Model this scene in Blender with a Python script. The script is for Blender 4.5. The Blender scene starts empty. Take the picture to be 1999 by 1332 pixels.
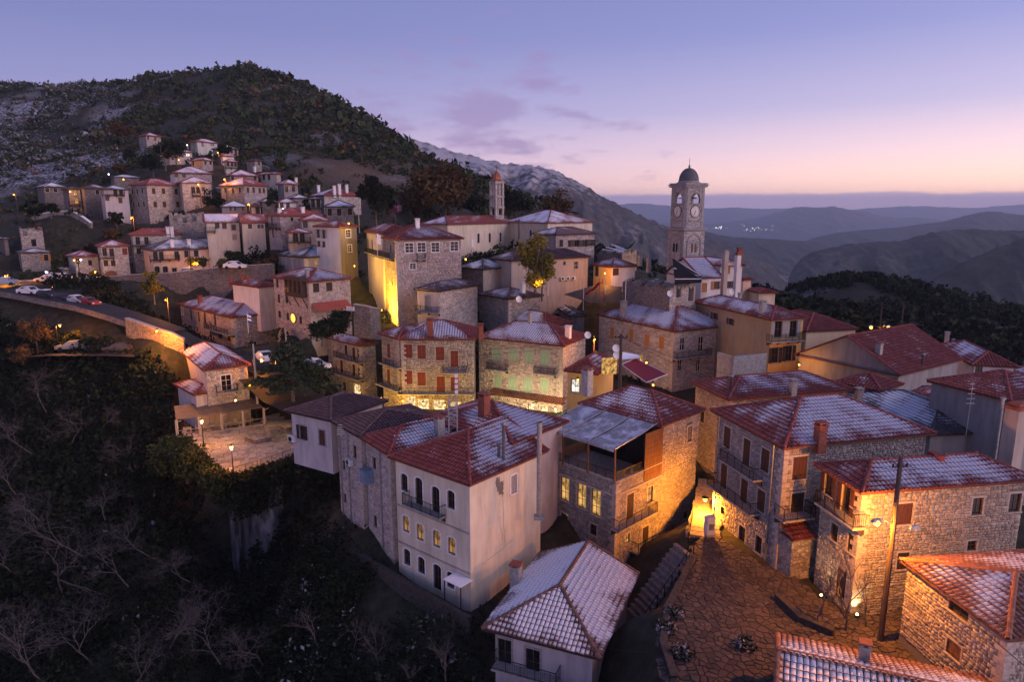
import bpy, math, random
import numpy as np
from mathutils import Vector, Matrix
random.seed(7); RNG = np.random.default_rng(7)
S = bpy.context.scene
C = S.collection
PI = math.pi
R_ = math.radians

# ------------------------------------------------------------------ camera
F = 1333.0                                   # focal length in photograph pixels (24 mm lens on 36 mm)
PITCH = math.atan((666 - 408) / F)           # the drone looks a little down
cp, sp = math.cos(PITCH), math.sin(PITCH)
cam = bpy.data.objects.new('camera', bpy.data.cameras.new('camera'))
cam.data.sensor_width = 36; cam.data.lens = 36 * F / 1999
cam.data.clip_start = 0.5; cam.data.clip_end = 60000
cam.rotation_euler = (PI / 2 - PITCH, 0, 0)
C.objects.link(cam); S.camera = cam

# ------------------------------------------------------------------ sky, glow after sunset, exposure
SUN_AZ, SUN_EL = R_(112), R_(1)               # azimuth clockwise from the view direction (+y)
W = bpy.data.worlds.new('World'); S.world = W; W.use_nodes = True
nt = W.node_tree; nt.nodes.clear()
def N(t, nt, **k):
    n = nt.nodes.new(t)
    for a, b in k.items(): setattr(n, a, b)
    return n
def ramp(nt, fac, stops, interp='LINEAR'):
    r = N('ShaderNodeValToRGB', nt); r.color_ramp.interpolation = interp
    e = r.color_ramp.elements
    while len(e) < len(stops): e.new(0.5)
    for i, (p, c) in enumerate(stops):
        e[i].position = p; e[i].color = (*c, 1) if len(c) == 3 else c
    if fac is not None: nt.links.new(fac, r.inputs[0])
    return r.outputs[0]
def M(nt, op, a, b=None, c=None, clamp=False):
    n = N('ShaderNodeMath', nt, operation=op, use_clamp=clamp)
    for i, x in enumerate((a, b, c)):
        if x is None: continue
        if isinstance(x, (int, float)): n.inputs[i].default_value = x
        else: nt.links.new(x, n.inputs[i])
    return n.outputs[0]
def MIX(nt, f, a, b, mode='MIX'):
    n = N('ShaderNodeMix', nt, data_type='RGBA', blend_type=mode)
    for i, x in ((0, f), (6, a), (7, b)):
        if isinstance(x, (int, float)): n.inputs[i].default_value = x
        elif isinstance(x, tuple): n.inputs[i].default_value = (*x, 1) if len(x) == 3 else x
        else: nt.links.new(x, n.inputs[i])
    return n.outputs[2]
def srgb(r, g, b):
    f = lambda x: x / 12.92 if x <= .04045 else ((x + .055) / 1.055) ** 2.4
    return (f(r / 255), f(g / 255), f(b / 255))
mul3 = lambda c, k: tuple(x * k for x in c)
tc = N('ShaderNodeTexCoord', nt)
sx = N('ShaderNodeSeparateXYZ', nt); nt.links.new(tc.outputs['Generated'], sx.inputs[0])
el = M(nt, 'ADD', M(nt, 'MULTIPLY', sx.outputs[2], 1.0), 0.0, clamp=True)
hx = M(nt, 'MULTIPLY', sx.outputs[0], math.sin(SUN_AZ)); hy = M(nt, 'MULTIPLY', sx.outputs[1], math.cos(SUN_AZ))
az = M(nt, 'MULTIPLY_ADD', M(nt, 'ADD', hx, hy), 0.5, 0.5, clamp=True)        # 1 toward the afterglow, 0 away
cool = ramp(nt, el, [(0, mul3(srgb(170, 146, 190), 1.0)), (.05, srgb(146, 136, 184)), (.12, srgb(116, 116, 172)), (.22, srgb(92, 97, 154)), (.34, srgb(84, 91, 148)), (1, srgb(88, 94, 148))])
warm = ramp(nt, el, [(0, mul3(srgb(255, 200, 152), 1.8)), (.035, mul3(srgb(252, 204, 174), 1.45)), (.075, mul3(srgb(228, 195, 198), 1.2)), (.13, mul3(srgb(184, 172, 204), 1.0)), (.22, srgb(134, 136, 188)), (.34, srgb(104, 109, 166)), (.6, srgb(92, 98, 154)), (1, srgb(88, 94, 148))])
gl = ramp(nt, az, [(.07, (0, 0, 0)), (.32, (.42, .42, .42)), (.63, (.88, .88, .88)), (.8, (1, 1, 1))])
sky = MIX(nt, gl, cool, warm)
# broken violet cloud wisps high over the mountain, and the flat cloud bank far out on the horizon
mp = N('ShaderNodeMapping', nt); mp.inputs['Scale'].default_value = (13, 13, 40)
nt.links.new(tc.outputs['Generated'], mp.inputs[0])
nz = N('ShaderNodeTexNoise', nt); nz.inputs['Scale'].default_value = 1; nz.inputs['Detail'].default_value = 6; nz.inputs['Roughness'].default_value = .55
nt.links.new(mp.outputs[0], nz.inputs[0])
azx = M(nt, 'DIVIDE', sx.outputs[0], M(nt, 'MAXIMUM', sx.outputs[1], .05))
da = M(nt, 'MULTIPLY', M(nt, 'ADD', azx, 0.04), 7.2); de = M(nt, 'MULTIPLY', M(nt, 'SUBTRACT', sx.outputs[2], .128), 14)
rr = M(nt, 'SQRT', M(nt, 'ADD', M(nt, 'MULTIPLY', da, da), M(nt, 'MULTIPLY', de, de)))
cl = M(nt, 'MULTIPLY', M(nt, 'SUBTRACT', M(nt, 'SUBTRACT', nz.outputs[0], M(nt, 'MULTIPLY', rr, .15)), .345), 6, clamp=True)
cl = M(nt, 'MULTIPLY', cl, M(nt, 'GREATER_THAN', sx.outputs[1], 0))
sky = MIX(nt, M(nt, 'MULTIPLY', cl, .7), sky, srgb(128, 108, 158))
nz2 = N('ShaderNodeTexNoise', nt); nz2.inputs['Scale'].default_value = 14; nz2.inputs['Detail'].default_value = 4
nt.links.new(tc.outputs['Generated'], nz2.inputs[0])
bank = M(nt, 'MULTIPLY', M(nt, 'SUBTRACT', M(nt, 'MULTIPLY_ADD', M(nt, 'SUBTRACT', nz2.outputs[0], .5), .013, .0215), sx.outputs[2]), 260, clamp=True)
sky = MIX(nt, M(nt, 'MULTIPLY', bank, .8), sky, srgb(166, 148, 190))
ns = N('ShaderNodeTexSky', nt, sky_type='NISHITA'); ns.sun_disc = False
ns.sun_elevation = SUN_EL; ns.sun_rotation = SUN_AZ
bg = N('ShaderNodeBackground', nt); bg.inputs[1].default_value = 1.0
bg2 = N('ShaderNodeBackground', nt); bg2.inputs[1].default_value = 0.05
add = N('ShaderNodeAddShader', nt); out = N('ShaderNodeOutputWorld', nt)
nt.links.new(sky, bg.inputs[0]); nt.links.new(ns.outputs[0], bg2.inputs[0])
nt.links.new(bg.outputs[0], add.inputs[0]); nt.links.new(bg2.outputs[0], add.inputs[1]); nt.links.new(add.outputs[0], out.inputs[0])

sun = bpy.data.objects.new('afterglow_sun', bpy.data.lights.new('afterglow_sun', 'SUN'))
sun.data.energy = 1.15; sun.data.angle = R_(40); sun.data.color = (1.0, .74, .80)
_d = Vector((math.sin(SUN_AZ) * math.cos(R_(22)), math.cos(SUN_AZ) * math.cos(R_(22)), math.sin(R_(22))))
sun.rotation_euler = _d.to_track_quat('Z', 'Y').to_euler(); C.objects.link(sun)
vs = S.view_settings; S.display_settings.display_device = 'sRGB'
vs.view_transform = 'Standard'; vs.look = 'None'; vs.exposure = 0.55; vs.gamma = 1.0; vs.use_curve_mapping = False
S.render.engine = 'CYCLES'
cy = S.cycles
cy.use_denoising = True; cy.max_bounces = 6; cy.diffuse_bounces = 3; cy.glossy_bounces = 3; cy.transparent_max_bounces = 8
cy.volume_bounces = 0; cy.use_light_tree = True; cy.sample_clamp_indirect = 4; cy.caustics_reflective = False; cy.caustics_refractive = False

# ------------------------------------------------------------------ survey: where a photographed point stands in the place
def ray(u, v):
    a = (u - 999.5) / F; b = (v - 666) / F
    return Vector((a, cp - b * sp, -sp - b * cp))
def pd(u, v, D): return ray(u, v) * D
def pz(u, v, z):
    r = ray(u, v); return r * (z / r.z)
def proj(p):
    Z = p[1] * cp - p[2] * sp; Y = -p[1] * sp - p[2] * cp
    return (999.5 + F * p[0] / Z, 666 + F * Y / Z)
def depth_from_h(vn, vb, h):
    bn = (vn - 666) / F; bb = (vb - 666) / F
    return h * (cp - bb * sp) / (bb - bn)
def fitrect(L, Nn, R, D, th0=None, w=0.02):
    n = pd(Nn[0], Nn[1], D); best = None
    def along(th, u):
        k = (u - 999.5) / F; den = math.cos(th) - k * math.sin(th) * cp
        return None if abs(den) < 1e-6 else (k * (n.y * cp - n.z * sp) - n.x) / den
    for i in range(-300, 1200, 2):
        th = R_(i * .1); tr = along(th, R[0]); tl = along(th + PI / 2, L[0])
        if tr is None or tl is None or not (1.5 < tr < 40) or not (1.5 < tl < 40): continue
        pr = proj((n.x + tr * math.cos(th), n.y + tr * math.sin(th), n.z)); pl = proj((n.x - tl * math.sin(th), n.y + tl * math.cos(th), n.z))
        e = (pr[1] - R[1]) ** 2 + (pl[1] - L[1]) ** 2
        if th0 is not None: e += w * (i * .1 - th0) ** 2
        if best is None or e < best[0]: best = (e, th, tr, tl)
    return n, best[1], best[2], best[3]

# ------------------------------------------------------------------ objects and meshes
def link(o, parent=None, loc=None, rz=None):
    C.objects.link(o)
    if parent is not None: o.parent = parent
    if loc is not None: o.location = loc
    if rz is not None: o.rotation_euler = (0, 0, rz)
    return o
def tag(o, label=None, cat=None, group=None, kind=None):
    if label: o['label'] = label
    if cat: o['category'] = cat
    if group: o['group'] = group
    if kind: o['kind'] = kind
    return o
def thing(name, label, cat, loc=(0, 0, 0), rz=0, group=None):
    o = bpy.data.objects.new(name, None); o.empty_display_size = .3
    return tag(link(o, None, loc, rz), label, cat, group)
class MB:
    def __init__(s): s.v = []; s.f = []; s.mi = []; s.m = 0
    def add(s, vs, fs):
        b = len(s.v); s.v += [tuple(p) for p in vs]
        for f in fs: s.f.append(tuple(b + i for i in f)); s.mi.append(s.m)
        return s
    def quad(s, *p): return s.add(p, [tuple(range(len(p)))])
    def box(s, x0, x1, y0, y1, z0, z1):
        return s.add([(x0, y0, z0), (x1, y0, z0), (x1, y1, z0), (x0, y1, z0), (x0, y0, z1), (x1, y0, z1), (x1, y1, z1), (x0, y1, z1)],
                     [(3, 2, 1, 0), (4, 5, 6, 7), (0, 1, 5, 4), (1, 2, 6, 5), (2, 3, 7, 6), (3, 0, 4, 7)])
    def prism(s, poly, z0, z1):
        n = len(poly)
        return s.add([(x, y, z0) for x, y in poly] + [(x, y, z1) for x, y in poly],
                     [tuple(range(n - 1, -1, -1)), tuple(range(n, 2 * n))] + [(i, (i + 1) % n, n + (i + 1) % n, n + i) for i in range(n)])
    def tube(s, pts, r, n=6, r2=None, cap=True):
        pts = [Vector(p) for p in pts]; k = len(pts); vs = []; fs = []
        for i, p in enumerate(pts):
            d = (pts[min(i + 1, k - 1)] - pts[max(i - 1, 0)]).normalized()
            a = d.orthogonal().normalized(); b = d.cross(a)
            q = r if r2 is None else r + (r2 - r) * i / max(1, k - 1)
            for j in range(n):
                t = 2 * PI * j / n; vs.append(p + (a * math.cos(t) + b * math.sin(t)) * q)
        for i in range(k - 1):
            for j in range(n): fs.append((i * n + j, i * n + (j + 1) % n, (i + 1) * n + (j + 1) % n, (i + 1) * n + j))
        if cap: fs += [tuple(range(n - 1, -1, -1)), tuple(range((k - 1) * n, k * n))]
        return s.add(vs, fs)
    def lathe(s, prof, n=16, c=(0, 0)):
        vs = [(c[0] + r * math.cos(2 * PI * j / n), c[1] + r * math.sin(2 * PI * j / n), z) for r, z in prof for j in range(n)]
        fs = [(i * n + j, i * n + (j + 1) % n, (i + 1) * n + (j + 1) % n, (i + 1) * n + j) for i in range(len(prof) - 1) for j in range(n)]
        return s.add(vs, fs)
    def mesh(s, name, *mats, smooth=False):
        me = bpy.data.meshes.new(name); me.from_pydata(s.v, [], s.f)
        for m in mats: me.materials.append(m)
        if len(mats) > 1: me.polygons.foreach_set('material_index', s.mi)
        if smooth: me.polygons.foreach_set('use_smooth', [True] * len(s.f))
        return me
    def obj(s, name, mats, parent=None, loc=None, rz=None, smooth=False):
        mats = mats if isinstance(mats, (list, tuple)) else [mats]
        return link(bpy.data.objects.new(name, s.mesh(name, *mats, smooth=smooth)), parent, loc, rz)
def np_mesh(name, V, Fq, mat, attr=None, smooth=False):
    """V (n,3); Fq (m,k) faces all of k corners, or a list of such arrays; attr: dict name -> (n,4)."""
    Fs = Fq if isinstance(Fq, list) else [Fq]
    me = bpy.data.meshes.new(name)
    me.vertices.add(len(V)); me.vertices.foreach_set('co', np.asarray(V, np.float32).ravel())
    nl = sum(f.size for f in Fs); npol = sum(len(f) for f in Fs)
    me.loops.add(nl); me.polygons.add(npol)
    me.loops.foreach_set('vertex_index', np.concatenate([f.ravel() for f in Fs]).astype(np.int32))
    tot = np.concatenate([np.full(len(f), f.shape[1], np.int32) for f in Fs])
    st = np.zeros(npol, np.int32); st[1:] = np.cumsum(tot)[:-1]
    me.polygons.foreach_set('loop_start', st)
    try: me.polygons.foreach_set('loop_total', tot)
    except Exception: pass
    if smooth: me.polygons.foreach_set('use_smooth', np.ones(npol, bool))
    for k, a in (attr or {}).items():
        at = me.attributes.new(k, 'FLOAT_COLOR', 'POINT'); at.data.foreach_set('color', np.asarray(a, np.float32).ravel())
    me.update(calc_edges=True); me.validate()
    for m in (mat if isinstance(mat, (list, tuple)) else [mat]): me.materials.append(m)
    return me
def np_obj(name, V, Fq, mat, parent=None, attr=None, smooth=False, loc=None, rz=None):
    return link(bpy.data.objects.new(name, np_mesh(name, V, Fq, mat, attr, smooth)), parent, loc, rz)

# ------------------------------------------------------------------ value noise
def vnoise(x, y, seed=0):
    xi = np.floor(x).astype(np.int64); yi = np.floor(y).astype(np.int64); fx = x - xi; fy = y - yi
    fx = fx * fx * (3 - 2 * fx); fy = fy * fy * (3 - 2 * fy)
    def h(a, b):
        n = (a * 374761393 + b * 668265263 + seed * 1442695041) & 0x7fffffff
        n = ((n ^ (n >> 13)) * 1274126177) & 0x7fffffff
        return ((n ^ (n >> 16)) & 0xffff) / 65535.0
    return (h(xi, yi) * (1 - fx) + h(xi + 1, yi) * fx) * (1 - fy) + (h(xi, yi + 1) * (1 - fx) + h(xi + 1, yi + 1) * fx) * fy
def fbm(x, y, o=4, seed=0):
    r = 0; a = .5
    for i in range(o): r = r + a * vnoise(x, y, seed + i); x = x * 2.03 + 17; y = y * 2.03 + 5; a *= .5
    return r

# ------------------------------------------------------------------ materials
def newmat(name, col=(.5, .5, .5), rough=.8, metal=0, emit=None, estr=0):
    m = bpy.data.materials.new(name); m.use_nodes = True
    b = m.node_tree.nodes['Principled BSDF']
    b.inputs['Base Color'].default_value = (*col, 1); b.inputs['Roughness'].default_value = rough; b.inputs['Metallic'].default_value = metal
    b.inputs['Specular IOR Level'].default_value = .3
    if emit: b.inputs['Emission Color'].default_value = (*emit, 1); b.inputs['Emission Strength'].default_value = estr
    return m, m.node_tree, b
def coord(nt, scale=(1, 1, 1), kind='Object'):
    t = N('ShaderNodeTexCoord', nt); p = N('ShaderNodeMapping', nt); p.inputs['Scale'].default_value = scale
    nt.links.new(t.outputs[kind], p.inputs[0]); return p.outputs[0]
def noise(nt, vec, scale, detail=4, rough=.55, dist=0):
    n = N('ShaderNodeTexNoise', nt); n.inputs['Scale'].default_value = scale; n.inputs['Detail'].default_value = detail
    n.inputs['Roughness'].default_value = rough; n.inputs['Distortion'].default_value = dist
    nt.links.new(vec, n.inputs[0]); return n.outputs[0]
def bump(nt, b, h, strength=.5, dist=.05):
    n = N('ShaderNodeBump', nt); n.inputs['Strength'].default_value = strength; n.inputs['Distance'].default_value = dist
    nt.links.new(h, n.inputs['Height']); nt.links.new(n.outputs[0], b.inputs['Normal'])
def mul(c, k): return tuple(x * k for x in c)
def attrib(nt, name):
    a = N('ShaderNodeAttribute', nt, attribute_name=name); s = N('ShaderNodeSeparateColor', nt)
    nt.links.new(a.outputs['Color'], s.inputs[0]); return s.outputs
def stone_mat(name, base, scale=3.2, contrast=.75):
    """rubble masonry seen from afar: cells of stone, recessed joints, stains"""
    m, nt, b = newmat(name, base, .9)
    v = coord(nt, (1, 1, 1.45)); d = N('ShaderNodeTexNoise', nt); d.inputs['Scale'].default_value = 2.5
    nt.links.new(v, d.inputs[0])
    w = N('ShaderNodeVectorMath', nt, operation='MULTIPLY_ADD'); nt.links.new(d.outputs['Color'], w.inputs[0]); w.inputs[1].default_value = (.22,) * 3; nt.links.new(v, w.inputs[2])
    base = mul(base, 1.12); v1 = N('ShaderNodeTexVoronoi', nt); v2 = N('ShaderNodeTexVoronoi', nt, feature='DISTANCE_TO_EDGE')
    for q in (v1, v2): q.inputs['Scale'].default_value = scale; nt.links.new(w.outputs[0], q.inputs['Vector'])
    sc = N('ShaderNodeSeparateColor', nt); nt.links.new(v1.outputs['Color'], sc.inputs[0])
    col = ramp(nt, sc.outputs[0], [(0, mul(base, 1 - .55 * contrast)), (.35, mul(base, .9)), (.7, (base[0] * 1.15, base[1] * 1.1, base[2])), (1, mul(base, 1 + .45 * contrast))])
    st = noise(nt, v, .35, 5); col = MIX(nt, .55, col, ramp(nt, st, [(.25, (.55, .53, .5)), (.65, (1.15, 1.12, 1.1))]), 'MULTIPLY')
    e = ramp(nt, v2.outputs['Distance'], [(0, (0, 0, 0)), (.09, (1, 1, 1))])
    col = MIX(nt, e, mul(base, .42), col)
    nt.links.new(col, b.inputs['Base Color']); bump(nt, b, e, .8, .05); return m
def loose_stone_mat(name, base):
    """single laid stones: every stone has its own tone"""
    m, nt, b = newmat(name, base, .9)
    a = attrib(nt, 'tc'); oi = N('ShaderNodeObjectInfo', nt)
    f = M(nt, 'FRACT', M(nt, 'ADD', a[2], oi.outputs['Random']))
    v = coord(nt)
    col = ramp(nt, f, [(0, mul(base, .66)), (.3, mul(base, .88)), (.65, (base[0] * 1.06, base[1] * 1.02, base[2] * .96)), (1, mul(base, 1.25))])
    col = MIX(nt, .6, col, ramp(nt, noise(nt, v, .5, 5), [(.25, (.6, .58, .55)), (.7, (1.15, 1.13, 1.1))]), 'MULTIPLY')
    nz = noise(nt, v, 9, 4); col = MIX(nt, .5, col, ramp(nt, nz, [(.3, (.7, .7, .7)), (.7, (1.2, 1.2, 1.2))]), 'MULTIPLY')
    nt.links.new(col, b.inputs['Base Color']); bump(nt, b, nz, .4, .03); return m
def plaster_mat(name, base, dirt=.5):
    m, nt, b = newmat(name, base, .9)
    v = coord(nt); vz = coord(nt, (1.3, 1.3, .25))
    col = MIX(nt, dirt, base, ramp(nt, noise(nt, vz, 1.1, 6, .6), [(.3, mul(base, .45)), (.55, mul(base, .95)), (.8, mul(base, 1.15))]))
    col = MIX(nt, dirt * .6, col, ramp(nt, noise(nt, v, .35, 5), [(.35, (.6, .58, .55)), (.6, (1.05, 1.05, 1.05))]), 'MULTIPLY')
    nt.links.new(col, b.inputs['Base Color']); bump(nt, b, noise(nt, v, 14, 3), .15, .02); return m
SNOW = (.80, .79, .82)
def tile_mat(name, c0, c1, far=False):
    """roof tile: tc.r = how much snow lies here, tc.g = 0 at the bare lip .. 1 at the top, tc.b = tone of this tile"""
    m, nt, b = newmat(name, c0, .75)
    a = attrib(nt, 'tc'); v = coord(nt); oi = N('ShaderNodeObjectInfo', nt)
    n1 = noise(nt, v, 7.0 if not far else 2.6, 6, .7); n2 = noise(nt, v, .55, 3)
    f = M(nt, 'FRACT', M(nt, 'ADD', a[2], M(nt, 'MULTIPLY', oi.outputs['Random'], 1.0)))
    col = MIX(nt, f, c0, c1)
    col = MIX(nt, .7, col, ramp(nt, n1, [(.3, (.5, .48, .46)), (.62, (1.1, 1.1, 1.1))]), 'MULTIPLY')
    lip = M(nt, 'MULTIPLY', M(nt, 'SUBTRACT', .34, a[1]), 1.9)
    lip = M(nt, 'MAXIMUM', lip, M(nt, 'MULTIPLY', M(nt, 'SUBTRACT', a[1], .93), 5))
    lip = M(nt, 'MULTIPLY', M(nt, 'MAXIMUM', lip, 0), M(nt, 'SUBTRACT', 1.25, a[0], clamp=True))
    s = M(nt, 'ADD', a[0], M(nt, 'MULTIPLY', M(nt, 'SUBTRACT', n1, .5), 1.25))
    s = M(nt, 'ADD', s, M(nt, 'MULTIPLY', M(nt, 'SUBTRACT', n2, .5), .7))
    if not far: s = M(nt, 'SUBTRACT', s, lip)
    s = M(nt, 'MULTIPLY', M(nt, 'SUBTRACT', s, .30), 1.9 if not far else 2.0, clamp=True)
    g = N('ShaderNodeNewGeometry', nt); sz = N('ShaderNodeSeparateXYZ', nt); nt.links.new(g.outputs['True Normal'], sz.inputs[0])
    s = M(nt, 'MULTIPLY', s, M(nt, 'MULTIPLY', M(nt, 'SUBTRACT', sz.outputs[2], .35), 5, clamp=True))
    nt.links.new(MIX(nt, M(nt, 'MULTIPLY', s, .86), col, SNOW), b.inputs['Base Color'])
    bump(nt, b, n1, .35, .03); return m
def simple(name, col, rough=.7, metal=0, var=.35, sc=4):
    m, nt, b = newmat(name, col, rough, metal)
    v = coord(nt); nt.links.new(MIX(nt, 1.0, col, ramp(nt, noise(nt, v, sc, 5), [(.3, (1 - var,) * 3), (.7, (1 + var * .5,) * 3)]), 'MULTIPLY'), b.inputs['Base Color'])
    return m
def wood_mat(name, col):
    m, nt, b = newmat(name, col, .75)
    v = coord(nt, (9, 9, .8)); n = noise(nt, v, 1.5, 4)
    nt.links.new(MIX(nt, .8, col, ramp(nt, n, [(.3, (.45, .45, .45)), (.7, (1.25, 1.2, 1.15))]), 'MULTIPLY'), b.inputs['Base Color']); return m
def leaf_mat(name, stops, snow=0):
    m, nt, b = newmat(name, stops[0][1], .9)
    a = attrib(nt, 'tc'); col = ramp(nt, a[2], stops)
    if snow: col = MIX(nt, M(nt, 'MULTIPLY', M(nt, 'SUBTRACT', a[0], 1 - snow), 4, clamp=True), col, (.30, .31, .36))
    nt.links.new(col, b.inputs['Base Color']); b.inputs['Specular IOR Level'].default_value = .1; return m
def glow(name, col, s): return newmat(name, mul(col, .3), .5, 0, col, s)[0]

stone_tan = stone_mat('stone_tan', (.31, .285, .28)); stone_grey = stone_mat('stone_grey', (.27, .25, .25)); stone_pink = stone_mat('stone_pink', (.38, .33, .33))
stone_pale = stone_mat('stone_pale', (.43, .395, .38)); stone_dark = stone_mat('stone_dark', (.17, .15, .15)); stone_rust = stone_mat('stone_rust', (.33, .25, .17))
laid_tan = loose_stone_mat('laid_tan', (.33, .305, .30)); laid_pink = loose_stone_mat('laid_pink', (.41, .355, .35)); laid_grey = loose_stone_mat('laid_grey', (.28, .272, .28))
laid_gold = loose_stone_mat('laid_gold', (.36, .32, .28)); laid_pale = loose_stone_mat('laid_pale', (.44, .405, .395)); flag_mat = loose_stone_mat('flagstone', (.085, .066, .058))
mortar = plaster_mat('mortar', (.19, .17, .155), .6); mortar_pale = plaster_mat('mortar_pale', (.36, .32, .29), .5)
p_white = plaster_mat('plaster_white', (.62, .60, .60), .35); p_cream = plaster_mat('plaster_cream', (.62, .54, .43), .45); p_lilac = plaster_mat('plaster_lilac', (.48, .43, .45), .5)
p_grey = plaster_mat('plaster_grey', (.24, .235, .25), .6); p_ochre = plaster_mat('plaster_ochre', (.60, .38, .14), .3); p_brown = plaster_mat('plaster_brown', (.30, .23, .16), .4)
p_tan = plaster_mat('plaster_tan', (.40, .34, .30), .5); p_blue = plaster_mat('plaster_blue', (.45, .48, .56), .4); p_pale = plaster_mat('plaster_pale', (.52, .49, .45), .4)
p_peach = plaster_mat('plaster_peach', (.62, .42, .32), .4); p_yellow = plaster_mat('plaster_yellow', (.68, .50, .20), .2); ashlar = plaster_mat('ashlar', (.66, .52, .34), .25)
tile_red = tile_mat('tile_red', (.18, .036, .030), (.28, .072, .055)); tile_brown = tile_mat('tile_brown', (.085, .045, .045), (.15, .08, .075)); tile_old = tile_mat('tile_old', (.10, .055, .045), (.17, .10, .08))
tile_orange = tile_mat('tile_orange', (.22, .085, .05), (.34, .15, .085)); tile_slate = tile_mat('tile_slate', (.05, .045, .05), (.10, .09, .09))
far_red = tile_mat('far_red', (.27, .055, .04), (.33, .08, .06), True); far_brown = tile_mat('far_brown', (.10, .055, .05), (.14, .08, .07), True); far_slate = tile_mat('far_slate', (.07, .06, .065), (.11, .10, .10), True)
under = simple('roof_underside', (.13, .05, .035), .9); under_brown = simple('roof_underside_brown', (.05, .03, .03), .9)
trim_white = simple('trim_white', (.70, .68, .68), .6, 0, .15); trim_stone = simple('trim_stone', (.42, .36, .32), .85); trim_wood = wood_mat('trim_wood', (.09, .05, .03)); trim_grey = simple('trim_grey', (.30, .29, .29), .8)
sh_brown = wood_mat('shutter_brown', (.085, .035, .022)); sh_red = wood_mat('shutter_red', (.16, .035, .022)); sh_green = wood_mat('shutter_green', (.27, .40, .31)); sh_ochre = wood_mat('shutter_ochre', (.42, .19, .045)); sh_dark = wood_mat('shutter_dark', (.035, .024, .02)); sh_grey = wood_mat('shutter_grey', (.30, .30, .31))
wood_dark = wood_mat('wood_dark', (.045, .028, .02)); wood_mid = wood_mat('wood_mid', (.16, .08, .04)); wood_pale = wood_mat('wood_pale', (.42, .38, .36)); pole_wood = wood_mat('pole_wood', (.07, .05, .05))
iron = simple('iron', (.02, .02, .022), .5, .6); metal_grey = simple('metal_grey', (.32, .33, .35), .45, .7); metal_white = simple('metal_white', (.62, .62, .63), .5, 0, .15); concrete = simple('concrete', (.33, .31, .30), .9); brick_red = simple('brick_red', (.24, .075, .05), .85)
glass_dark = newmat('glass_dark', (.012, .013, .016), .08)[0]; glass_dark.node_tree.nodes['Principled BSDF'].inputs['Specular IOR Level'].default_value = .5
snow_mat = simple('snow', SNOW, .9, 0, .08); canvas_grey = simple('canvas_grey', (.36, .35, .38), .6, 0, .3, 1.2); canvas_red = simple('canvas_red', (.22, .012, .02), .7, 0, .3); canvas_brown = simple('canvas_brown', (.16, .12, .09), .6, 0, .3, 1.5)
def lit_glass(name, col, s):
    m, nt, b = newmat(name, (.05, .03, .01), .2)
    v = coord(nt); r = ramp(nt, noise(nt, v, 2.6, 3), [(.35, mul(col, .12)), (.55, mul(col, .6)), (.75, col)])
    nt.links.new(r, b.inputs['Emission Color']); b.inputs['Emission Strength'].default_value = s; return m
lit_warm = lit_glass('glass_lit_warm', (1, .55, .16), .75); lit_bright = lit_glass('glass_lit_bright', (1, .72, .35), 1.5); lit_dim = lit_glass('glass_lit_dim', (1, .5, .18), .3); lit_white = lit_glass('glass_lit_white', (1, .92, .8), 1.4)
e_sodium = glow('bulb_sodium', (1, .42, .06), 4); e_white = glow('bulb_white', (.8, .92, 1), 4); e_warm = glow('bulb_warm', (1, .66, .25), 6)
asphalt = simple('asphalt', (.03, .028, .028), .75, 0, .4, 1.5); red_plastic = simple('red_plastic', (.5, .02, .015), .4, 0, .1); lead = simple('lead_dome', (.10, .10, .11), .7, .1, .4, 2); copper = simple('copper_dome', (.45, .14, .06), .35, .7, .3, 3); tower_stone = stone_mat('tower_stone', (.30, .29, .30), 2.3, .5)
tower_trim = simple('tower_trim', (.27, .26, .265), .9, 0, .4, 3); bark = simple('bark', (.12, .10, .095), .95, 0, .5); bark_pale = simple('bark_pale', (.085, .075, .08), .95, 0, .5)
# ------------------------------------------------------------------ survey of the houses
# key: near eave corner Nn, left eave corner L, right eave corner R (photograph pixels), depth D or (h, base pixel), eave height h
HS = {}
def HO(key, label, L, Nn, R, D=None, h=6, vb=None, th0=None, wl=None, wr=None, th=None, name='stone_house', cat='house', ze=None, w=.02, **k):
    if ze is not None:
        n = pz(Nn[0], Nn[1], ze); D = n.y * cp - n.z * sp
    if D is None: D = depth_from_h(Nn[1], vb, h)
    n = pd(Nn[0], Nn[1], D)
    if th is not None:
        t = R_(th); w1, w2 = wr, wl
    elif R is None:
        q = pz(L[0], L[1], n.z) - n; w2 = q.length if wl is None else wl; t = math.atan2(q.y, q.x) - PI / 2; w1 = wr
    elif L is None:
        q = pz(R[0], R[1], n.z) - n; w1 = q.length if wr is None else wr; t = math.atan2(q.y, q.x); w2 = wl
    else:
        n, t, w1, w2 = fitrect(L, Nn, R, D, th0, w)
        if wl: w2 = wl
        if wr: w1 = wr
    e1 = Vector((math.cos(t), math.sin(t), 0)); e2 = Vector((-math.sin(t), math.cos(t), 0))
    c = n + e1 * w1 / 2 + e2 * w2 / 2
    if D < 125 and 'snow' in k: k['snow'] = {q: (x + (.14 if D < 66 else .26) if x > .25 else x) for q, x in k['snow'].items()}
    HS[key] = dict(key=key, label=label, name=name, cat=cat, D=D, h=h, th=t, w1=w1, w2=w2, base=n.z - h, ctr=Vector((c.x, c.y, n.z - h)), near=n, **k)
    return HS[key]
SH = 'sh'
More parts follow.
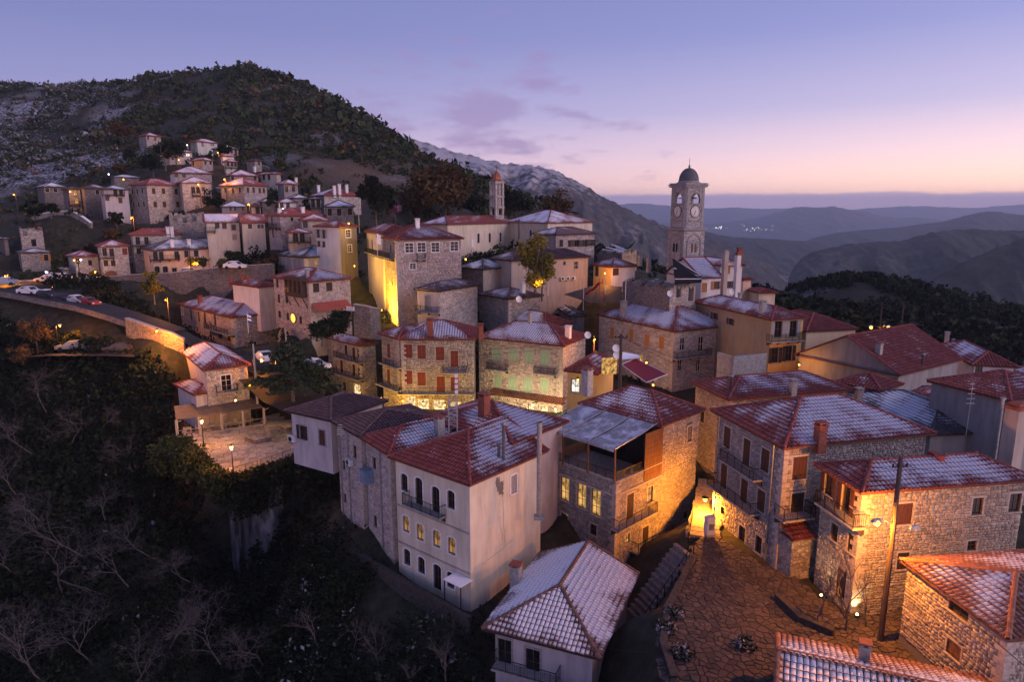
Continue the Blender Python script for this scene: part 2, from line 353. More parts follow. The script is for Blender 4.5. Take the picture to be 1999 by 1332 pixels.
# --- nearest row
HO('white', 'tall cream plaster house with white arched windows and a flaking patch on its side wall', (756, 886), (917, 948), (1043, 886), h=10, vb=1192, name='plaster_house',
   wl_='cream', wr_='cream', roof='tile_red', snow=dict(L=.05, R=.62, l=.5, r=.6), pitch=.42, ridge='x', gable_far=True, wr=9.5,
   win=[('L', .8, 1.45, 'arch', [(789.5, 942), (880.6, 976)]), ('L', .85, 2.3, 'archdoor', [(818, 960), (851, 978)]), ('L', .8, 1.4, 'archlit', [(793, 1023), (820.5, 1039), (852.5, 1052), (882, 1066)]),
        ('L', .8, 1.4, 'arch', [(795, 1088), (823, 1104)]), ('L', .9, 2.2, 'archdoor', [(854, 1128)]), ('L', .8, 1.3, 'arch', [(880, 1133)]), ('R', .7, 1.5, 'sh:grey', [(1003, 945.5)])],
   balc=[('L', (785, 989), (856.5, 1010), .8)], chim=[(983, 825, 900, 'pipe'), (974, 862, 893, 'pipe')])
zw = HS['white']['near'].z
HO('back_hip', 'red hip roofed house with snow bands and a red chimney behind the tall cream house', None, (1000, 868), None, ze=zw + .9, h=7, th=50, wr=8, wl=11, wl_='lilac', wr_='lilac', roof='tile_red', name='plaster_house', snow=dict(L=.42, R=.8, l=.5, r=.7), pitch=.42, ridge='x', chim=[(945, 767, 812, 'red')])
HO('stone_b', 'old stone house wall with pipes and a blue box under the red hip roof', (700, 853), (757, 888), None, ze=zw + .1, h=8.6, wr=9, wl_='laid_pink', wr_='stone_pink', roof='tile_red',
   snow=dict(L=.1, R=.75, l=.3, r=.7), pitch=.40, ridge='x', win=[('L', .7, 1.1, 'dark', [(731, 904), (733, 1017.6)])], chim=[(858, 812, 850, 'stack')])
HO('stone_a', 'stone house with patched wall under the dark brown roof at the cliff edge', (645, 822), (700, 853), None, ze=zw + .3, h=8.6, wr=8.5, th=None, wl_='laid_pink', wr_='stone_pink', roof='tile_brown',
   snow=dict(L=0, R=.1, l=.1, r=.1), pitch=.36, ridge='y', win=[('L', .7, 1.2, 'dark', [(660, 861), (693, 882)]), ('L', .6, .9, 'dark', [(671.6, 908), (674, 972.5)]), ('L', .6, .9, 'sh:grey', [(690, 945)])])
HO('plaster_a', 'lilac plaster house end with one open and one closed shutter above the terrace', (555, 802), (645, 822), None, ze=zw + .4, h=4.5, wr=8, foot=1.0, wl_='lilac', wr_='lilac', roof='tile_brown', name='plaster_house',
   snow=dict(L=0, R=0, l=0, r=0), pitch=.36, ridge='x', win=[('L', .7, 1.4, 'open:dark', [(590, 844.5)]), ('L', .8, 1.5, 'sh:brown', [(629, 855)])], aoff=(-.05, -.05))
HO('terrace', 'stone restaurant building with tall lit windows and a canopied roof terrace', (1054, 880), (1203, 943), (1362, 868), D=57, h=9.5, wl_='laid_grey', wr_='laid_tan', roof=None, name='restaurant_building', cat='restaurant', ov=.05,
   win=[('L', 1.0, 2.35, 'tall_lit', [(1073, 938), (1103, 954), (1135.5, 967.5), (1163.6, 982)]), ('L', .8, 1.2, 'lit', [(1102, 1015)]), ('L', .7, 1.0, 'dark', [(1158.6, 1035)]),
        ('R', .8, 1.5, 'lit', [(1269, 966)]), ('R', .95, 2.3, 'door', [(1230, 989)]), ('R', .8, .8, 'dark', [(1338, 1005.5)]), ('R', .6, .9, 'lit', [(1225, 1052)]), ('R', .9, 2.1, 'door', [(1259.5, 1050)])],
   balc=[('R', (1208, 1034), (1284, 1006), .9), ('R', (1246, 1075), (1316, 1050), .9)])
HO('corner', 'three storey stone house with brown shutters and iron balconies above the flagged square', (1387, 798), (1530, 876), (1828, 844), h=9.5, vb=1115, wl_='laid_grey', wr_='laid_tan', roof='tile_red', th0=None,
   snow=dict(L=.42, R=.78, l=.5, r=.5), pitch=.42, ridge='x',
   win=[('L', 1.0, 1.75, 'sh:brown', [(1419.5, 854), (1494, 899)]), ('L', .95, 2.2, 'sh:brown', [(1457.5, 884)]), ('L', .95, 2.2, 'sh:brown', [(1413, 931), (1452.5, 962)]), ('L', 1.0, 1.7, 'sh:brown', [(1486, 978)]),
        ('L', .6, .65, 'dark', [(1411, 998)]), ('L', .85, 2.0, 'dark', [(1448, 1051)]), ('L', .8, 1.4, 'dark', [(1481, 1064)]), ('R', 1.2, 1.75, 'sh:brown', [(1561, 914)]), ('R', 1.1, 2.1, 'sh:dark', [(1556, 989)])],
   balc=[('L', (1404, 899), (1470, 938), .9), ('L', (1379, 951), (1464, 1001), .95), ('R', (1530, 1022), (1592, 1010), 1.2)], chim=[(1600, 823, 866, 'red'), (1692, 822, 872, 'pale')])
HO('gold', 'stone house lit amber by the street lamp with a long iron balcony', (1588, 903), (1681, 963), (1999, 938), D=42.9, h=8.76, wl_='laid_gold', wr_='laid_gold', roof='tile_red', single=True,
   snow=dict(L=.40, R=.80, l=.5, r=.5), pitch=.40, ridge='x', ov=.5, hotel=True, wr=13,
   win=[('L', .8, 1.5, 'open:brown', [(1618, 946)]), ('L', .85, 2.1, 'open:brown', [(1652, 972)]), ('L', .7, 1.4, 'sh:brown', [(1689, 979)]), ('L', .75, 1.2, 'dark', [(1629, 1040)]), ('L', .75, 1.3, 'sh:dark', [(1674, 1071)]),
        ('L', .95, 2.1, 'door', [(1642, 1141)]), ('R', 1.25, 1.45, 'sh:brown', [(1764, 1004)]), ('R', .8, 1.2, 'dark', [(1908, 989)]), ('R', .9, 1.3, 'dark', [(1991, 981)]), ('R', .85, 1.2, 'sh:dark', [(1762, 1096)]), ('R', .7, .7, 'dark', [(1897, 1066)])],
   balc=[('L', (1589, 989), (1698, 1047), .9)], chim=[(1828, 882, 893, 'hooded')])
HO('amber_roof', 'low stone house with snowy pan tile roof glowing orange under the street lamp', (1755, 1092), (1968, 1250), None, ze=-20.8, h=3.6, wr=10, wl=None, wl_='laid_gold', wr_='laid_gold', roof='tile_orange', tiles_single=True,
   snow=dict(L=.66, R=.5, l=.5, r=.62), pitch=.26, ridge='x', ov=.35, win=[('L', 1.0, .9, 'shade', [(1862, 1270)]), ('L', 1.4, .8, 'dark', [(1872, 1190)])])
HO('snow_front', 'small plaster house with a broad snow covered tile roof in the foreground', (940, 1228), (1172, 1288), None, ze=-27.6, h=5.2, wr=11.0, name='plaster_house', wl_='lilac', wr_='peach', roof='tile_old', tiles_single=True, gable_far=True,
   snow=dict(L=.92, R=.9, l=.98, r=.5), pitch=.46, ridge='x', ov=.7, win=[('L', 1.0, 2.0, 'dark', [(985, 1275), (1040, 1295)]), ('R', .8, 1.6, 'dark', [(1195, 1300)])], balc=[('L', (958, 1305), (1085, 1345), 1.0)], chim=[(1007, 1098, 1142, 'stack')])
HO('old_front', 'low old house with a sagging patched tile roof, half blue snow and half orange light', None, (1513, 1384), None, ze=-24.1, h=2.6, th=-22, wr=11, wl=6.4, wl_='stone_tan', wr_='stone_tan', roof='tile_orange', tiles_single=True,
   snow=dict(L=.5, R=.74, l=.52, r=.45), pitch=.36, ridge='x', ov=.3, gable=True, chim=[(1686, 1250, 1292, 'stack')])
# --- right side
HO('brown_back', 'stone house with a broad dusty red roof and a skylight behind the corner house', (1347, 745), (1421, 781), (1670, 760), D=64, h=7, wl_='laid_gold', wr_='laid_gold', roof='tile_red',
   snow=dict(L=.28, R=.45, l=.4, r=.4), pitch=.36, ridge='x', win=[('L', .8, 1.4, 'dark', [(1371, 812)])], chim=[(1426, 733, 761, 'pipe'), (1547, 740, 768, 'pale')])
HO('mossy', 'low house with a mossy snow flecked roof behind the corner house', (1640, 770), (1815, 850), None, D=58, h=6, wr=8, wl_='grey', wr_='grey', roof='tile_slate', snow=dict(L=.78, R=.3, l=.6, r=.3), pitch=.34, ridge='y', chim=[(1675, 757, 785, 'pale')])
HO('grey_right', 'tall grey plaster house with bare wall and steel flue at the right edge', (1809, 743), (1974, 784), None, D=55, h=9, wr=9, wl_='grey', wr_='grey', roof='tile_red', name='plaster_house', snow=dict(L=.34, R=.5, l=.6, r=.6), pitch=.36, ridge='y', ov=.3,
   chim=[(1944, 775, 792, 'pipe')])
HO('gable_red', 'long gabled house with a bare dark red roof and three thin chimneys', (1552, 706), (1758, 733), (1880, 708), D=74, h=6, wl_='grey', wr_='grey', roof='tile_red', gable=True, ridge='x', snow=dict(L=.1, R=.14, l=.1, r=.1), pitch=.52, ov=.35, name='plaster_house',
   win=[('L', 1.4, 2.2, 'door', [(1737, 757)])], chim=[(1715, 668, 692, 'stack'), (1800, 691, 712, 'pipe'), (1818, 683, 724, 'pale')])
HO('lean_red', 'low hipped red roof house in front of the gabled house', (1628, 735), (1722, 765), (1765, 745), D=68, h=4, wl_='tan', wr_='grey', roof='tile_red', snow=dict(L=.3, R=.2), pitch=.4, name='plaster_house')
HO('yellow_low', 'low house with yellow lit wall under a snow striped roof', (1752, 772), (1815, 790), (1862, 765), D=66, h=4, wl_='yellow', wr_='yellow', roof='tile_red', snow=dict(L=.55, R=.3), pitch=.36, name='plaster_house', ov=.3)
HO('red_peak', 'small white house with steep red roof and tall chimney at the far right', (1826, 674), (1897, 713), None, D=82, h=5, wr=5, wl_='white', wr_='white', roof='tile_red', snow=dict(L=.5, R=.08), pitch=.5, name='plaster_house', chim=[(1848, 648, 664, 'pale'), (1857, 662, 692, 'pipe')], win=[('R', .8, .9, 'dark', [(1905, 722)])])
HO('far_edge', 'low snow dusted roof at the right edge beyond the grey house', (1945, 722), (1990, 735), (2040, 722), D=88, h=4, wl_='grey', wr_='grey', roof='tile_brown', snow=dict(L=.5, R=.5), pitch=.3)
# --- middle row
HO('ochre_shut', 'square stone house with ochre shutters, an iron balcony and a snow dusted roof', (1163, 617), (1316, 648), (1434, 640), h=8.5, vb=765, th0=33, wl_='laid_pale', wr_='laid_pale', roof='tile_red', snow=dict(L=.60, R=.58), pitch=.46, ridge='y',
   win=[('L', 1.0, 1.75, 'sh:ochre', [(1195, 650), (1232, 654), (1263, 665), (1291.6, 669)]), ('L', .8, 1.2, 'lit', [(1251, 700)]), ('R', .9, 1.8, 'white', [(1332, 672), (1403, 666)]), ('R', 1.0, 2.2, 'white', [(1368, 672)]), ('R', .8, 1.7, 'white', [(1327, 713), (1399, 707), (1363, 714)])],
   balc=[('R', (1322, 703), (1390, 692), 1.0)], chim=[(1217, 588, 617, 'pale'), (1278, 585, 592, 'white')])
HO('ochre', 'ochre yellow house with blank brown side and glazed balcony beside the square stone house', (1351, 590), (1505, 625), (1578, 625), D=86, h=10, th0=28, wl_='brown', wr_='ochre', roof='tile_red', name='plaster_house', snow=dict(L=.5, R=.42), pitch=.42, ridge='y',
   win=[('L', .8, .9, 'open:brown', [(1395, 617), (1426, 628)]), ('R', 1.1, 2.1, 'open:grey', [(1519, 643), (1548, 642)]), ('R', 1.0, 2.0, 'open:dark', [(1513, 694), (1540, 690)])], balc=[('R', (1501, 672), (1571, 662), 1.1)], chim=[(1488, 587, 612, 'pale'), (1444, 572, 585, 'pale')])
HO('annex', 'cream ashlar annex with smooth red roof, its wall lit orange from below', None, (1574, 647), (1676, 642), D=88, h=6.5, wl=11, wr=None, wl_='ashlar', wr_='ashlar', roof='tile_red', name='plaster_house', snow=dict(L=.1, R=.05), pitch=.42, ridge='y', ov=.25)
HO('bay', 'three storey corner house with wrap around balconies and a glazed shop front', (632, 658), (702, 676), (740, 668), D=100, h=8.8, wl_='stone_tan', wr_='stone_tan', roof='tile_red', snow=dict(L=.62, R=.40), pitch=.40,
   win=[('L', .8, 1.6, 'sh:dark', [(675.6, 684), (708, 692)]), ('L', .8, 2.1, 'sh:dark', [(691, 692)]), ('L', .8, 2.0, 'sh:dark', [(667, 716), (691, 724), (711, 731)]), ('L', 2.2, 2.0, 'shop', [(702, 765)]), ('L', .9, 2.2, 'door', [(673, 760)])],
   balc=[('L', (650, 697), (715.5, 715), 1.0), ('L', (645, 727), (717, 749), 1.1)])
HO('arcade', 'long stone house with dark red shutters over a lit arcade of shop windows', None, (776, 663), None, D=92, h=9.4, th=1, wr=10.6, wl=9, wl_='laid_tan', wr_='laid_tan', roof='tile_red', snow=dict(L=.55, R=.66, r=.05), pitch=.42, ridge='x', shopband=True,
   win=[('R', 1.15, 1.9, 'sh:red', [(797, 686), (823, 687), (859, 690.6)]), ('R', 1.05, 2.3, 'sh:red', [(887, 701)]), ('R', 1.15, 1.9, 'sh:red', [(797, 737), (823, 740)]), ('R', 1.15, 2.3, 'sh:red', [(860.5, 751)]), ('R', 1.1, 2.0, 'sh:red', [(887.5, 750)]),
        ('R', 1.6, 2.1, 'shop', [(796, 789), (826, 794), (857, 796)]), ('R', 1.4, 2.1, 'shop', [(890, 800)]), ],
   balc=[('R', (864, 728), (911, 730), 1.0), ('R', (778, 760), (927, 781), 1.1)], chim=[(840, 622, 655, 'red'), (939, 632, 654, 'red')])
HO('arcade_bay', 'narrow stone wing with stacked red doors joining the arcade house to the corner house', (737, 651), (776, 662), None, D=92, h=9.4, wr=7, wl_='laid_tan', wr_='laid_tan', roof='tile_red', snow=dict(L=.55, R=.4, r=.4), pitch=.42, ridge='x',
   win=[('L', .9, 2.1, 'sh:red', [(759, 685), (759, 735)])], balc=[('L', (738, 712), (775, 716), .8), ('L', (731, 752), (775, 762), 1.0)])
HO('green_shut', 'stone house with mint green shutters and four small iron balconies', (927, 658), (1102, 676), (1150, 655), h=9.3, vb=806, wl_='laid_pink', wr_='stone_pale', roof='tile_red', snow=dict(L=.66, R=.08), pitch=.46, ridge='y',
   win=[('L', 1.35, 2.1, 'sh:green', [(970, 693), (1063.5, 700)]), ('L', 1.35, 1.9, 'sh:green', [(1001.6, 694), (1032.5, 696)]), ('L', 1.2, 1.8, 'sh:green', [(972, 743.7), (1063, 753)]), ('L', 1.35, 2.1, 'sh:green', [(1001, 749), (1030, 752)]), ('L', 3.0, 2.0, 'shop', [(985, 800), (1050, 803)])],
   balc=[('L', (949, 722), (986.5, 724), .9), ('L', (1041, 730), (1081, 733), .9), ('L', (983, 776), (1044, 783), .9)], chim=[(1109, 636, 660, 'white'), (1034, 610, 622, 'pale')])
HO('mid_hip', 'house with dark red striped hip roof tucked behind the green shuttered house', (963, 623), (1062, 640), (1120, 636), D=106, h=5, wl_='stone_tan', wr_='stone_tan', roof='tile_red', snow=dict(L=.56, R=.2), pitch=.5, th0=40, chim=[(1035, 610, 616, 'pale')])
HO('corrugated', 'long low shed with a grey corrugated roof behind the striped hip roof', (1075, 592), (1112, 618), (1146, 612), D=114, h=3.5, wl_='grey', wr_='grey', roof='tile_slate', snow=dict(L=.5, R=.5), pitch=.25, name='shed', cat='shed', gable=True, ridge='y')
HO('blue_fascia', 'low stone building with a blue edged flat tiled roof below the stone house', (929, 575), (992, 584), (1062, 578), D=110, h=5.5, wl_='stone_grey', wr_='stone_grey', roof='tile_brown', snow=dict(L=.45, R=.42), pitch=.3, th0=38, chim=[(1020, 552, 572, 'white')])
HO('blank_stone', 'house with a blank rubble stone wall and a small covered balcony', (807, 570), (857, 569), (938, 557), D=104, h=7, wl_='lilac', wr_='laid_pale', roof='tile_brown', snow=dict(L=.5, R=.34), pitch=.40, th0=48,
   win=[('L', 1.0, 2.1, 'sh:grey', [(835, 592)])], balc=[('L', (810, 607), (853, 613), .9)])
HO('slate_a', 'low house with an old dark stone tile roof and pale shutters', (815, 531), (858, 533), (906, 514), D=115, h=5, w=3, wl_='grey', wr_='blue', roof='tile_slate', snow=dict(L=.62, R=.58), pitch=.42, th0=48, win=[('L', .7, 1.6, 'sh:grey', [(828, 548), (852, 548)])])
HO('slate_b', 'small rubble house with mossy stone slate roof and whitish shutters', (893, 523), (943, 526), (999, 521), D=116, h=5.6, wl_='stone_dark', wr_='laid_pale', roof='tile_slate', snow=dict(L=.72, R=.62), pitch=.42, th0=40, win=[('R', .9, 1.7, 'sh:pale', [(956, 545), (984, 542)])])
HO('restaurant', 'little yellow restaurant with a red gable roof and arched window', (1100, 731), (1168, 731), (1206, 706), D=78, h=7, wl_='yellow', wr_='yellow', roof='tile_red', name='restaurant_building', cat='restaurant', snow=dict(L=.18, R=.30), pitch=.62, th0=48, win=[('L', 1.0, 1.5, 'litwhite', [(1123, 754)])])
# --- floodlit tower house and its neighbours
HO('tower_house', 'tall stone tower house with a floodlit yellow face and white framed windows', (735, 462), (769, 468), (906, 464), h=13.8, vb=637, wl_='laid_gold', wr_='laid_pink', roof='tile_red', snow=dict(L=.05, R=.42), pitch=.42, ridge='x', th0=26,
   win=[('R', 1.35, 1.55, 'grid', [(799, 484), (823, 483), (850, 483), (887, 481)]), ('R', 1.0, 1.0, 'grid', [(806, 520)]), ('L', .6, 1.3, 'dark', [(747, 545), (757, 547), (766, 549)]), ('L', .9, 1.5, 'dark', [(745, 484), (763, 486)]), ('L', .5, .5, 'dark', [(749, 588), (765, 592)])],
   balc=[('R', (815, 506), (832, 506), .8), ('L', (738, 501), (760, 504), .9)], chim=[(815, 427, 445, 'white')])
HO('blue_front', 'blue grey plaster house with timber porches beside the floodlit tower house', (690, 448), (742, 457), (815, 447), D=114, h=12, th0=35, wl=14, wl_='lilac', wr_='lilac', roof='tile_red', snow=dict(L=.3, R=.12), pitch=.46, name='plaster_house',
   win=[('L', .8, 1.5, 'open:dark', [(711, 473)]), ('L', .9, 2.0, 'door', [(727, 480)])], balc=[('L', (710, 494), (738, 498), .9)])
HO('sunny_stone', 'pale house whose stone end wall glows yellow beside the lane', (610, 447), (663, 443), (702, 440), D=122, h=8, wl_='blue', wr_='laid_gold', roof='tile_red', snow=dict(L=.5, R=.4), pitch=.35, th0=45,
   win=[('L', .8, 1.5, 'open:grey', [(621, 456), (632, 457)]), ('L', .8, 1.0, 'dark', [(620, 476), (632, 477)]), ('R', 1.2, 1.4, 'grid', [(680, 456)]), ('R', 1.0, 1.3, 'grid', [(683, 485)])])
HO('dark_snow', 'low stone house with an old hipped roof half covered in snow', (535, 495), (591, 503), (683, 493), D=124, h=4.2, wl_='tan', wr_='stone_pale', roof='tile_slate', snow=dict(L=.55, R=.66), pitch=.36,
   win=[('L', .9, 1.8, 'sh:grey', [(566, 516), (576, 517), (585, 517)]), ('R', 1.0, 1.8, 'sh:grey', [(608, 514), (646, 513)])])
HO('oriel', 'stone house with a hanging timber oriel and lean to roof above the stairs', (527, 540), (601, 551), (690, 541), h=7.3, vb=644, wl_='laid_pink', wr_='laid_pink', roof='tile_red', snow=dict(L=.3, R=.72), pitch=.38, th0=None,
   win=[('L', .8, 1.4, 'sh:dark', [(541.5, 553), (544.6, 583), (593, 563)]), ('L', .8, 1.2, 'dark', [(546, 614), (560, 585), (562, 618), (587, 625)]), ('R', 1.1, 1.4, 'sh:dark', [(617, 562), (642.6, 560)])], chim=[(600, 527, 541, 'pale')])
HO('long_red', 'long low house with streaked red roof and a glazed veranda over shops', (346, 594), (450, 621), (500, 612), h=5, vb=680, wr=9, wl_='stone_pink', wr_='stone_grey', roof='tile_red', snow=dict(L=.52, R=.72), pitch=.36, ridge='y',
   win=[('L', 1.0, 1.4, 'grid', [(356, 607)]), ('L', .9, 1.9, 'dark', [(373, 614), (388, 618), (400, 621), (420, 625)]), ('L', .8, .9, 'dark', [(373, 640), (385, 643)]), ('L', 1.6, 1.0, 'dark', [(430, 655), (447, 661)]), ('L', 1.0, 2.0, 'door', [(412, 655)])], balc=[('L', (398, 642), (452, 656), 1.2)], chim=[(391, 577, 592, 'red')])
HO('red_low', 'white walled house with a plain red roof and three small chimneys above the long house', (440, 552), (503, 561), (545, 545), D=112, h=3, th0=50, w=1, wl=9, wl_='white', wr_='lilac', roof='tile_red', snow=dict(L=.36, R=.20), pitch=.34, name='plaster_house', chim=[(474, 537, 550, 'red'), (485, 540, 552, 'red'), (450, 540, 551, 'red')])
HO('cafe', 'gabled cafe house with snow striped roof and a timber balcony above the terrace', (343, 678), (396, 724), (490, 713), D=90, h=3.7, wl=16, foot=5, wl_='lilac', wr_='laid_pale', roof='tile_red', snow=dict(L=.68, R=.5, l=.5, r=.6), pitch=.46, ridge='y', name='cafe_house', cat='cafe',
   win=[('R', 1.3, 2.2, 'grid', [(442, 748)]), ('L', .7, 1.4, 'dark', [(362, 735)])], balc=[('R', (424, 768), (466, 764), 1.0)])
HO('cafe_low', 'low side roof with snow stripes on the left of the cafe house', (331, 746), (378, 772), None, D=90, wl=8, h=2.6, wr=4, foot=4, wl_='lilac', wr_='lilac', roof='tile_red', snow=dict(L=.7, R=.55), pitch=.35, name='shed', cat='shed')
# --- church, school and square
HO('church', 'long cream church with arched windows and a bare red roof', (820, 437), (874, 438), (1012, 434), h=7.5, vb=505, wl_='cream', wr_='cream', roof='tile_red', name='church', cat='church', snow=dict(L=.62, R=.12), pitch=.42, ridge='x',
   win=[('R', .9, 2.3, 'archplain', [(934, 465), (956, 464), (977, 463), (997, 462)])])
HO('hall', 'broad cream hall with a big snow dusted pyramid roof behind the church', (988, 422), (1069, 435), (1161, 434), D=158, h=7, th0=38, w=2, wl=17, wl_='cream', wr_='cream', roof='tile_red', snow=dict(L=.68, R=.5), pitch=.38, name='plaster_house', win=[('L', .9, 1.6, 'archplain', [(1036, 455)])])
HO('museum', 'stone house with dark slate roof and three wide shuttered windows below the cream hall', (1037, 456), (1085, 458), (1166, 456), D=134, h=5.5, wl_='grey', wr_='stone_pink', roof='tile_brown', snow=dict(L=.62, R=.08), pitch=.34, th0=40,
   win=[('R', 1.0, 1.4, 'sh:dark', [(1095.5, 475)]), ('R', 1.5, 1.35, 'open:dark', [(1119.6, 475), (1135, 475), (1152, 474)])])
HO('ac_house', 'tan plaster house with three air conditioners on its wall and a dark brown roof', (956, 505), (997, 509), (1154, 502), h=5.5, vb=572, th0=35, wl_='tan', wr_='tan', roof='tile_brown', name='plaster_house', snow=dict(L=.52, R=.1), pitch=.42, ridge='x', win=[('R', .9, 1.4, 'white', [(1125, 518)]), ('R', .5, .6, 'dark', [(1102, 514)])])
HO('porch', 'white house with an orange lit porch beside the playground', (1153, 518), (1193, 522), (1246, 521), D=122, h=4.2, wl_='yellow', wr_='white', roof='tile_red', name='plaster_house', snow=dict(L=.56, R=.62), pitch=.46, th0=36, win=[('L', .9, 1.8, 'door', [(1165, 530)]), ('R', 1.4, 1.3, 'sh:brown', [(1202, 531)])], chim=[(1249, 497, 512, 'pale'), (1266, 504, 525, 'pale')])
HO('ruin_far', 'roofless ruin with broken snow covered rafters behind the porch house', (1165, 486), (1215, 490), (1245, 486), D=135, h=4, wl_='stone_dark', wr_='stone_rust', roof=None, name='ruin', cat='ruin', ragged=True, ov=.1)
HO('tower_upper', 'white house with ochre shutters and two tall chimneys below the clock tower', (1338, 505), (1405, 519), (1456, 508), D=112, h=8.5, th0=30, wl_='blue', wr_='white', roof='tile_red', name='plaster_house', snow=dict(L=.62, R=.15), pitch=.34, gable=True, ridge='y', ov=.4, win=[('R', .9, 1.3, 'sh:ochre', [(1421, 521)]), ('R', 1.1, 1.2, 'open:brown', [(1421, 556)])], chim=[(1443, 484, 505, 'red')])
HO('tower_lower', 'white lean to house with a long smooth snow roof and shuttered windows', (1320, 512), (1368, 543), (1412, 537), D=105, h=6, th0=22, w=3, wl=10, wl_='white', wr_='white', roof='tile_red', name='plaster_house', snow=dict(L=.85, R=.85, l=.85, r=.8), pitch=.55, ridge='x', ov=.3, gable=True, win=[('R', 1.0, 1.5, 'sh:ochre', [(1366, 562)]), ('R', 1.0, 1.3, 'open:ochre', [(1384, 559), (1399, 557)])])
HO('ruin', 'roofless stone ruin with an empty window and doorway below the clock tower', (1214, 541), (1308, 556), (1360, 549), D=99, h=5.2, wl_='stone_dark', wr_='laid_pale', roof=None, name='ruin', cat='ruin', ragged=True, ov=.1, win=[('R', .9, 1.6, 'hole', [(1325, 570)]), ('R', 1.0, 2.2, 'hole', [(1349, 573)])])
HO('balcony_small', 'small peach house with a red lean to roof right of the white chimneys', (1438, 545), (1452, 547), (1473, 545), D=118, h=4.5, th0=30, wl_='peach', wr_='peach', roof='tile_red', name='plaster_house', snow=dict(L=.2, R=.2), pitch=.3)
HO('red_far_right', 'low red roofed house stepping down behind the ochre house', (1455, 566), (1480, 572), (1520, 578), D=115, h=4, th0=20, wl_='cream', wr_='cream', roof='tile_red', name='plaster_house', snow=dict(L=.05, R=.05), pitch=.3)
# --- left: lit trio along the upper road
HO('trio_left', 'stone house with an arched garage lit orange at the left end of the upper road', (127, 500), (142, 502), (196, 501), D=138, h=5, wl_='stone_pale', wr_='stone_pale', roof='far_red', snow=dict(L=.5, R=.5), pitch=.4, th0=22, win=[('R', .7, 1.1, 'dark', [(144, 510), (176, 513)]), ('R', 1.9, 1.9, 'garage', [(184, 538)]), ('R', .5, .8, 'dark', [(148, 537), (161, 537)])])
HO('trio_mid', 'stone house with dark balcony doors and two arched garages on the upper road', (185, 480), (193, 482), (254, 480), D=137, h=6.5, wl_='stone_pale', wr_='stone_pale', roof='far_red', snow=dict(L=.3, R=.5), pitch=.42, th0=22, win=[('R', .8, 1.6, 'sh:dark', [(201, 492), (218, 493)]), ('R', .9, 1.3, 'sh:red', [(245, 491)]), ('R', .8, 1.2, 'sh:dark', [(204, 514), (221, 514)]), ('R', 2.2, 2.0, 'garage', [(215, 538), (246, 539)])], balc=[('R', (190, 504), (224, 504), .9)])
HO('trio_up', 'taller house with a plain red pyramid roof and shuttered doors behind the arched garages', (250, 458), (254, 459), (339, 457), D=142, h=7, wl_='stone_pale', wr_='stone_pale', roof='far_red', snow=dict(L=.1, R=.1), pitch=.45, th0=22, wr=10, win=[('R', .8, 1.6, 'sh:dark', [(269, 470), (286, 470)]), ('R', .8, 1.2, 'sh:dark', [(271, 490)])], balc=[('R', (254, 480), (294, 479), .9)], chim=[(328, 443, 456, 'white'), (336, 443, 457, 'white')])
HO('trio_wide', 'wide peach house with dark snow dusted roof, its wall lit orange beside the trees', (286, 488), (293, 489), (448, 482), D=136, h=5.6, wl_='peach', wr_='peach', roof='far_brown', name='plaster_house', snow=dict(L=.3, R=.46), pitch=.4, th0=24, wr=16.5, wl=9,
   win=[('R', .8, 1.7, 'sh:dark', [(302, 500), (315, 500), (345, 499)]), ('R', .8, 1.3, 'sh:dark', [(364, 496), (383, 495), (431, 491)]), ('R', .9, 1.6, 'archplain', [(307, 528), (323, 528)]), ('R', .9, 1.8, 'dark', [(341, 532)])], balc=[('R', (290, 508), (352, 506), .9)], chim=[(336, 468, 482, 'white'), (369, 467, 479, 'white')])
HO('twin_white', 'long pale plaster house with a snow covered half roof and a timber balcony box', (395, 432), (399, 434), (470, 434), D=141, h=5.6, wl_='pale', wr_='pale', roof='far_red', name='plaster_house', snow=dict(L=.7, R=.68), pitch=.42, th0=8, wl=8, gable=True, ridge='x', win=[('R', .8, 1.1, 'dark', [(438, 441), (424, 439), (456, 444)]), ('R', .7, 1.0, 'sh:grey', [(458, 463)])], balc=[('R', (398, 452), (421, 452), 1.0)])
HO('twin_cream', 'cream house with a red roof and two small windows joined to the long pale house', (466, 434), (469, 435), (521, 432), D=141, h=5.4, wl_='cream', wr_='cream', roof='far_red', name='plaster_house', snow=dict(L=.1, R=.22), pitch=.42, th0=22, wl=8, gable=True, ridge='x', win=[('R', .8, 1.0, 'dark', [(488, 442)]), ('R', 1.4, 1.0, 'grid', [(510, 442)])])
HO('balcony_stone', 'stone house with two stacked balconies and a bare red roof left of the oriel roofs', (518, 420), (544, 421), (632, 417), D=136, h=6.5, wl_='stone_pink', wr_='stone_pink', roof='far_red', snow=dict(L=.1, R=.1), pitch=.42, th0=38, win=[('L', .8, 1.8, 'sh:dark', [(531, 432), (533, 455)]), ('R', .6, .8, 'dark', [(570, 428)])], balc=[('L', (519, 444), (541, 446), .8)], chim=[(546, 407, 416, 'white'), (591, 404, 415, 'white')])
HO('porch_wood', 'stone house with a long timber veranda under a snowy porch roof', (556, 452), (560, 454), (609, 452), D=128, h=6, wl_='tan', wr_='tan', roof='far_red', snow=dict(L=.5, R=.6), pitch=.3, th0=20, wl=5, win=[('R', .9, 1.6, 'sh:dark', [(577, 464), (590, 464), (602, 464)])], balc=[('R', (558, 473), (608, 473), 1.2)])
HO('eaves_red', 'dark house with stepped red eaves above the timber veranda', (576, 427), (585, 430), (645, 434), D=131, h=5, wl_='tan', wr_='tan', roof='far_red', snow=dict(L=.1, R=.5), pitch=.4, th0=30, wl=8, win=[('R', .9, 1.3, 'dark', [(589, 438)])], chim=[(625, 421, 432, 'pale')])
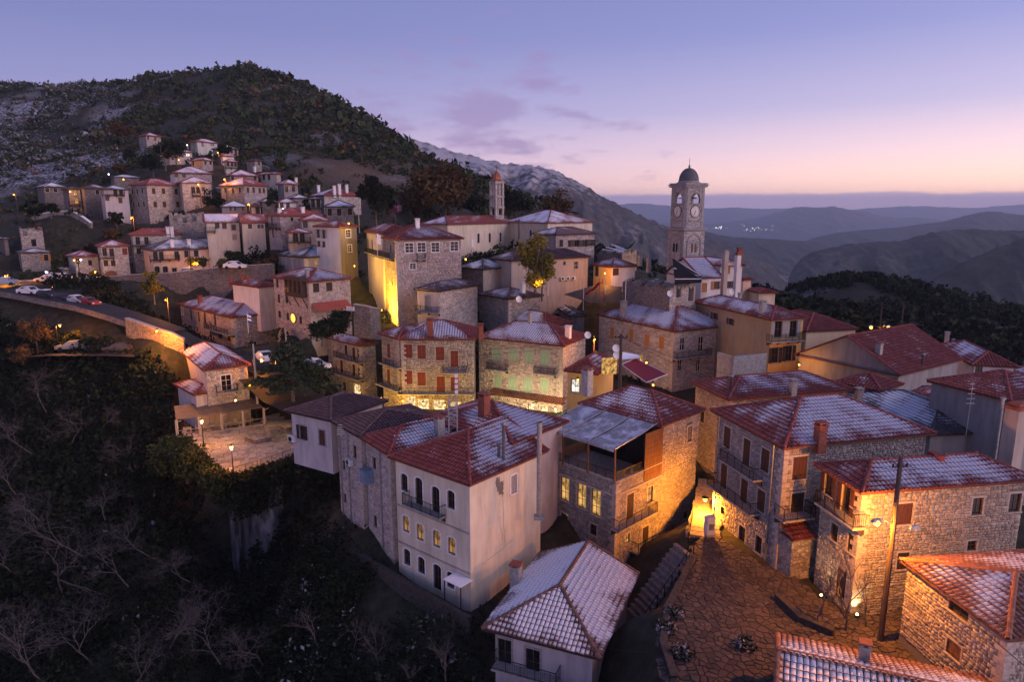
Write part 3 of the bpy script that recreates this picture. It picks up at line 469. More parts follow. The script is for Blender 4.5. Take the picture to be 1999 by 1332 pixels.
HO('grey_block', 'grey stone block house with a blue snowy roof beside the dark pine', (631, 401), (634, 403), (694, 402), D=148, h=5, wl_='stone_pink', wr_='stone_grey', roof='far_slate', snow=dict(L=.6, R=.75), pitch=.42, th0=12, wl=7, win=[('R', .9, 1.5, 'sh:dark', [(641, 414), (662, 414), (683, 413)])])
HO('long_white', 'long low red roofed house with white fascia and tall white chimneys', (604, 382), (630, 381), (708, 380), D=165, h=4, wl_='stone_grey', wr_='stone_pale', roof='far_red', snow=dict(L=.7, R=.15), pitch=.38, th0=32, chim=[(622, 362, 374, 'white'), (653, 363, 380, 'white'), (663, 360, 380, 'white'), (677, 361, 376, 'white')])
HO('square_small', 'small square stone house with snowy pyramid roof and white chimney', (538, 358), (552, 359), (585, 357), D=175, h=4.6, wl_='stone_pink', wr_='stone_pink', roof='far_red', snow=dict(L=.6, R=.65), pitch=.55, th0=30, win=[('L', .7, 1.2, 'dark', [(544, 367)]), ('R', .9, 1.6, 'dark', [(559, 369), (573, 368)])], chim=[(578, 347, 354, 'white')])
HO('mansion', 'pink stone mansion with a half red half snowy hip roof', (426, 361), (476, 361), (525, 362), D=165, h=4.6, wl_='stone_tan', wr_='stone_pink', roof='far_red', snow=dict(L=.7, R=.2), pitch=.50, th0=None, win=[('L', .8, 1.2, 'sh:dark', [(440, 371), (455, 372), (468, 371)]), ('R', .8, 1.3, 'sh:brown', [(484, 371), (495, 371), (507, 372), (515, 372)])])
HO('block', 'big four square stone block house with a red pyramid roof above the road', (250, 359), (285, 360), (355, 360), h=9.5, vb=437, wl_='stone_grey', wr_='stone_pale', roof='far_red', snow=dict(L=.15, R=.2), pitch=.42, win=[('L', .7, 1.3, 'sh:dark', [(259, 374), (268, 374), (278, 372), (261, 400), (271, 399), (281, 398)]), ('R', .9, 1.4, 'sh:brown', [(300, 373), (319, 373), (344, 374), (303, 399), (321, 399), (347, 399)])])
HO('ruin_wall', 'roofless stone ruin with three empty windows below the block house', (326, 413), (329, 414), (399, 414), D=147, h=5.5, wl_='stone_grey', wr_='stone_grey', roof=None, name='ruin', cat='ruin', ragged=True, ov=.05, th0=10, wl=6, win=[('R', .9, 1.3, 'hole', [(342, 427), (361, 429), (379, 426)])])
HO('lamp_house', 'snowy roofed house with arched doors lit by a street lamp right of the block house', (346, 355), (352, 356), (415, 355), D=170, h=5.5, wl_='stone_pale', wr_='stone_pale', roof='far_red', snow=dict(L=.7, R=.7), pitch=.42, th0=12, wl=8, win=[('R', .9, 1.6, 'sh:dark', [(377, 371), (387, 371)]), ('R', .7, 1.0, 'dark', [(397, 369)]), ('R', .9, 1.6, 'sh:brown', [(397, 388)])], balc=[('R', (376, 381), (392, 381), .8)])
HO('white_stone', 'house half white plaster and half stone with a wide pale roof', (331, 336), (336, 337), (416, 333), D=184, h=4.5, wl_='white', wr_='stone_pink', roof='far_red', snow=dict(L=.6, R=.62), pitch=.42, th0=10, wl=9, win=[('R', .9, 1.0, 'dark', [(343, 342), (359, 342)])])
HO('row_a', 'low stone house with a broad snowy roof above the pink mansion', (439, 341), (446, 342), (507, 342), D=184, h=4, wl_='stone_grey', wr_='stone_grey', roof='far_red', snow=dict(L=.6, R=.6), pitch=.42, th0=12, wl=9, win=[('R', .8, 1.1, 'sh:dark', [(454, 348), (498, 347)])])
HO('row_b', 'tall pale house with snow blue roof at the upper right of the cluster', (504, 339), (540, 339), (552, 339), D=188, h=5.5, th0=60, wl_='pale', wr_='tan', roof='far_red', snow=dict(L=.62, R=.2), pitch=.42, name='plaster_house', win=[('L', .9, 1.3, 'sh:dark', [(515, 345), (525, 346)])], chim=[(497, 325, 332, 'white')])
HO('terrace_up', 'stone house with a flat pitched roof and white quoins below the lamps', (369, 310), (394, 312), (419, 310), D=205, h=3.6, th0=42, wl_='stone_pink', wr_='stone_pink', roof='far_red', snow=dict(L=.5, R=.55), pitch=.42, win=[('L', .8, 1.5, 'sh:dark', [(377, 317)]), ('R', .7, 1.0, 'dark', [(401, 318), (411, 318)])])
HO('lilac_up', 'lilac plaster house with a lit window and snow dusted roof high in the village', (308, 293), (328, 294), (378, 296), D=214, h=5, th0=32, wl_='tan', wr_='lilac', roof='far_red', snow=dict(L=.45, R=.62), pitch=.36, name='plaster_house', win=[('R', .8, 1.2, 'dark', [(341, 301), (356, 303)]), ('R', 1.6, 1.0, 'litwhite', [(366, 302)])])
HO('top_left', 'highest stone house standing alone among the trees on the hillside', (267, 263), (284, 264), (317, 267), D=240, h=4.5, th0=40, wl_='stone_grey', wr_='stone_pink', roof='far_red', snow=dict(L=.1, R=.5), pitch=.42, win=[('R', .7, 1.2, 'sh:red', [(289, 269), (303, 271)])])
HO('top_mid', 'long house with a red and snowy roof near the top of the village', (368, 275), (384, 276), (427, 278), D=235, h=5.5, th0=36, wl_='stone_grey', wr_='pale', roof='far_red', snow=dict(L=.2, R=.55), pitch=.42, win=[('R', .8, 1.3, 'dark', [(395, 281)]), ('R', 1.2, .8, 'dark', [(414, 280)])])
HO('top_right', 'dark timber fronted house with a lit window near the top of the village', (412, 287), (430, 289), (468, 289), D=226, h=3.8, th0=34, wl_='stone_grey', wr_='tan', roof='far_brown', snow=dict(L=.55, R=.5), pitch=.46, win=[('R', .9, 1.0, 'litwhite', [(433, 292)]), ('R', .8, 1.2, 'sh:dark', [(444, 294), (452, 294), (460, 294)])])
HO('pale_step', 'small white house stepping down between the lamp and the bushes', (427, 302), (433, 304), (460, 304), D=214, h=4, th0=28, wl_='white', wr_='white', roof='far_red', snow=dict(L=.5, R=.55), pitch=.4, name='plaster_house')
HO('pale_low', 'small pale house with balcony and snowy pyramid roof under the white house', (434, 314), (438, 315), (466, 314), D=206, h=4.2, th0=20, wl_='pale', wr_='pale', roof='far_red', name='plaster_house', snow=dict(L=.6, R=.66), pitch=.5, win=[('R', .7, 1.2, 'sh:brown', [(445, 320), (453, 320), (461, 320)])], balc=[('R', (440, 327), (465, 327), .7)])
HO('russet_up', 'dark stone house among russet bushes at the upper right of the cluster', (478, 312), (496, 313), (514, 312), D=208, h=4, th0=40, wl_='stone_grey', wr_='stone_tan', roof='far_brown', snow=dict(L=.2, R=.2), pitch=.35, win=[('R', .9, 1.2, 'dark', [(505, 317)])])
HO('blue_roof', 'low shed like house with a bright snow roof beside a street lamp', (426, 402), (430, 403), (486, 401), D=152, h=3.6, wl_='grey', wr_='grey', roof='far_slate', snow=dict(L=.8, R=.85), pitch=.42, th0=8, wl=7, win=[('R', .5, .8, 'dark', [(450, 407), (459, 408), (474, 408)])])
HO('brown_small', 'small brown roofed house with a timber door beside the lamp pole', (484, 402), (487, 403), (512, 403), D=151, h=3.2, wl_='tan', wr_='tan', roof='far_brown', snow=dict(L=.2, R=.15), pitch=.5, th0=12, wl=5, win=[('R', .9, 1.6, 'door', [(504, 410)])])
HO('snow_dark', 'dark walled house with a blue snow roof left of the little fir', (502, 393), (508, 394), (541, 393), D=153, h=4, wl_='stone_dark', wr_='stone_dark', roof='far_slate', snow=dict(L=.7, R=.8), pitch=.5, th0=16, wl=7)
HO('white_small', 'small bright white house with two dark windows right of the little fir', (538, 394), (541, 395), (582, 393), D=152, h=3.6, wl_='white', wr_='white', roof='far_red', name='plaster_house', snow=dict(L=.7, R=.66), pitch=.4, th0=16, wl=6, win=[('R', .8, 1.2, 'dark', [(550, 401), (562, 401)])])
HO('snow_flat', 'house with a wide blue white roof behind the small white house', (562, 385), (570, 386), (602, 385), D=160, h=3.5, wl_='stone_grey', wr_='stone_grey', roof='far_slate', snow=dict(L=.8, R=.85), pitch=.42, th0=18, wl=9)
HO('wood_porch', 'timber fronted house with a pillared porch beside the grey stone block', (599, 387), (602, 388), (630, 387), D=150, h=5, wl_='tan', wr_='tan', roof='far_slate', snow=dict(L=.7, R=.7), pitch=.25, th0=10, wl=6, win=[('R', .8, 1.7, 'sh:dark', [(611, 397), (619, 397), (626, 397)])], balc=[('R', (602, 406), (630, 406), .9)])
# --- far left
HO('left_a', 'snow roofed house at the far left end of the village', (68, 362), (82, 364), (130, 361), D=185, h=5, th0=24, wl_='stone_dark', wr_='stone_dark', roof='far_slate', snow=dict(L=.75, R=.75), pitch=.42, win=[('R', .9, 1.3, 'dark', [(92, 370), (108, 370)])])
HO('left_b', 'dark timber house with an orange lit balcony at the far left', (118, 366), (131, 369), (160, 368), D=176, h=6, th0=28, wl_='stone_dark', wr_='tan', roof='far_brown', snow=dict(L=.2, R=.2), pitch=.36, win=[('R', .9, 1.5, 'litdim', [(147, 375), (150, 392)])], balc=[('R', (136, 400), (158, 400), .9)])
HO('left_c', 'dark stone house with a brown roof between the lit balcony and the lilac house', (155, 365), (161, 367), (212, 365), D=172, h=6.5, th0=22, wl_='stone_dark', wr_='stone_dark', roof='far_brown', snow=dict(L=.35, R=.3), pitch=.36, win=[('R', .8, 1.2, 'dark', [(190, 375)])])
HO('left_d', 'lilac plaster house with a dark timber gallery left of the block house', (195, 366), (199, 369), (254, 362), D=165, h=7, th0=25, wl_='lilac', wr_='lilac', roof='far_slate', name='plaster_house', snow=dict(L=.5, R=.6), pitch=.34, wl=7, win=[('R', .8, 1.3, 'dark', [(206, 386), (217, 391), (235, 391)]), ('R', .8, 1.5, 'sh:dark', [(210, 376), (225, 374), (236, 373)])], balc=[('R', (198, 382), (244, 378), 1.0)])
HO('left_e', 'low house with a flat snow roof and a bluish lamp behind the lilac house', (212, 343), (220, 345), (275, 342), D=195, h=4, th0=22, wl_='stone_dark', wr_='stone_dark', roof='far_slate', snow=dict(L=.8, R=.8), pitch=.25)
HO('ruin_left', 'ruined square stone house without a roof on the dark slope at the left', (34, 443), (38, 444), (83, 443), D=150, h=4.6, th0=15, wl_='stone_tan', wr_='stone_tan', roof=None, name='ruin', cat='ruin', ragged=True, ov=.05, wl=5, win=[('R', .8, 1.2, 'hole', [(49, 455)]), ('R', .9, 1.6, 'hole', [(66, 474)])])
HO('barn_left', 'low stone barn with a snowy shed roof on the dark slope at the left', (31, 492), (36, 494), (101, 489), D=145, h=4, th0=22, wl_='stone_grey', wr_='stone_grey', roof='far_slate', name='barn', cat='barn', snow=dict(L=.6, R=.6), pitch=.25, wl=6, win=[('R', .8, 1.4, 'open:ochre', [(90, 503)])])
HO('hut_left', 'small snow roofed hut beside the upper road at the left', (0, 464), (4, 466), (20, 463), D=150, h=3.5, th0=15, wl_='stone_dark', wr_='stone_dark', roof='far_slate', name='hut', cat='hut', snow=dict(L=.8, R=.8), pitch=.2, wl=5)
HO('garage_hut', 'garage hut with a white roof left of the arched garages', (113, 524), (120, 526), (139, 524), D=137, h=3, th0=25, wl_='stone_dark', wr_='stone_dark', roof='far_slate', name='hut', cat='hut', snow=dict(L=.9, R=.9), pitch=.2, wl=4)
HO('distant_white', 'tiny white house alone on the dark wooded ridge at the right', (1767, 599), (1770, 600), (1784, 599), D=300, h=4, th0=15, wl_='white', wr_='white', roof='far_slate', name='plaster_house', snow=dict(L=.5, R=.5), pitch=.3, wl=5)
# ------------------------------------------------------------------ terrain: one sheet, heights interpolated between surveyed points
TP = []
for h in HS.values():
    t = h['th']; e1 = Vector((math.cos(t), math.sin(t), 0)); e2 = Vector((-math.sin(t), math.cos(t), 0))
    k = h['ctr']
    if h['key'] in ('plaster_a', 'cafe_low', 'cafe', 'amber_roof'): continue
    for a, b in ((-.5, -.5), (.5, -.5), (-.5, .5), (.5, .5), (0, 0)):
        q = k + e1 * a * h['w1'] + e2 * b * h['w2']; TP.append((q.x, q.y, h['base'] - .25))
def tp(u, v, D=None, z=None):
    p = pd(u, v, D) if D else pz(u, v, z); TP.append((p.x, p.y, p.z))
for a in [(0, 200, 560), (50, 192, 560), (100, 194, 560), (150, 192, 560), (215, 218, 540), (250, 214, 500), (300, 184, 470), (345, 162, 450), (390, 146, 440), (440, 141, 430), (480, 140, 430), (520, 146, 425), (560, 162, 420), (600, 168, 410),
          (650, 197, 400), (700, 228, 390), (740, 255, 380), (800, 293, 365), (870, 335, 340), (930, 368, 310), (975, 392, 290), (1040, 405, 280), (1110, 425, 260),
          (-150, 205, 560), (-400, 215, 560), (0, 300, 330), (100, 290, 320), (200, 260, 330), (60, 330, 230), (180, 320, 230), (250, 240, 320), (400, 225, 300), (520, 240, 300), (620, 300, 250), (700, 345, 220), (800, 380, 205), (860, 400, 190),
          (600, 330, 215), (640, 240, 330), (420, 245, 270), (540, 290, 240), (0, 400, 190), (40, 420, 170), (100, 420, 160), (-200, 420, 200)]: tp(*a)
for u in range(-500, 1200, 170):      # behind the ridge the ground falls away
    p = pd(u, 408, 860); TP.append((p.x, p.y, -60 if u < 700 else -200))
# upper road, retaining wall and the lower road
ROAD_UP = [(-60, 553, 128), (40, 556, 130), (120, 553, 132), (200, 549, 132), (260, 544, 132), (340, 540, 130), (400, 533, 130), (470, 527, 130), (540, 523, 128)]
ROAD_LO = [(-80, 565, 122), (0, 568, 120), (50, 575, 118), (110, 587, 115), (170, 598, 112), (230, 615, 108), (290, 635, 105), (340, 653, 103), (385, 676, 103.5), (430, 697, 102), (475, 714, 99.5), (520, 728, 96), (560, 752, 92)]
for a in ROAD_UP: tp(*a)
for a in ROAD_LO: tp(*a)
for u, v, D in ROAD_LO[1:8]: p = pd(u, v, D); q = p * ((D - 7) / D); TP.append((q.x, q.y, p.z - 5.5))
LOT = [(120, 690, 104), (200, 688, 102), (290, 690, 100)]
for a in LOT: tp(*a)
# gorge under the village
for a in [(0, 760, 105), (100, 770, 100), (200, 790, 98), (300, 800, 96), (0, 900, 95), (120, 920, 92), (250, 930, 88), (340, 880, 90), (0, 1080, 78), (150, 1080, 76), (300, 1060, 74), (400, 1010, 84), (0, 1250, 64), (150, 1250, 62), (300, 1240, 60), (430, 1150, 78),
          (0, 1400, 56), (200, 1400, 54), (400, 1380, 54), (500, 1250, 63), (470, 1110, 78), (600, 1230, 57), (700, 1240, 54), (560, 1130, 73), (640, 1090, 62.5), (500, 1060, 80), (800, 1290, 50), (700, 1360, 49), (900, 1400, 46), (850, 1235, 51), (625, 1045, 66), (-200, 900, 100), (-300, 1300, 66)]: tp(*a)
# cafe terrace, lane, flagged square
ZT = -29.0
for u, v in ((370, 850), (520, 850), (585, 880), (455, 930), (420, 890), (520, 900), (600, 850), (640, 800), (560, 800)): tp(u, v, z=ZT - .15)
ZP = HS['corner']['base']
for u, v in ((1390, 1050), (1500, 1113), (1340, 1120), (1310, 1200), (1420, 1150), (1420, 1250), (1330, 1332), (1480, 1332), (1560, 1180), (1640, 1220), (1710, 1230), (1400, 1400), (1250, 1420), (1560, 1420)): tp(u, v, z=ZP - .2)
for a in [(1383, 1010, 57), (1385, 975, 62), (1390, 940, 66)]: tp(*a)
for a in [(1225, 1210, 46.5), (1240, 1290, 44), (1180, 1400, 40), (1080, 1420, 40), (1290, 1060, 56.5)]: tp(*a)
[tp(u, v, z=z) for u, v, z in ((1180, 775, -25.8), (1250, 768, -25.7), (1330, 770, -25.5), (1430, 735, -25), (1120, 800, -26.8), (1000, 815, -27.2), (1440, 700, -24.6), (1200, 800, -26.2), (1280, 820, -26.3), (1350, 800, -26.2), (1420, 790, -25.8), (1250, 850, -26.6), (1165, 740, -25.6), (1380, 762, -25.6), (760, 815, -27.6), (850, 815, -27.6), (930, 812, -27.5), (660, 810, -28), (380, 800, -28.5), (430, 790, -28.3), (350, 740, -27.5), (760, 1120, -30.3), (840, 1165, -30.4), (900, 1212, -30.8), (800, 1185, -31), (700, 1110, -30.4), (950, 1230, -31))]
tp(1150, 580, 112); tp(1200, 590, 106); tp(1100, 575, 110)
# right: dark wooded shoulder and the drop into the valley
for a in [(1530, 575, 240), (1600, 563, 250), (1680, 562, 255), (1740, 577, 260), (1770, 596, 270), (1820, 612, 270), (1900, 640, 265), (1960, 652, 260), (2100, 690, 250), (1580, 610, 170), (1700, 620, 165), (1800, 660, 150), (1900, 690, 140), (2000, 715, 130), (1640, 640, 130), (2200, 760, 120)]: tp(*a)
for u, D, z in [(1350, 230, -45), (1450, 230, -55), (1500, 240, -60), (1350, 400, -130), (1450, 400, -140), (1550, 420, -150), (1700, 430, -150), (1850, 430, -150), (2050, 430, -150), (2300, 430, -150), (1400, 860, -300), (1600, 860, -310), (1800, 860, -310), (2050, 860, -310), (2300, 860, -310), (1250, 260, -30), (1250, 500, -150), (1200, 860, -260), (1200, 200, -18), (1180, 300, -50)]:
    p = pd(u, 408, D); TP.append((p.x, p.y, z))
for x, y, z in [(-40, 5, -45), (0, 10, -40), (40, 10, -34), (80, 20, -36), (-90, 20, -45), (120, 60, -38), (90, 100, -34), (-160, 60, -38), (60, 40, -31)]: TP.append((x, y, z))
TPa = np.array(TP); key = np.round(TPa[:, :2] / .6).astype(int)
_, ui = np.unique(key, axis=0, return_index=True); TPa = TPa[np.sort(ui)]
_XY = TPa[:, :2]; _n = len(TPa)
_A = np.zeros((_n + 1, _n + 1)); _A[:_n, :_n] = -np.sqrt(((_XY[:, None] - _XY[None]) ** 2).sum(-1) + .25); _A[np.arange(_n), np.arange(_n)] += .25
_A[:_n, _n] = 1; _A[_n, :_n] = 1
_w = np.linalg.solve(_A, np.append(TPa[:, 2], 0))
_PT = [pz(u, v, ZT)[:2] for u, v in ((336, 792), (515, 782), (565, 818), (640, 838), (594, 890), (455, 940), (350, 858))]
_HB = [(h['ctr'].x, h['ctr'].y, math.cos(h['th']), math.sin(h['th']), h['w1'] / 2, h['w2'] / 2, h['base'], math.hypot(h['ctr'].x, h['ctr'].y)) for h in HS.values() if h['key'] not in ('plaster_a', 'cafe_low', 'terrace', 'snow_front', 'old_front')]
def ground(x, y):
    x = np.atleast_1d(np.asarray(x, float)); y = np.atleast_1d(np.asarray(y, float)); o = np.empty(x.size); xf = x.ravel(); yf = y.ravel()
    for i in range(0, x.size, 20000):
        d = np.sqrt((xf[i:i + 20000, None] - _XY[None, :, 0]) ** 2 + (yf[i:i + 20000, None] - _XY[None, :, 1]) ** 2 + .25)
        o[i:i + 20000] = -d @ _w[:_n] + _w[_n]
    r = np.hypot(xf, yf)
    for hx, hy, hc, hs_, ha, hb, hzb, hr_ in _HB:       # in front of a house the ground stays below its doorstep
        k = np.nonzero((np.abs(xf - hx) < ha + hb + 12) & (np.abs(yf - hy) < ha + hb + 12) & (r < hr_ + .5))[0]
        if not len(k): continue
        dx, dy = xf[k] - hx, yf[k] - hy; d = np.hypot(np.maximum(np.abs(dx * hc + dy * hs_) - ha, 0), np.maximum(np.abs(-dx * hs_ + dy * hc) - hb, 0))
        o[k] = np.minimum(o[k], hzb - .12 + .3 * np.maximum(d - 3, 0) + np.where(d > 9, 99, 0))
    pt = np.nonzero((xf > -50) & (xf < -20) & (yf > 66) & (yf < 96))[0]
    if len(pt):
        ins = np.zeros(len(pt), bool)
        for i in range(len(_PT)):
            (x0, y0), (x1, y1) = _PT[i - 1], _PT[i]; xx, yy = xf[pt], yf[pt]
            ins ^= ((y0 > yy) != (y1 > yy)) & (xx < (x1 - x0) * (yy - y0) / (y1 - y0) + x0)
        o[pt[ins]] = np.minimum(o[pt[ins]], ZT - .2)
    amp = np.clip((r - 150) / 150, 0, 1) * np.clip((600 - r) / 100 + 1, 0, 1)
    o += amp * 9 * (fbm(xf / 38, yf / 38, 4, 3) - .47)
    return o.reshape(x.shape)
def gz(x, y): return float(ground(x, y)[0])
NA, NRr = 360, 250
az_ = np.radians(np.linspace(-62, 62, NA)); rr_ = np.exp(np.linspace(math.log(9), math.log(880), NRr))
AA, RR = np.meshgrid(az_, rr_); GX = RR * np.sin(AA); GY = RR * np.cos(AA); GZ = ground(GX, GY)
def gridfaces(nu, nv):
    i = np.arange(nv - 1)[:, None] * nu + np.arange(nu - 1)[None]; i = i.ravel()
    return np.stack([i, i + 1, i + nu + 1, i + nu], 1)
az_d = np.degrees(AA)
frost = np.clip((-20 - az_d) / 9, 0, 1) * np.clip((RR - 195) / 70, 0, 1) * (.25 + .5 * np.clip((fbm(GX / 30, GY / 30, 4, 9) - .4) * 4, 0, 1))
frost = np.maximum(frost, .38 * np.clip((RR - 100) / 60, 0, 1) * np.clip((-8 - az_d) / 8, 0, 1) * (RR < 330))
crag = np.clip((fbm(GX / 26, GY / 26, 5, 77) - .55) * 9, 0, 1) * (RR > 200)
dry = np.clip(1 - np.abs(az_d + 12) / 7, 0, 1) * np.clip(1 - np.abs(RR - 235) / 60, 0, 1)
m_ground, nt, b = newmat('ground_earth', (.04, .035, .03), .95)
a = attrib(nt, 'tc'); v = coord(nt, kind='Object')
n1 = noise(nt, v, .10, 6, .6); n2 = noise(nt, v, .9, 5, .65)
col = ramp(nt, n2, [(.3, (.013, .015, .009)), (.5, (.028, .028, .017)), (.7, (.052, .046, .03))])
col = MIX(nt, a[1], col, ramp(nt, n2, [(.3, (.09, .05, .03)), (.7, (.19, .12, .07))]))
col = MIX(nt, M(nt, 'MULTIPLY', a[2], .8), col, ramp(nt, n2, [(.35, (.06, .055, .055)), (.65, (.24, .22, .21))]))
s_ = M(nt, 'MULTIPLY', M(nt, 'SUBTRACT', M(nt, 'ADD', M(nt, 'MULTIPLY', a[0], .62), M(nt, 'ADD', M(nt, 'MULTIPLY', n2, .75), M(nt, 'MULTIPLY', n1, .35))), .93), 5, clamp=True)
col = MIX(nt, s_, col, MIX(nt, ramp(nt, n2, [(.45, (0, 0, 0)), (.75, (1, 1, 1))]), (.22, .21, .23), (.7, .71, .78))); nt.links.new(col, b.inputs['Base Color']); bump(nt, b, n2, .6, .3)
att = np.zeros((GX.size, 4)); att[:, 0] = frost.ravel(); att[:, 1] = dry.ravel(); att[:, 2] = crag.ravel(); att[:, 3] = 1
tag(np_obj('ground', np.stack([GX, GY, GZ], -1).reshape(-1, 3), gridfaces(NA, NRr), m_ground, attr={'tc': att}, smooth=True), kind='structure')
# ground under and behind the viewer, and the valley floor out to the horizon
ZV = -320.0
m_valley = simple('valley_floor', (.05, .05, .045), .95, 0, .5, .0012)
mb = MB(); mb.quad((-14000, -400, ZV), (14000, -400, ZV), (14000, 14500, ZV), (-14000, 14500, ZV)); tag(mb.obj('valley_floor', m_valley), kind='structure')

# ------------------------------------------------------------------ mountains: each ridge a real ridge at its own distance
def mountain_mat(name, c0, c1, sc, snowline=None, rocky=None):
    m, nt, b = newmat(name, c0, .95)
    v = coord(nt); n1 = noise(nt, v, sc, 7, .65); n2 = noise(nt, v, sc * .18, 5, .6)
    col = MIX(nt, ramp(nt, n1, [(.35, (0, 0, 0)), (.65, (1, 1, 1))]), c0, c1)
    if rocky: col = MIX(nt, ramp(nt, M(nt, 'MULTIPLY_ADD', n2, .6, M(nt, 'MULTIPLY', n1, .4)), [(.56, (0, 0, 0)), (.64, (1, 1, 1))]), col, rocky)
    if snowline is not None:
        g = N('ShaderNodeNewGeometry', nt); sz = N('ShaderNodeSeparateXYZ', nt); nt.links.new(g.outputs['Position'], sz.inputs[0])
        h = M(nt, 'DIVIDE', M(nt, 'SUBTRACT', sz.outputs[2], snowline[0]), snowline[1])
        f = M(nt, 'MULTIPLY', M(nt, 'SUBTRACT', M(nt, 'ADD', M(nt, 'MINIMUM', h, 1.1), M(nt, 'MULTIPLY', M(nt, 'SUBTRACT', n1, .5), 2.6)), .55), 1.8, clamp=True)
        col = MIX(nt, M(nt, 'MULTIPLY', f, .6), col, (.55, .53, .57))
    nt.links.new(col, b.inputs['Base Color']); bump(nt, b, n1, 1.0, 3 / sc * .05); return m
def ridge(name, prof, D, foot, mat, zf=ZV, nu=260, nr=90, amp=.16, seed=1, back=.6, rough=.012, spur=6):
    """prof: crest as (u, v) survey pixels or (u, v, D); foot: distance run of the front slope in metres"""
    us = np.array([p[0] for p in prof], float); vs = np.array([p[1] for p in prof], float); ds = np.array([p[2] if len(p) > 2 else D for p in prof], float)
    uu = np.linspace(us[0], us[-1], nu); vv = np.interp(uu, us, vs); dd = np.interp(uu, us, ds)
    vv = np.convolve(np.pad(vv, 4, 'edge'), np.ones(9) / 9, 'valid')
    a = (uu - 999.5) / F; b = (vv - 666) / F
    X = a * dd; Y = (cp - b * sp) * dd; Z = (-sp - b * cp) * dd
    H = np.maximum(Z - zf, 20)
    Z = Z + rough * H * (fbm(uu / 9, uu * 0, 4, seed) - .5) * 2
    rows = []; L = np.hypot(X, Y); dx, dy = X / L, Y / L
    for j in range(nr):
        t = j / (nr - 1)
        run = t * foot
        x = X - dx * run; y = Y - dy * run
        n = fbm(x / foot * spur + 9 * seed, y / foot * spur * .6, 5, seed); n2 = 1 - np.abs(2 * fbm(x / foot * spur * 1.7, y / foot * spur * .5 + 3, 4, seed + 5) - 1)
        z = zf + H * (1 - t) ** 1.15 + H * amp * ((n - .48) * 1.6 + (n2 - .7) * 1.2) * min(1, t * 5) * (1 - t) ** .4
        if j == nr - 1: z = np.full_like(z, zf - 4)
        if j == 0: z = Z
        rows.append(np.stack([x, y, z], -1))
    for j in range(1, 12):
        t = j / 11; x = X + dx * t * foot * back; y = Y + dy * t * foot * back
        rows.insert(0, np.stack([x, y, zf - 4 + (Z - zf + 4) * (1 - t) ** 1.2], -1))
    V = np.stack(rows).reshape(-1, 3)
    return tag(np_obj(name, V, gridfaces(nu, len(rows)), mat, smooth=True), kind='structure')
m_mtn = mountain_mat('mountain_scrub', (.035, .036, .036), (.10, .092, .088), .08, (-25, 95), (.18, .165, .16))
m_dark = mountain_mat('wooded_slope', (.012, .018, .016), (.05, .06, .045), .045)
m_cliff = mountain_mat('wooded_cliff', (.012, .018, .016), (.05, .06, .045), .03, None, (.11, .10, .09))
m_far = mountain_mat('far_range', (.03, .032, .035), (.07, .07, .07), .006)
ridge('snowy_mountain', [(480, 170), (600, 200), (700, 228), (760, 252), (800, 268), (870, 290), (920, 304), (985, 319), (1040, 320), (1090, 337), (1130, 356), (1160, 374), (1210, 399), (1260, 424), (1300, 442), (1380, 462), (1450, 490), (1500, 512), (1540, 540)], 1150, 760, m_mtn, seed=3, amp=.15, nu=380, nr=120, spur=9)
ridge('gorge_hill', [(1180, 452), (1300, 448), (1376, 452), (1424, 462), (1470, 465), (1512, 467), (1560, 470), (1600, 474), (1640, 492), (1680, 520)], 2700, 1300, m_dark, seed=7, amp=.16)
ridge('canyon_hill', [(1520, 590), (1540, 540), (1556, 510), (1575, 497), (1600, 488), (1660, 475), (1710, 472), (1760, 471), (1800, 457), (1840, 450), (1872, 447), (1930, 449), (1999, 450), (2120, 446), (2300, 440)], 1500, 700, m_cliff, seed=11, amp=.18, spur=7)
ridge('near_hill', [(1640, 660), (1700, 610), (1750, 585), (1800, 556), (1860, 522), (1920, 492), (1960, 478), (1999, 466), (2100, 450), (2300, 430)], 950, 480, m_dark, seed=15, amp=.14, spur=6)
ridge('middle_hill', [(1500, 500), (1572, 470), (1600, 461), (1640, 453), (1700, 448), (1760, 443), (1800, 437), (1824, 435), (1860, 428), (1890, 419), (1920, 413), (1945, 412), (1975, 418), (1999, 420), (2080, 424), (2300, 415)], 3800, 1500, m_dark, seed=19, amp=.15)
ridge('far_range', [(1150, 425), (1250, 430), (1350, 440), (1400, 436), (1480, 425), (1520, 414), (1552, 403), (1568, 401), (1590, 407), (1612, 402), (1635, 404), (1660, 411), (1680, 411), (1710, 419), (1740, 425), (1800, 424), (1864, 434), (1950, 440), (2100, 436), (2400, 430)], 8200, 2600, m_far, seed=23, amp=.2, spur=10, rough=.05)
ridge('farthest_range', [(900, 400), (1150, 405), (1250, 396), (1320, 404), (1376, 408), (1440, 404), (1480, 408), (1540, 406), (1650, 410), (1760, 402), (1900, 406), (2050, 396), (2400, 400)], 11500, 2600, m_far, seed=27, amp=.15, rough=.05)
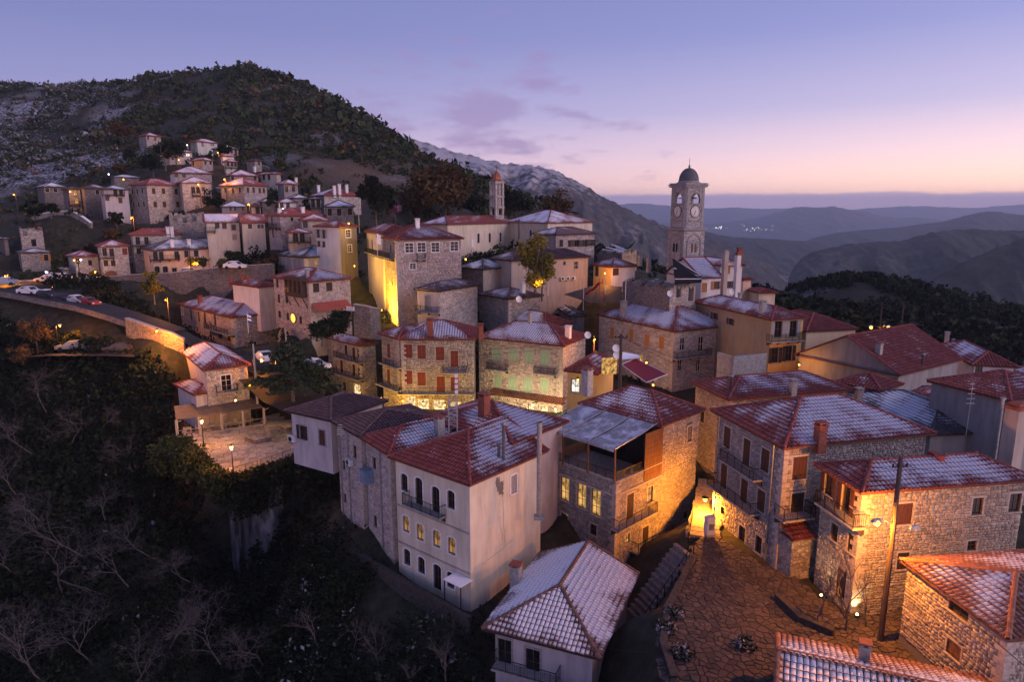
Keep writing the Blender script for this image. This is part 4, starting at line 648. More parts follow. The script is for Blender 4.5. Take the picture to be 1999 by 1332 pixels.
# valley lights, lake and the lit works with its plume
lk = MB(); pts = [pz(u, v, ZV + 1.2) for u, v in ((1482, 465.5), (1510, 464.8), (1516, 466.2), (1490, 467))]
m_lake = newmat('lake_water', (.35, .38, .42), .06)[0]
lk.quad(*[p[:] for p in pts]); tag(lk.obj('lake_water', m_lake), kind='structure')
mb = MB()
for k in range(70):
    if k < 36: u, v = random.gauss(1490, 22), random.gauss(447, 3.5)
    elif k < 50: u, v = random.gauss(1400, 8), random.gauss(444.5, 1.5)
    else: u, v = random.gauss(1638, 9), random.gauss(454, 2)
    D = random.uniform(6900, 7300); p = pd(u, v, D)
    p.z = max(p.z, ZV + 2)
    s = random.uniform(1.2, 3.2); mb.box(p.x - s, p.x + s, p.y - s, p.y + s, p.z - s, p.z + s)
tag(mb.obj('town_lights', glow('town_glow', (1, .9, .8), 2.2)), kind='stuff')
w = thing('power_works', 'tiny lit works with tall chimneys far out on the hazy valley floor', 'factory', pd(1638, 458, 6600)); w.location.z = ZV
mb = MB()
for k, (x, hh, rr2) in enumerate(((-40, 95, 9), (-5, 120, 10), (30, 80, 14))): mb.lathe([(rr2, 0), (rr2 * .7, hh * .7), (rr2 * .8, hh)], 10, (x, 0))
mb.obj('chimney', concrete, w)
MB().box(-70, 70, -25, 25, 0, 30).obj('hall', concrete, w)
mb = MB()
for k in range(12): x = random.uniform(-60, 60); z = random.uniform(5, 80); mb.box(x, x + 4, -30, -26, z, z + 4)
tag(mb.obj('lights', glow('works_glow', (1, .85, .6), 4), w), kind='stuff')

# ------------------------------------------------------------------ haze: one closed box of thin air
hz = bpy.data.materials.new('haze_air'); hz.use_nodes = True; nt = hz.node_tree; nt.nodes.clear()
vo = N('ShaderNodeVolumePrincipled', nt); vo.inputs['Density'].default_value = 0.0001; vo.inputs['Color'].default_value = (.74, .83, 1.0, 1); vo.inputs['Anisotropy'].default_value = .15
oo = N('ShaderNodeOutputMaterial', nt); nt.links.new(vo.outputs[0], oo.inputs['Volume'])
try: hz.cycles.homogeneous_volume = True
except Exception: pass
tag(MB().box(-14500, 14500, -600, 15200, ZV - 6, 225).obj('haze', hz), kind='stuff')
# ------------------------------------------------------------------ small building pieces, made once and shared
_cache = {}
def shared(key, fn):
    if key not in _cache: _cache[key] = fn()
    return _cache[key]
def inst(name, me, parent, loc=(0, 0, 0), rz=0):
    return link(bpy.data.objects.new(name, me), parent, loc, rz)
SHM = dict(brown=sh_brown, red=sh_red, green=sh_green, ochre=sh_ochre, dark=sh_dark, grey=sh_grey, pale=wood_pale)
def casement(w, h, mat, nx=2, nz=2, t=.045):
    def f():
        mb = MB(); y0, y1 = .09, .14
        mb.box(-w / 2, -w / 2 + t, y0, y1, -h / 2, h / 2); mb.box(w / 2 - t, w / 2, y0, y1, -h / 2, h / 2)
        mb.box(-w / 2 + t, w / 2 - t, y0, y1, -h / 2, -h / 2 + t); mb.box(-w / 2 + t, w / 2 - t, y0, y1, h / 2 - t, h / 2)
        for i in range(1, nx): x = -w / 2 + w * i / nx; mb.box(x - t / 2, x + t / 2, y0 + .004, y1 - .004, -h / 2 + t, h / 2 - t)
        for i in range(1, nz): z = -h / 2 + h * i / nz; mb.box(-w / 2 + t, w / 2 - t, y0 + .008, y1 - .008, z - t * .4, z + t * .4)
        return mb.mesh('window', mat)
    return shared(('case', w, h, mat.name, nx, nz, t), f)
def pane_me(w, h, mat):
    return shared(('pane', w, h, mat.name), lambda: MB().quad((-w / 2 + .03, .12, -h / 2 + .03), (w / 2 - .03, .12, -h / 2 + .03), (w / 2 - .03, .12, h / 2 - .03), (-w / 2 + .03, .12, h / 2 - .03)).mesh('pane', mat))
def surround_me(w, h, mat, arch=False, t=.13, p=.035, sill=True):
    def f():
        mb = MB()
        if not arch:
            mb.box(-w / 2 - t, -w / 2, -p, .02, -h / 2, h / 2); mb.box(w / 2, w / 2 + t, -p, .02, -h / 2, h / 2); mb.box(-w / 2 - t, w / 2 + t, -p - .004, .02, h / 2, h / 2 + t * 1.2)
        else:
            r = w / 2; zc = h / 2 - r * .55; n = 10; hgt = h / 2 - zc
            mb.box(-w / 2 - t, -w / 2, -p, .05, -h / 2, zc); mb.box(w / 2, w / 2 + t, -p, .05, -h / 2, zc)
            A = [(-r * math.cos(PI * i / n), zc + hgt * math.sin(PI * i / n)) for i in range(n + 1)]; B = [(-(r + t) * math.cos(PI * i / n), zc + (hgt + t) * math.sin(PI * i / n)) for i in range(n + 1)]
            for i in range(n):
                mb.add([(A[i][0], -p, A[i][1]), (A[i + 1][0], -p, A[i + 1][1]), (B[i + 1][0], -p, B[i + 1][1]), (B[i][0], -p, B[i][1]),
                        (A[i][0], .14, A[i][1]), (A[i + 1][0], .14, A[i + 1][1]), (B[i + 1][0], .02, B[i + 1][1]), (B[i][0], .02, B[i][1])], [(0, 1, 2, 3), (0, 4, 5, 1), (2, 6, 7, 3)])
                mb.quad((A[i][0], .06, A[i][1]), (A[i + 1][0], .06, A[i + 1][1]), (A[i + 1][0], .06, h / 2), (A[i][0], .06, h / 2))
        if sill: mb.box(-w / 2 - t * 1.2, w / 2 + t * 1.2, -p - .07, .05, -h / 2 - .09, -h / 2)
        return mb.mesh('surround', mat)
    return shared(('sur', w, h, mat.name, arch, t, sill), f)
def shutter_me(w, h, mat, battens=True):
    def f():
        mb = MB(); n = max(2, round(w / .17))
        for i in range(n):
            x0 = -w / 2 + w * i / n; mb.box(x0 + .008, x0 + w / n - .008, .0, .03, -h / 2, h / 2)
        mb.box(-w / 2 + .01, w / 2 - .01, .012, .028, -h / 2 + .01, h / 2 - .01)
        mb.box(-w / 2 + .03, w / 2 - .03, -.02, .004, h * .28, h * .28 + .09); mb.box(-w / 2 + .03, w / 2 - .03, -.02, .004, -h * .32, -h * .32 + .09)
        return mb.mesh('shutter', mat)
    return shared(('shut', w, h, mat.name), f)
def hinge_me():
    return shared('hinge', lambda: MB().box(-.09, .09, -.035, -.021, -.05, .05).mesh('hinge', iron))
def window(house, style, w, h, loc, rz, near, trim):
    st, _, arg = style.partition(':'); far = house['D'] > 122
    par = house['root']
    arch = st.startswith('arch')
    sm = trim_white if st in ('arch', 'archdoor', 'archlit', 'grid') else trim
    if st == 'hole': return
    if st in ('door', 'garage'):
        dm = wood_dark if st == 'door' else (sh_dark if arg else wood_mid)
        o = inst('door' if st == 'door' else 'garage_door', shutter_me(w, h, dm), par, loc, rz); o2 = inst('surround', surround_me(w, h, trim, st == 'garage', .16, sill=False), o)
        if st == 'garage':
            for q in o.children: q.name = 'arch_surround'
        return
    if st in ('sh', 'shade'):
        o = inst('window', surround_me(w, h, trim, False, .12 if near else .1), par, loc, rz)
        mt = SHM.get(arg, wood_mid)
        for sgn in (-1, 1):
            s = inst('shutter', shutter_me(w / 2 - .006, h, mt), o, (sgn * w / 4, .03, 0))
            if arg == 'green':
                pass
        return
    gm = {'lit': lit_warm, 'archlit': lit_dim, 'tall_lit': lit_warm, 'litwhite': lit_white, 'litdim': lit_warm, 'shop': lit_bright}.get(st, glass_dark)
    fm = {'white': trim_white, 'grid': trim_white, 'shop': trim_wood, 'litwhite': trim_wood}.get(st, trim_wood)
    nx, nz = {'grid': (2, 3), 'tall_lit': (2, 3), 'shop': (2, 2), 'archdoor': (2, 2), 'archplain': (2, 3), 'white': (2, 2)}.get(st, (2, 2))
    if far: nx, nz = 2, 1
    o = inst('window' if st != 'archdoor' else 'balcony_door', casement(w, h, fm, nx, nz, .05 if not far else .08), par, loc, rz)
    inst('pane', pane_me(w, h, gm), o)
    inst('surround', surround_me(w, h, sm, arch, .13 if near else .1, sill=st not in ('archdoor', 'shop')), o)
    if st == 'open':
        mt = SHM.get(arg, sh_brown)
        for sgn in (-1, 1):
            inst('shutter', shutter_me(w / 2, h, mt), o, (sgn * (w * .75 + .03), -.085, 0))

def masonry(fr, s0, s1, z0, z1, holes, k=1.0, seed=0, single=False):
    """laid stones proud of the wall plane. returns V (n*8,3) local, tone (n*8)"""
    rg = random.Random(seed); st = []
    z = z0
    while z < z1 - .05:
        hh = min(rg.uniform(.13, .29) * k, z1 - z)
        if z1 - z - hh < .08: hh = z1 - z
        iv = [(s0, s1)]
        for (hs, hz_, hw, hh2, _) in holes:
            if z + hh > hz_ - hh2 / 2 - .06 and z < hz_ + hh2 / 2 + .12:
                a, b = hs - hw / 2 - .1, hs + hw / 2 + .1; nv = []
                for p, q in iv:
                    if b <= p or a >= q: nv.append((p, q)); continue
                    if a > p: nv.append((p, a))
                    if b < q: nv.append((b, q))
                iv = nv
        for p, q in iv:
            x = p
            while x < q - .03:
                ww = rg.uniform(.14, .55) * k
                if q - x - ww < .15: ww = q - x
                st.append((x, z, ww, hh)); x += ww
        z += hh
    n = len(st)
    if not n: return None
    A = np.array(st); r = np.random.default_rng(seed)
    g = .014 * k
    x0 = A[:, 0] + g; x1 = A[:, 0] + A[:, 2] - g; sh_ = r.uniform(-.03, .03, n) * k; za = A[:, 1] + g * .6 + sh_; zb = A[:, 1] + A[:, 3] - g * .6 + sh_
    pr = r.uniform(.018, .06, n) * k; j = lambda: r.uniform(-.028, .028, n) * k
    S = np.stack([x0, x1, x1, x0, x0 + .02 + j(), x1 - .02 + j(), x1 - .02 + j(), x0 + .02 + j()], 1)
    Zs = np.stack([za, za, zb, zb, za + .015 + j() * .7, za + .015 + j() * .7, zb - .015 + j() * .7, zb - .015 + j() * .7], 1)
    Dp = np.stack([-np.full(n, .01)] * 4 + [pr + j() * .3 for _ in range(4)], 1)
    o, t, nn = fr
    V = np.array(o)[None, None] + S[..., None] * np.array(t) + Zs[..., None] * np.array((0, 0, 1.)) + Dp[..., None] * np.array(nn)
    return V, r.uniform(0, 1, n), A
SF = np.array([[4, 5, 6, 7], [0, 1, 5, 4], [1, 2, 6, 5], [2, 3, 7, 6], [3, 0, 4, 7]])
def stones_obj(name, parent, V, tone, mat):
    n = len(V); Fq = (SF[None] + 8 * np.arange(n)[:, None, None]).reshape(-1, 4)
    at = np.ones((n, 8, 4)); at[..., 2] = tone[:, None]; at[..., 0] = 0
    return tag(np_obj(name, V.reshape(-1, 3), Fq, mat, parent, {'tc': at.reshape(-1, 4)}), kind='stuff')

# ------------------------------------------------------------------ roofs
def facequad(poly):
    p = [Vector(q) for q in poly]; n = (p[1] - p[0]).cross(p[2] - p[0])
    if len(p) > 3 and n.length < 1e-6: n = (p[2] - p[0]).cross(p[3] - p[0])
    n.normalize()
    if n.z < 0: n = -n
    u = Vector((0, 0, 1)).cross(n); u.normalize(); v = n.cross(u)
    return p, n, u, v
def cover_field(a, b, W_, Hh, k, seed):
    r = np.random.default_rng(seed); ph = r.uniform(0, 9, 4)
    f = k + .16 * np.sin(a * .9 + ph[0]) * np.sin(b * .8 + ph[1]) + .12 * np.sin(a * 2.1 + b * 1.3 + ph[2])
    f = f - .42 * np.clip(1 - b / 1.3, 0, 1)                 # bare along the eaves
    return f
def tiles_for(poly, k, pu, pv, seed, bare=None):
    p, n, u, v = facequad(poly); o = p[0]
    P2 = [((q - o).dot(u), (q - o).dot(v)) for q in p]
    xs = [q[0] for q in P2]; ys = [q[1] for q in P2]; b0 = min(ys)
    nu_ = int((max(xs) - min(xs)) / pu) + 1; nv_ = int((max(ys) - b0) / pv) + 1
    A, B = np.meshgrid(min(xs) + pu * (np.arange(nu_) + .5), b0 + pv * np.arange(nv_)); A = A.ravel(); B = B.ravel()
    ins = np.ones(A.shape, bool); area = sum(P2[i][0] * P2[(i + 1) % len(P2)][1] - P2[(i + 1) % len(P2)][0] * P2[i][1] for i in range(len(P2)))
    sg = 1 if area > 0 else -1; dmin = np.full(A.shape, 9.)
    for i in range(len(P2)):
        x0, y0 = P2[i]; x1, y1 = P2[(i + 1) % len(P2)]; L = math.hypot(x1 - x0, y1 - y0)
        if L < 1e-4: continue
        d = sg * ((x1 - x0) * (B + pv * .5 - y0) - (y1 - y0) * (A - x0)) / L
        ins &= d > -.02
        if abs(y1 - y0) > .3: dmin = np.minimum(dmin, d)
    A = A[ins]; B = B[ins]; dm = dmin[ins]
    if not len(A): return None
    r = np.random.default_rng(seed)
    A = A + r.normal(0, .006, len(A)); B = B + r.normal(0, .012, len(A))
    cov = cover_field(A, B - b0, max(xs) - min(xs), max(ys) - b0, k, seed) - .38 * np.clip(1 - dm / .9, 0, 1) + r.normal(0, .05, len(A))
    return o, n, u, v, A, B, cov, r.uniform(0, 1, len(A))
def barrel(pu, pv, ht=.075, seg=4):
    th = [PI * i / seg for i in range(seg + 1)]; w = pu * .46
    fr = [(-w * math.cos(t), -.03, .045 + ht * math.sin(t) ** .8) for t in th]; bk = [(-w * .86 * math.cos(t), pv * 1.12, .005 + ht * .85 * math.sin(t) ** .8) for t in th]
    V = np.array(fr + bk); m = seg + 1
    Fq = np.array([[i, i + 1, m + i + 1, m + i] for i in range(seg)]); cap = np.array([[i, i + 1, seg - 1 - i if False else seg] for i in range(0, seg - 1)])
    g = np.array([0.] * m + [1.] * m); return V, Fq, np.array([[0, i, i + 1] for i in range(1, seg)]), g
def tile_obj(name, parent, sets, mat, pu, pv, ht=.075, seg=4):
    Vt, Fq, Fc, g = barrel(pu, pv, ht, seg); VV = []; AT = []; n0 = 0; F1 = []; F2 = []
    for o, n, u, v, A, B, cov, rnd in sets:
        base = np.array(o)[None] + A[:, None] * np.array(u) + B[:, None] * np.array(v)
        V = base[:, None] + Vt[None, :, 0:1] * np.array(u) + Vt[None, :, 1:2] * np.array(v) + Vt[None, :, 2:3] * np.array(n)
        k = len(A); at = np.ones((k, len(Vt), 4)); at[..., 0] = cov[:, None]; at[..., 1] = g[None]; at[..., 2] = rnd[:, None]
        idx = (n0 + len(Vt) * np.arange(k))[:, None, None]
        F1.append((Fq[None] + idx).reshape(-1, 4)); F2.append((Fc[None] + idx).reshape(-1, 3)); VV.append(V.reshape(-1, 3)); AT.append(at.reshape(-1, 4)); n0 += k * len(Vt)
    return tag(np_obj(name, np.concatenate(VV), [np.concatenate(F1), np.concatenate(F2)], mat, parent, {'tc': np.concatenate(AT)}), kind='stuff')
def single_tiles(parent, sets, mat, pu, pv, limit=300, ht=.075):
    """the tiles that show largest, each an object of its own"""
    Vt, Fq, Fc, g = barrel(pu, pv, ht); me = []
    for c in range(6):
        for q in range(4):
            at = np.ones((len(Vt), 4)); at[:, 0] = .1 + .17 * c; at[:, 1] = g; at[:, 2] = q / 4
            me.append(np_mesh('tile', Vt, [Fq, Fc], mat, {'tc': at}))
    cand = []
    root = parent.parent; M4 = Matrix.Translation(root.location) @ Matrix.Rotation(root.rotation_euler.z, 4, 'Z')
    for si, (o, n, u, v, A, B, cov, rnd) in enumerate(sets):
        for i in range(len(A)):
            w = M4 @ (Vector(o) + Vector(u) * A[i] + Vector(v) * B[i]); x, y = proj(w)
            if not (-5 < x < 2004 and -5 < y < 1337): continue
            f = -(M4.to_3x3() @ Vector(n)).dot(w.normalized())
            if f > .05: cand.append((w.length / max(f, .05) ** .5, si, i))
    cand.sort(); cand = cand[:limit]; used = [set() for _ in sets]
    for _, si, i in cand:
        o, n, u, v, A, B, cov, rnd = sets[si]; used[si].add(i)
        ob = bpy.data.objects.new('tile', me[max(0, min(5, int((cov[i] - .1) / .17 + .5))) * 4 + int(rnd[i] * 3.99)])
        C.objects.link(ob); ob.parent = parent
        m = Matrix((u, v, n)).transposed().to_4x4(); m.translation = Vector(o) + Vector(u) * A[i] + Vector(v) * B[i]
        ob.matrix_basis = m
    rest = []
    for si, s in enumerate(sets):
        keep = np.array([i not in used[si] for i in range(len(s[4]))], bool)
        if keep.any(): rest.append((*s[:4], *[q[keep] for q in s[4:]]))
    return rest
def ridge_caps(name, parent, lines, mat, r=.13, snow=.2, seed=0):
    VV, AT, F1, n0 = [], [], [], 0; seg = 5; rg = random.Random(seed)
    for p, q in lines:
        p, q = Vector(p), Vector(q); d = q - p; L = d.length
        if L < .3: continue
        d.normalize(); s = d.cross(Vector((0, 0, 1))); s.normalize(); up = s.cross(d)
        k = max(1, round(L / .42)); st = L / k
        for i in range(k):
            tone = rg.random()
            for e, (off, rr_) in enumerate(((-.02, r * 1.08), (st * 1.08, r * .9))):
                c = p + d * (i * st + off)
                for jn in range(seg + 1):
                    t = PI * jn / seg; VV.append(c + s * (-rr_ * math.cos(t)) + up * (rr_ * .8 * math.sin(t) + .02)); AT.append((snow + rg.uniform(-.1, .1), .3 + .5 * e, tone, 1))
            m = seg + 1
            for jn in range(seg): F1.append((n0 + jn, n0 + jn + 1, n0 + m + jn + 1, n0 + m + jn))
            n0 += 2 * m
    if not F1: return
    return tag(np_obj(name, np.array(VV), np.array(F1), mat, parent, {'tc': np.array(AT)}), kind='stuff')

WM = dict(stone_tan=(stone_tan, laid_tan), stone_grey=(stone_grey, laid_grey), stone_pink=(stone_pink, laid_pink), stone_pale=(stone_pale, laid_pale), stone_dark=(stone_dark, laid_grey), stone_rust=(stone_rust, laid_gold),
          laid_tan=(mortar, laid_tan), laid_grey=(mortar, laid_grey), laid_pink=(mortar_pale, laid_pink), laid_gold=(mortar, laid_gold), laid_pale=(mortar_pale, laid_pale),
          cream=(p_cream,), white=(p_white,), lilac=(p_lilac,), grey=(p_grey,), ochre=(p_ochre,), brown=(p_brown,), tan=(p_tan,), blue=(p_blue,), pale=(p_pale,), peach=(p_peach,), yellow=(p_yellow,), ashlar=(ashlar,))
RM = dict(tile_red=tile_red, tile_brown=tile_brown, tile_old=tile_old, tile_orange=tile_orange, tile_slate=tile_slate, far_red=far_red, far_brown=far_brown, far_slate=far_slate)
def to_local(h, p):
    d = Vector(p) - h['ctr']; c, s = math.cos(-h['th']), math.sin(-h['th'])
    return Vector((d.x * c - d.y * s, d.x * s + d.y * c, d.z))
def to_world(h, p):
    c, s = math.cos(h['th']), math.sin(h['th'])
    return h['ctr'] + Vector((p[0] * c - p[1] * s, p[0] * s + p[1] * c, p[2]))
def rot_local(h, d):
    c, s = math.cos(-h['th']), math.sin(-h['th']); return Vector((d.x * c - d.y * s, d.x * s + d.y * c, d.z))
def frame(h, fac, ov):
    w1, w2 = h['w1'] / 2 - ov, h['w2'] / 2 - ov
    return {'R': ((-w1, -w2, 0), (1, 0, 0), (0, -1, 0), 2 * w1, 0), 'L': ((-w1, -w2, 0), (0, 1, 0), (-1, 0, 0), 2 * w2, -PI / 2),
            'r': ((w1, -w2, 0), (0, 1, 0), (1, 0, 0), 2 * w2, PI / 2), 'l': ((-w1, w2, 0), (1, 0, 0), (0, 1, 0), 2 * w1, PI)}[fac]
def on_facade(h, fac, u, v, ov, off=0):
    o, t, n, L, _ = frame(h, fac, ov); o = Vector(o) + Vector(n) * off
    ro = to_local(h, (0, 0, 0)); rd = rot_local(h, ray(u, v)); n = Vector(n)
    k = (o - ro).dot(n) / rd.dot(n); q = ro + rd * k
    return (q - o).dot(Vector(t)), q.z
def railing_me(L, hgt=.95, bars=True, key=''):
    def f():
        mb = MB(); n = max(2, int(L / .13))
        mb.box(-L / 2, L / 2, -.02, .02, hgt - .04, hgt); mb.box(-L / 2, L / 2, -.015, .015, .08, .11)
        for i in range(n + 1):
            x = -L / 2 + L * i / n; w = .022 if i % 8 == 0 else .009; mb.box(x - w, x + w, -w, w, .0 if i % 8 == 0 else .11, hgt - .04)
        return mb.mesh('railing', iron)
    return shared(('rail', round(L, 2), hgt), f)
def balcony(h, fac, p1, p2, depth, ov):
    s1, z1 = on_facade(h, fac, *p1, ov, depth); s2, z2 = on_facade(h, fac, *p2, ov, depth)
    o, t, n, L, rz = frame(h, fac, ov); z = (z1 + z2) / 2; a, b = min(s1, s2), max(s1, s2)
    a = max(a, -.6); b = min(b, L + .6)
    if b - a < .6: return
    c = Vector(o) + Vector(t) * (a + b) / 2 + Vector((0, 0, z)); w = b - a
    mb = MB(); mb.box(-w / 2, w / 2, -depth, .0, -.14, 0)
    o_ = mb.obj('balcony', trim_grey if h['D'] < 120 else wood_dark, h['root'], c, rz)
    nb = max(2, round(w / 1.4))
    bm = shared(('br', depth), lambda: MB().add([(-.06, -.004, -.6), (-.06, -.004, -.144), (-.06, -depth + .15, -.144), (.06, -.004, -.6), (.06, -.004, -.144), (.06, -depth + .15, -.144)], [(0, 1, 2), (3, 5, 4), (0, 2, 5, 3), (0, 3, 4, 1), (1, 4, 5, 2)]).mesh('bracket', wood_dark))
    for i in range(nb): inst('bracket', bm, o_, (-w / 2 + .15 + (w - .3) * i / (nb - 1), 0, 0))
    r = inst('railing', railing_me(w - .04), o_, (0, -depth + .03, 0)); 
    for sg in (-1, 1): inst('railing', railing_me(depth - .06), o_, (sg * (w / 2 - .03), -depth / 2, 0), PI / 2)
def chimney(h, roof, faces, u, vt, vb, kind):
    ro = to_local(h, (0, 0, 0)); rd = rot_local(h, ray(u, vb)); best = None
    for poly in faces:
        p, n, uu, vv = facequad(poly)
        if abs(rd.dot(n)) < 1e-6: continue
        k = (p[0] - ro).dot(n) / rd.dot(n)
        if k <= 0: continue
        q = ro + rd * k; P2 = [((x - p[0]).dot(uu), (x - p[0]).dot(vv)) for x in p]; a, b = (q - p[0]).dot(uu), (q - p[0]).dot(vv)
        ar = sum(P2[i][0] * P2[(i + 1) % len(P2)][1] - P2[(i + 1) % len(P2)][0] * P2[i][1] for i in range(len(P2))); sg = 1 if ar > 0 else -1
        if all(sg * ((P2[(i + 1) % len(P2)][0] - P2[i][0]) * (b - P2[i][1]) - (P2[(i + 1) % len(P2)][1] - P2[i][1]) * (a - P2[i][0])) > -.8 for i in range(len(P2))):
            if best is None or k < best[0]: best = (k, q)
    if best is None:
        k = h['near'].length; best = (k, ro + rd * k)
    k, q = best; w = to_world(h, q)
    D = w.y * cp - w.z * sp
    ht = (vb - vt) * D / F * 1.03
    mb = MB()
    if kind == 'pipe':
        mb.lathe([(0, -.6), (.13, -.6), (.13, ht - .25), (.2, ht - .22), (.2, ht - .1), (.26, ht - .06), (.02, ht)], 10); return mb.obj('flue_pipe', metal_grey, roof, q, smooth=True)
    if kind == 'hooded':
        mb.box(-.2, .2, -.5, .5, -.3, .2); mb.box(-.27, .27, -.58, .58, .2, .26); return mb.obj('roof_vent', tile_red, roof, q)
    w_ = min(.38, max(.2, ht * .2)) if D < 120 else .32
    m = {'red': brick_red, 'stack': concrete, 'pale': trim_grey, 'white': trim_white}[kind]
    mb.box(-w_, w_, -w_, w_, -.7, ht - .3); mb.box(-w_ - .06, w_ + .06, -w_ - .06, w_ + .06, ht - .3, ht - .22)
    for sx_ in (-1, 1):
        for sy in (-1, 1): mb.box(sx_ * w_ * .72 - .07, sx_ * w_ * .72 + .07, sy * w_ * .72 - .07, sy * w_ * .72 + .07, ht - .22, ht - .08)
    o = mb.obj('chimney', m, roof, q)
    MB().box(-w_ - .08, w_ + .08, -w_ - .08, w_ + .08, ht - .08, ht).obj('cap', brick_red if kind in ('red', 'stack') else m, o)
def roof_polys(h, z, a, b, hr, kind, rid):
    """corner order N(-,-), R(+,-), far(+,+), L(-,+). returns dict face->poly, ridge/hip lines"""
    Nn, Rr, Ff, Ll = (-a, -b, z), (a, -b, z), (a, b, z), (-a, b, z)
    if rid is None: rid = 'x' if a >= b else 'y'
    if rid == 'x':
        i = 0 if kind == 'gable' else min(b, a * .98)
        iL, iR = i, (0 if h.get('gable_far') else i)
        p, q = (-a + iL, 0, z + hr), (a - iR, 0, z + hr)
        fc = {'R': [Nn, Rr, q, p], 'l': [Ff, Ll, p, q]}
        if iL: fc['L'] = [Ll, Nn, p]
        if iR: fc['r'] = [Rr, Ff, q]
        lines = [(p, q)] + ([(Nn, p), (Ll, p)]) + ([(Rr, q), (Ff, q)])
        gab = ([('L', p)] if not iL else []) + ([('r', q)] if not iR else [])
    else:
        i = 0 if kind == 'gable' else min(a, b * .98)
        p, q = (0, -b + i, z + hr), (0, b - i, z + hr)
        fc = {'L': [Ll, Nn, p, q], 'r': [Rr, Ff, q, p]}
        if i: fc['R'] = [Nn, Rr, p]; fc['l'] = [Ff, Ll, q]
        lines = [(p, q), (Nn, p), (Rr, p), (Ll, q), (Ff, q)]
        gab = [] if i else [('R', p), ('l', q)]
    return fc, lines, gab
def build_house(h):
    key = h['key']; D = h['D']; near = D < 66; mid = D < 114
    ov = h.get('ov', .45 if near else .4); seed = sum(map(ord, key)); rg = random.Random(seed)
    root = h['root'] = thing(h['name'], h['label'], h['cat'], h['ctr'], h['th'])
    H_ = h['h']; foot = h.get('foot', 4.5)
    fm = {'L': h['wl_'], 'R': h['wr_'], 'l': h['wl_'], 'r': h['wr_']}
    holes = {'L': [], 'R': [], 'l': [], 'r': []}
    for fac, w, hh, st, pts in h.get('win', []):
        L = frame(h, fac, ov)[3]
        for u, v in pts:
            s, z = on_facade(h, fac, u, v, ov)
            z = min(z, H_ - hh / 2 - .15); s = max(w / 2 + .15, min(L - w / 2 - .15, s))
            if any(abs(s - q[0]) < (w + q[2]) / 2 + .1 and abs(z - q[1]) < (hh + q[3]) / 2 + .1 for q in holes[fac]): continue
            holes[fac].append((s, z, w, hh, st))
    rag = h.get('ragged')
    for fac in 'RLrl':
        o, t, n, L, rz = frame(h, fac, ov); o = Vector(o); t = Vector(t); n = Vector(n); mats = WM[fm[fac]]
        xs = sorted({0, L} | {q for s, z, w, hh, _ in holes[fac] for q in (s - w / 2, s + w / 2)} | ({L * i / 14 for i in range(1, 14)} if rag else set()))
        zs = sorted({-foot, H_} | {q for s, z, w, hh, _ in holes[fac] for q in (z - hh / 2, z + hh / 2)})
        mb = MB(); P = lambda s, z, d=0: o + t * s + Vector((0, 0, z)) - n * d
        for i in range(len(xs) - 1):
            for j in range(len(zs) - 1):
                cx, cz = (xs[i] + xs[i + 1]) / 2, (zs[j] + zs[j + 1]) / 2
                if any(abs(cx - s) < w / 2 and abs(cz - z) < hh / 2 for s, z, w, hh, _ in holes[fac]): continue
                dz0 = dz1 = 0
                if rag and j == len(zs) - 2: dz0 = -rg.random() * .9; dz1 = -rg.random() * .9
                mb.quad(P(xs[i], zs[j]), P(xs[i + 1], zs[j]), P(xs[i + 1], zs[j + 1] + dz1), P(xs[i], zs[j + 1] + dz0))
                if rag: mb.quad(P(xs[i], zs[j + 1] + dz0), P(xs[i + 1], zs[j + 1] + dz1), P(xs[i + 1], zs[j + 1] + dz1, .5), P(xs[i], zs[j + 1] + dz0, .5)); mb.quad(P(xs[i], zs[j], .5), P(xs[i + 1], zs[j], .5), P(xs[i + 1], zs[j + 1] + dz1, .5), P(xs[i], zs[j + 1] + dz0, .5))
        for s, z, w, hh, st in holes[fac]:
            dp = .5 if st == 'hole' else .24; c = [(s - w / 2, z - hh / 2), (s + w / 2, z - hh / 2), (s + w / 2, z + hh / 2), (s - w / 2, z + hh / 2)]
            for q in range(4):
                a, b = c[q], c[(q + 1) % 4]; mb.quad(P(*a), P(*b), P(*b, dp), P(*a, dp))
            if st not in ('hole',): mb.quad(*[P(*q, dp) for q in c])
        if fac in 'LR' and len(mats) == 1 and near:     # thin string course on plastered fronts
            pass
        mb.obj('wall', mats[0], root)
        for s, z, w, hh, st in holes[fac]:
            window(h, st, w, hh, P(s, z), rz, near, trim_stone if len(mats) > 1 else (trim_white if fm[fac] in ('white', 'cream') else trim_grey))
        if len(mats) > 1 and fac in 'LR' and D < 114 and not (fm[fac].startswith('stone') and D > 70):
            res = masonry((o, t, n), .0, L, -min(foot, 1.2), H_ - .02 - (1.0 if rag else 0), holes[fac], .85 if near else 1.2, seed + ord(fac))
            if res is not None:
                V, tone, A = res
                if h.get('single') and fac == 'R':
                    ctr_ = V.mean(1); sc = []
                    for i in range(len(V)):
                        wv = to_world(h, ctr_[i]); x, y = proj(wv)
                        if 0 < x < 1999 and 0 < y < 1332: sc.append((-A[i, 2] * A[i, 3] / wv.length ** 2, i))
                    sc.sort(); pick = {i for _, i in sc[:300]}
                    for i in sorted(pick):
                        at = np.ones((8, 4)); at[:, 2] = tone[i]; at[:, 0] = 0; cc = ctr_[i]
                        link(bpy.data.objects.new('stone', np_mesh('stone', V[i] - cc, SF, mats[1], {'tc': at})), root, cc)
                    keep = np.array([i not in pick for i in range(len(V))]); V, tone = V[keep], tone[keep]
                stones_obj('masonry', root, V, tone, mats[1])
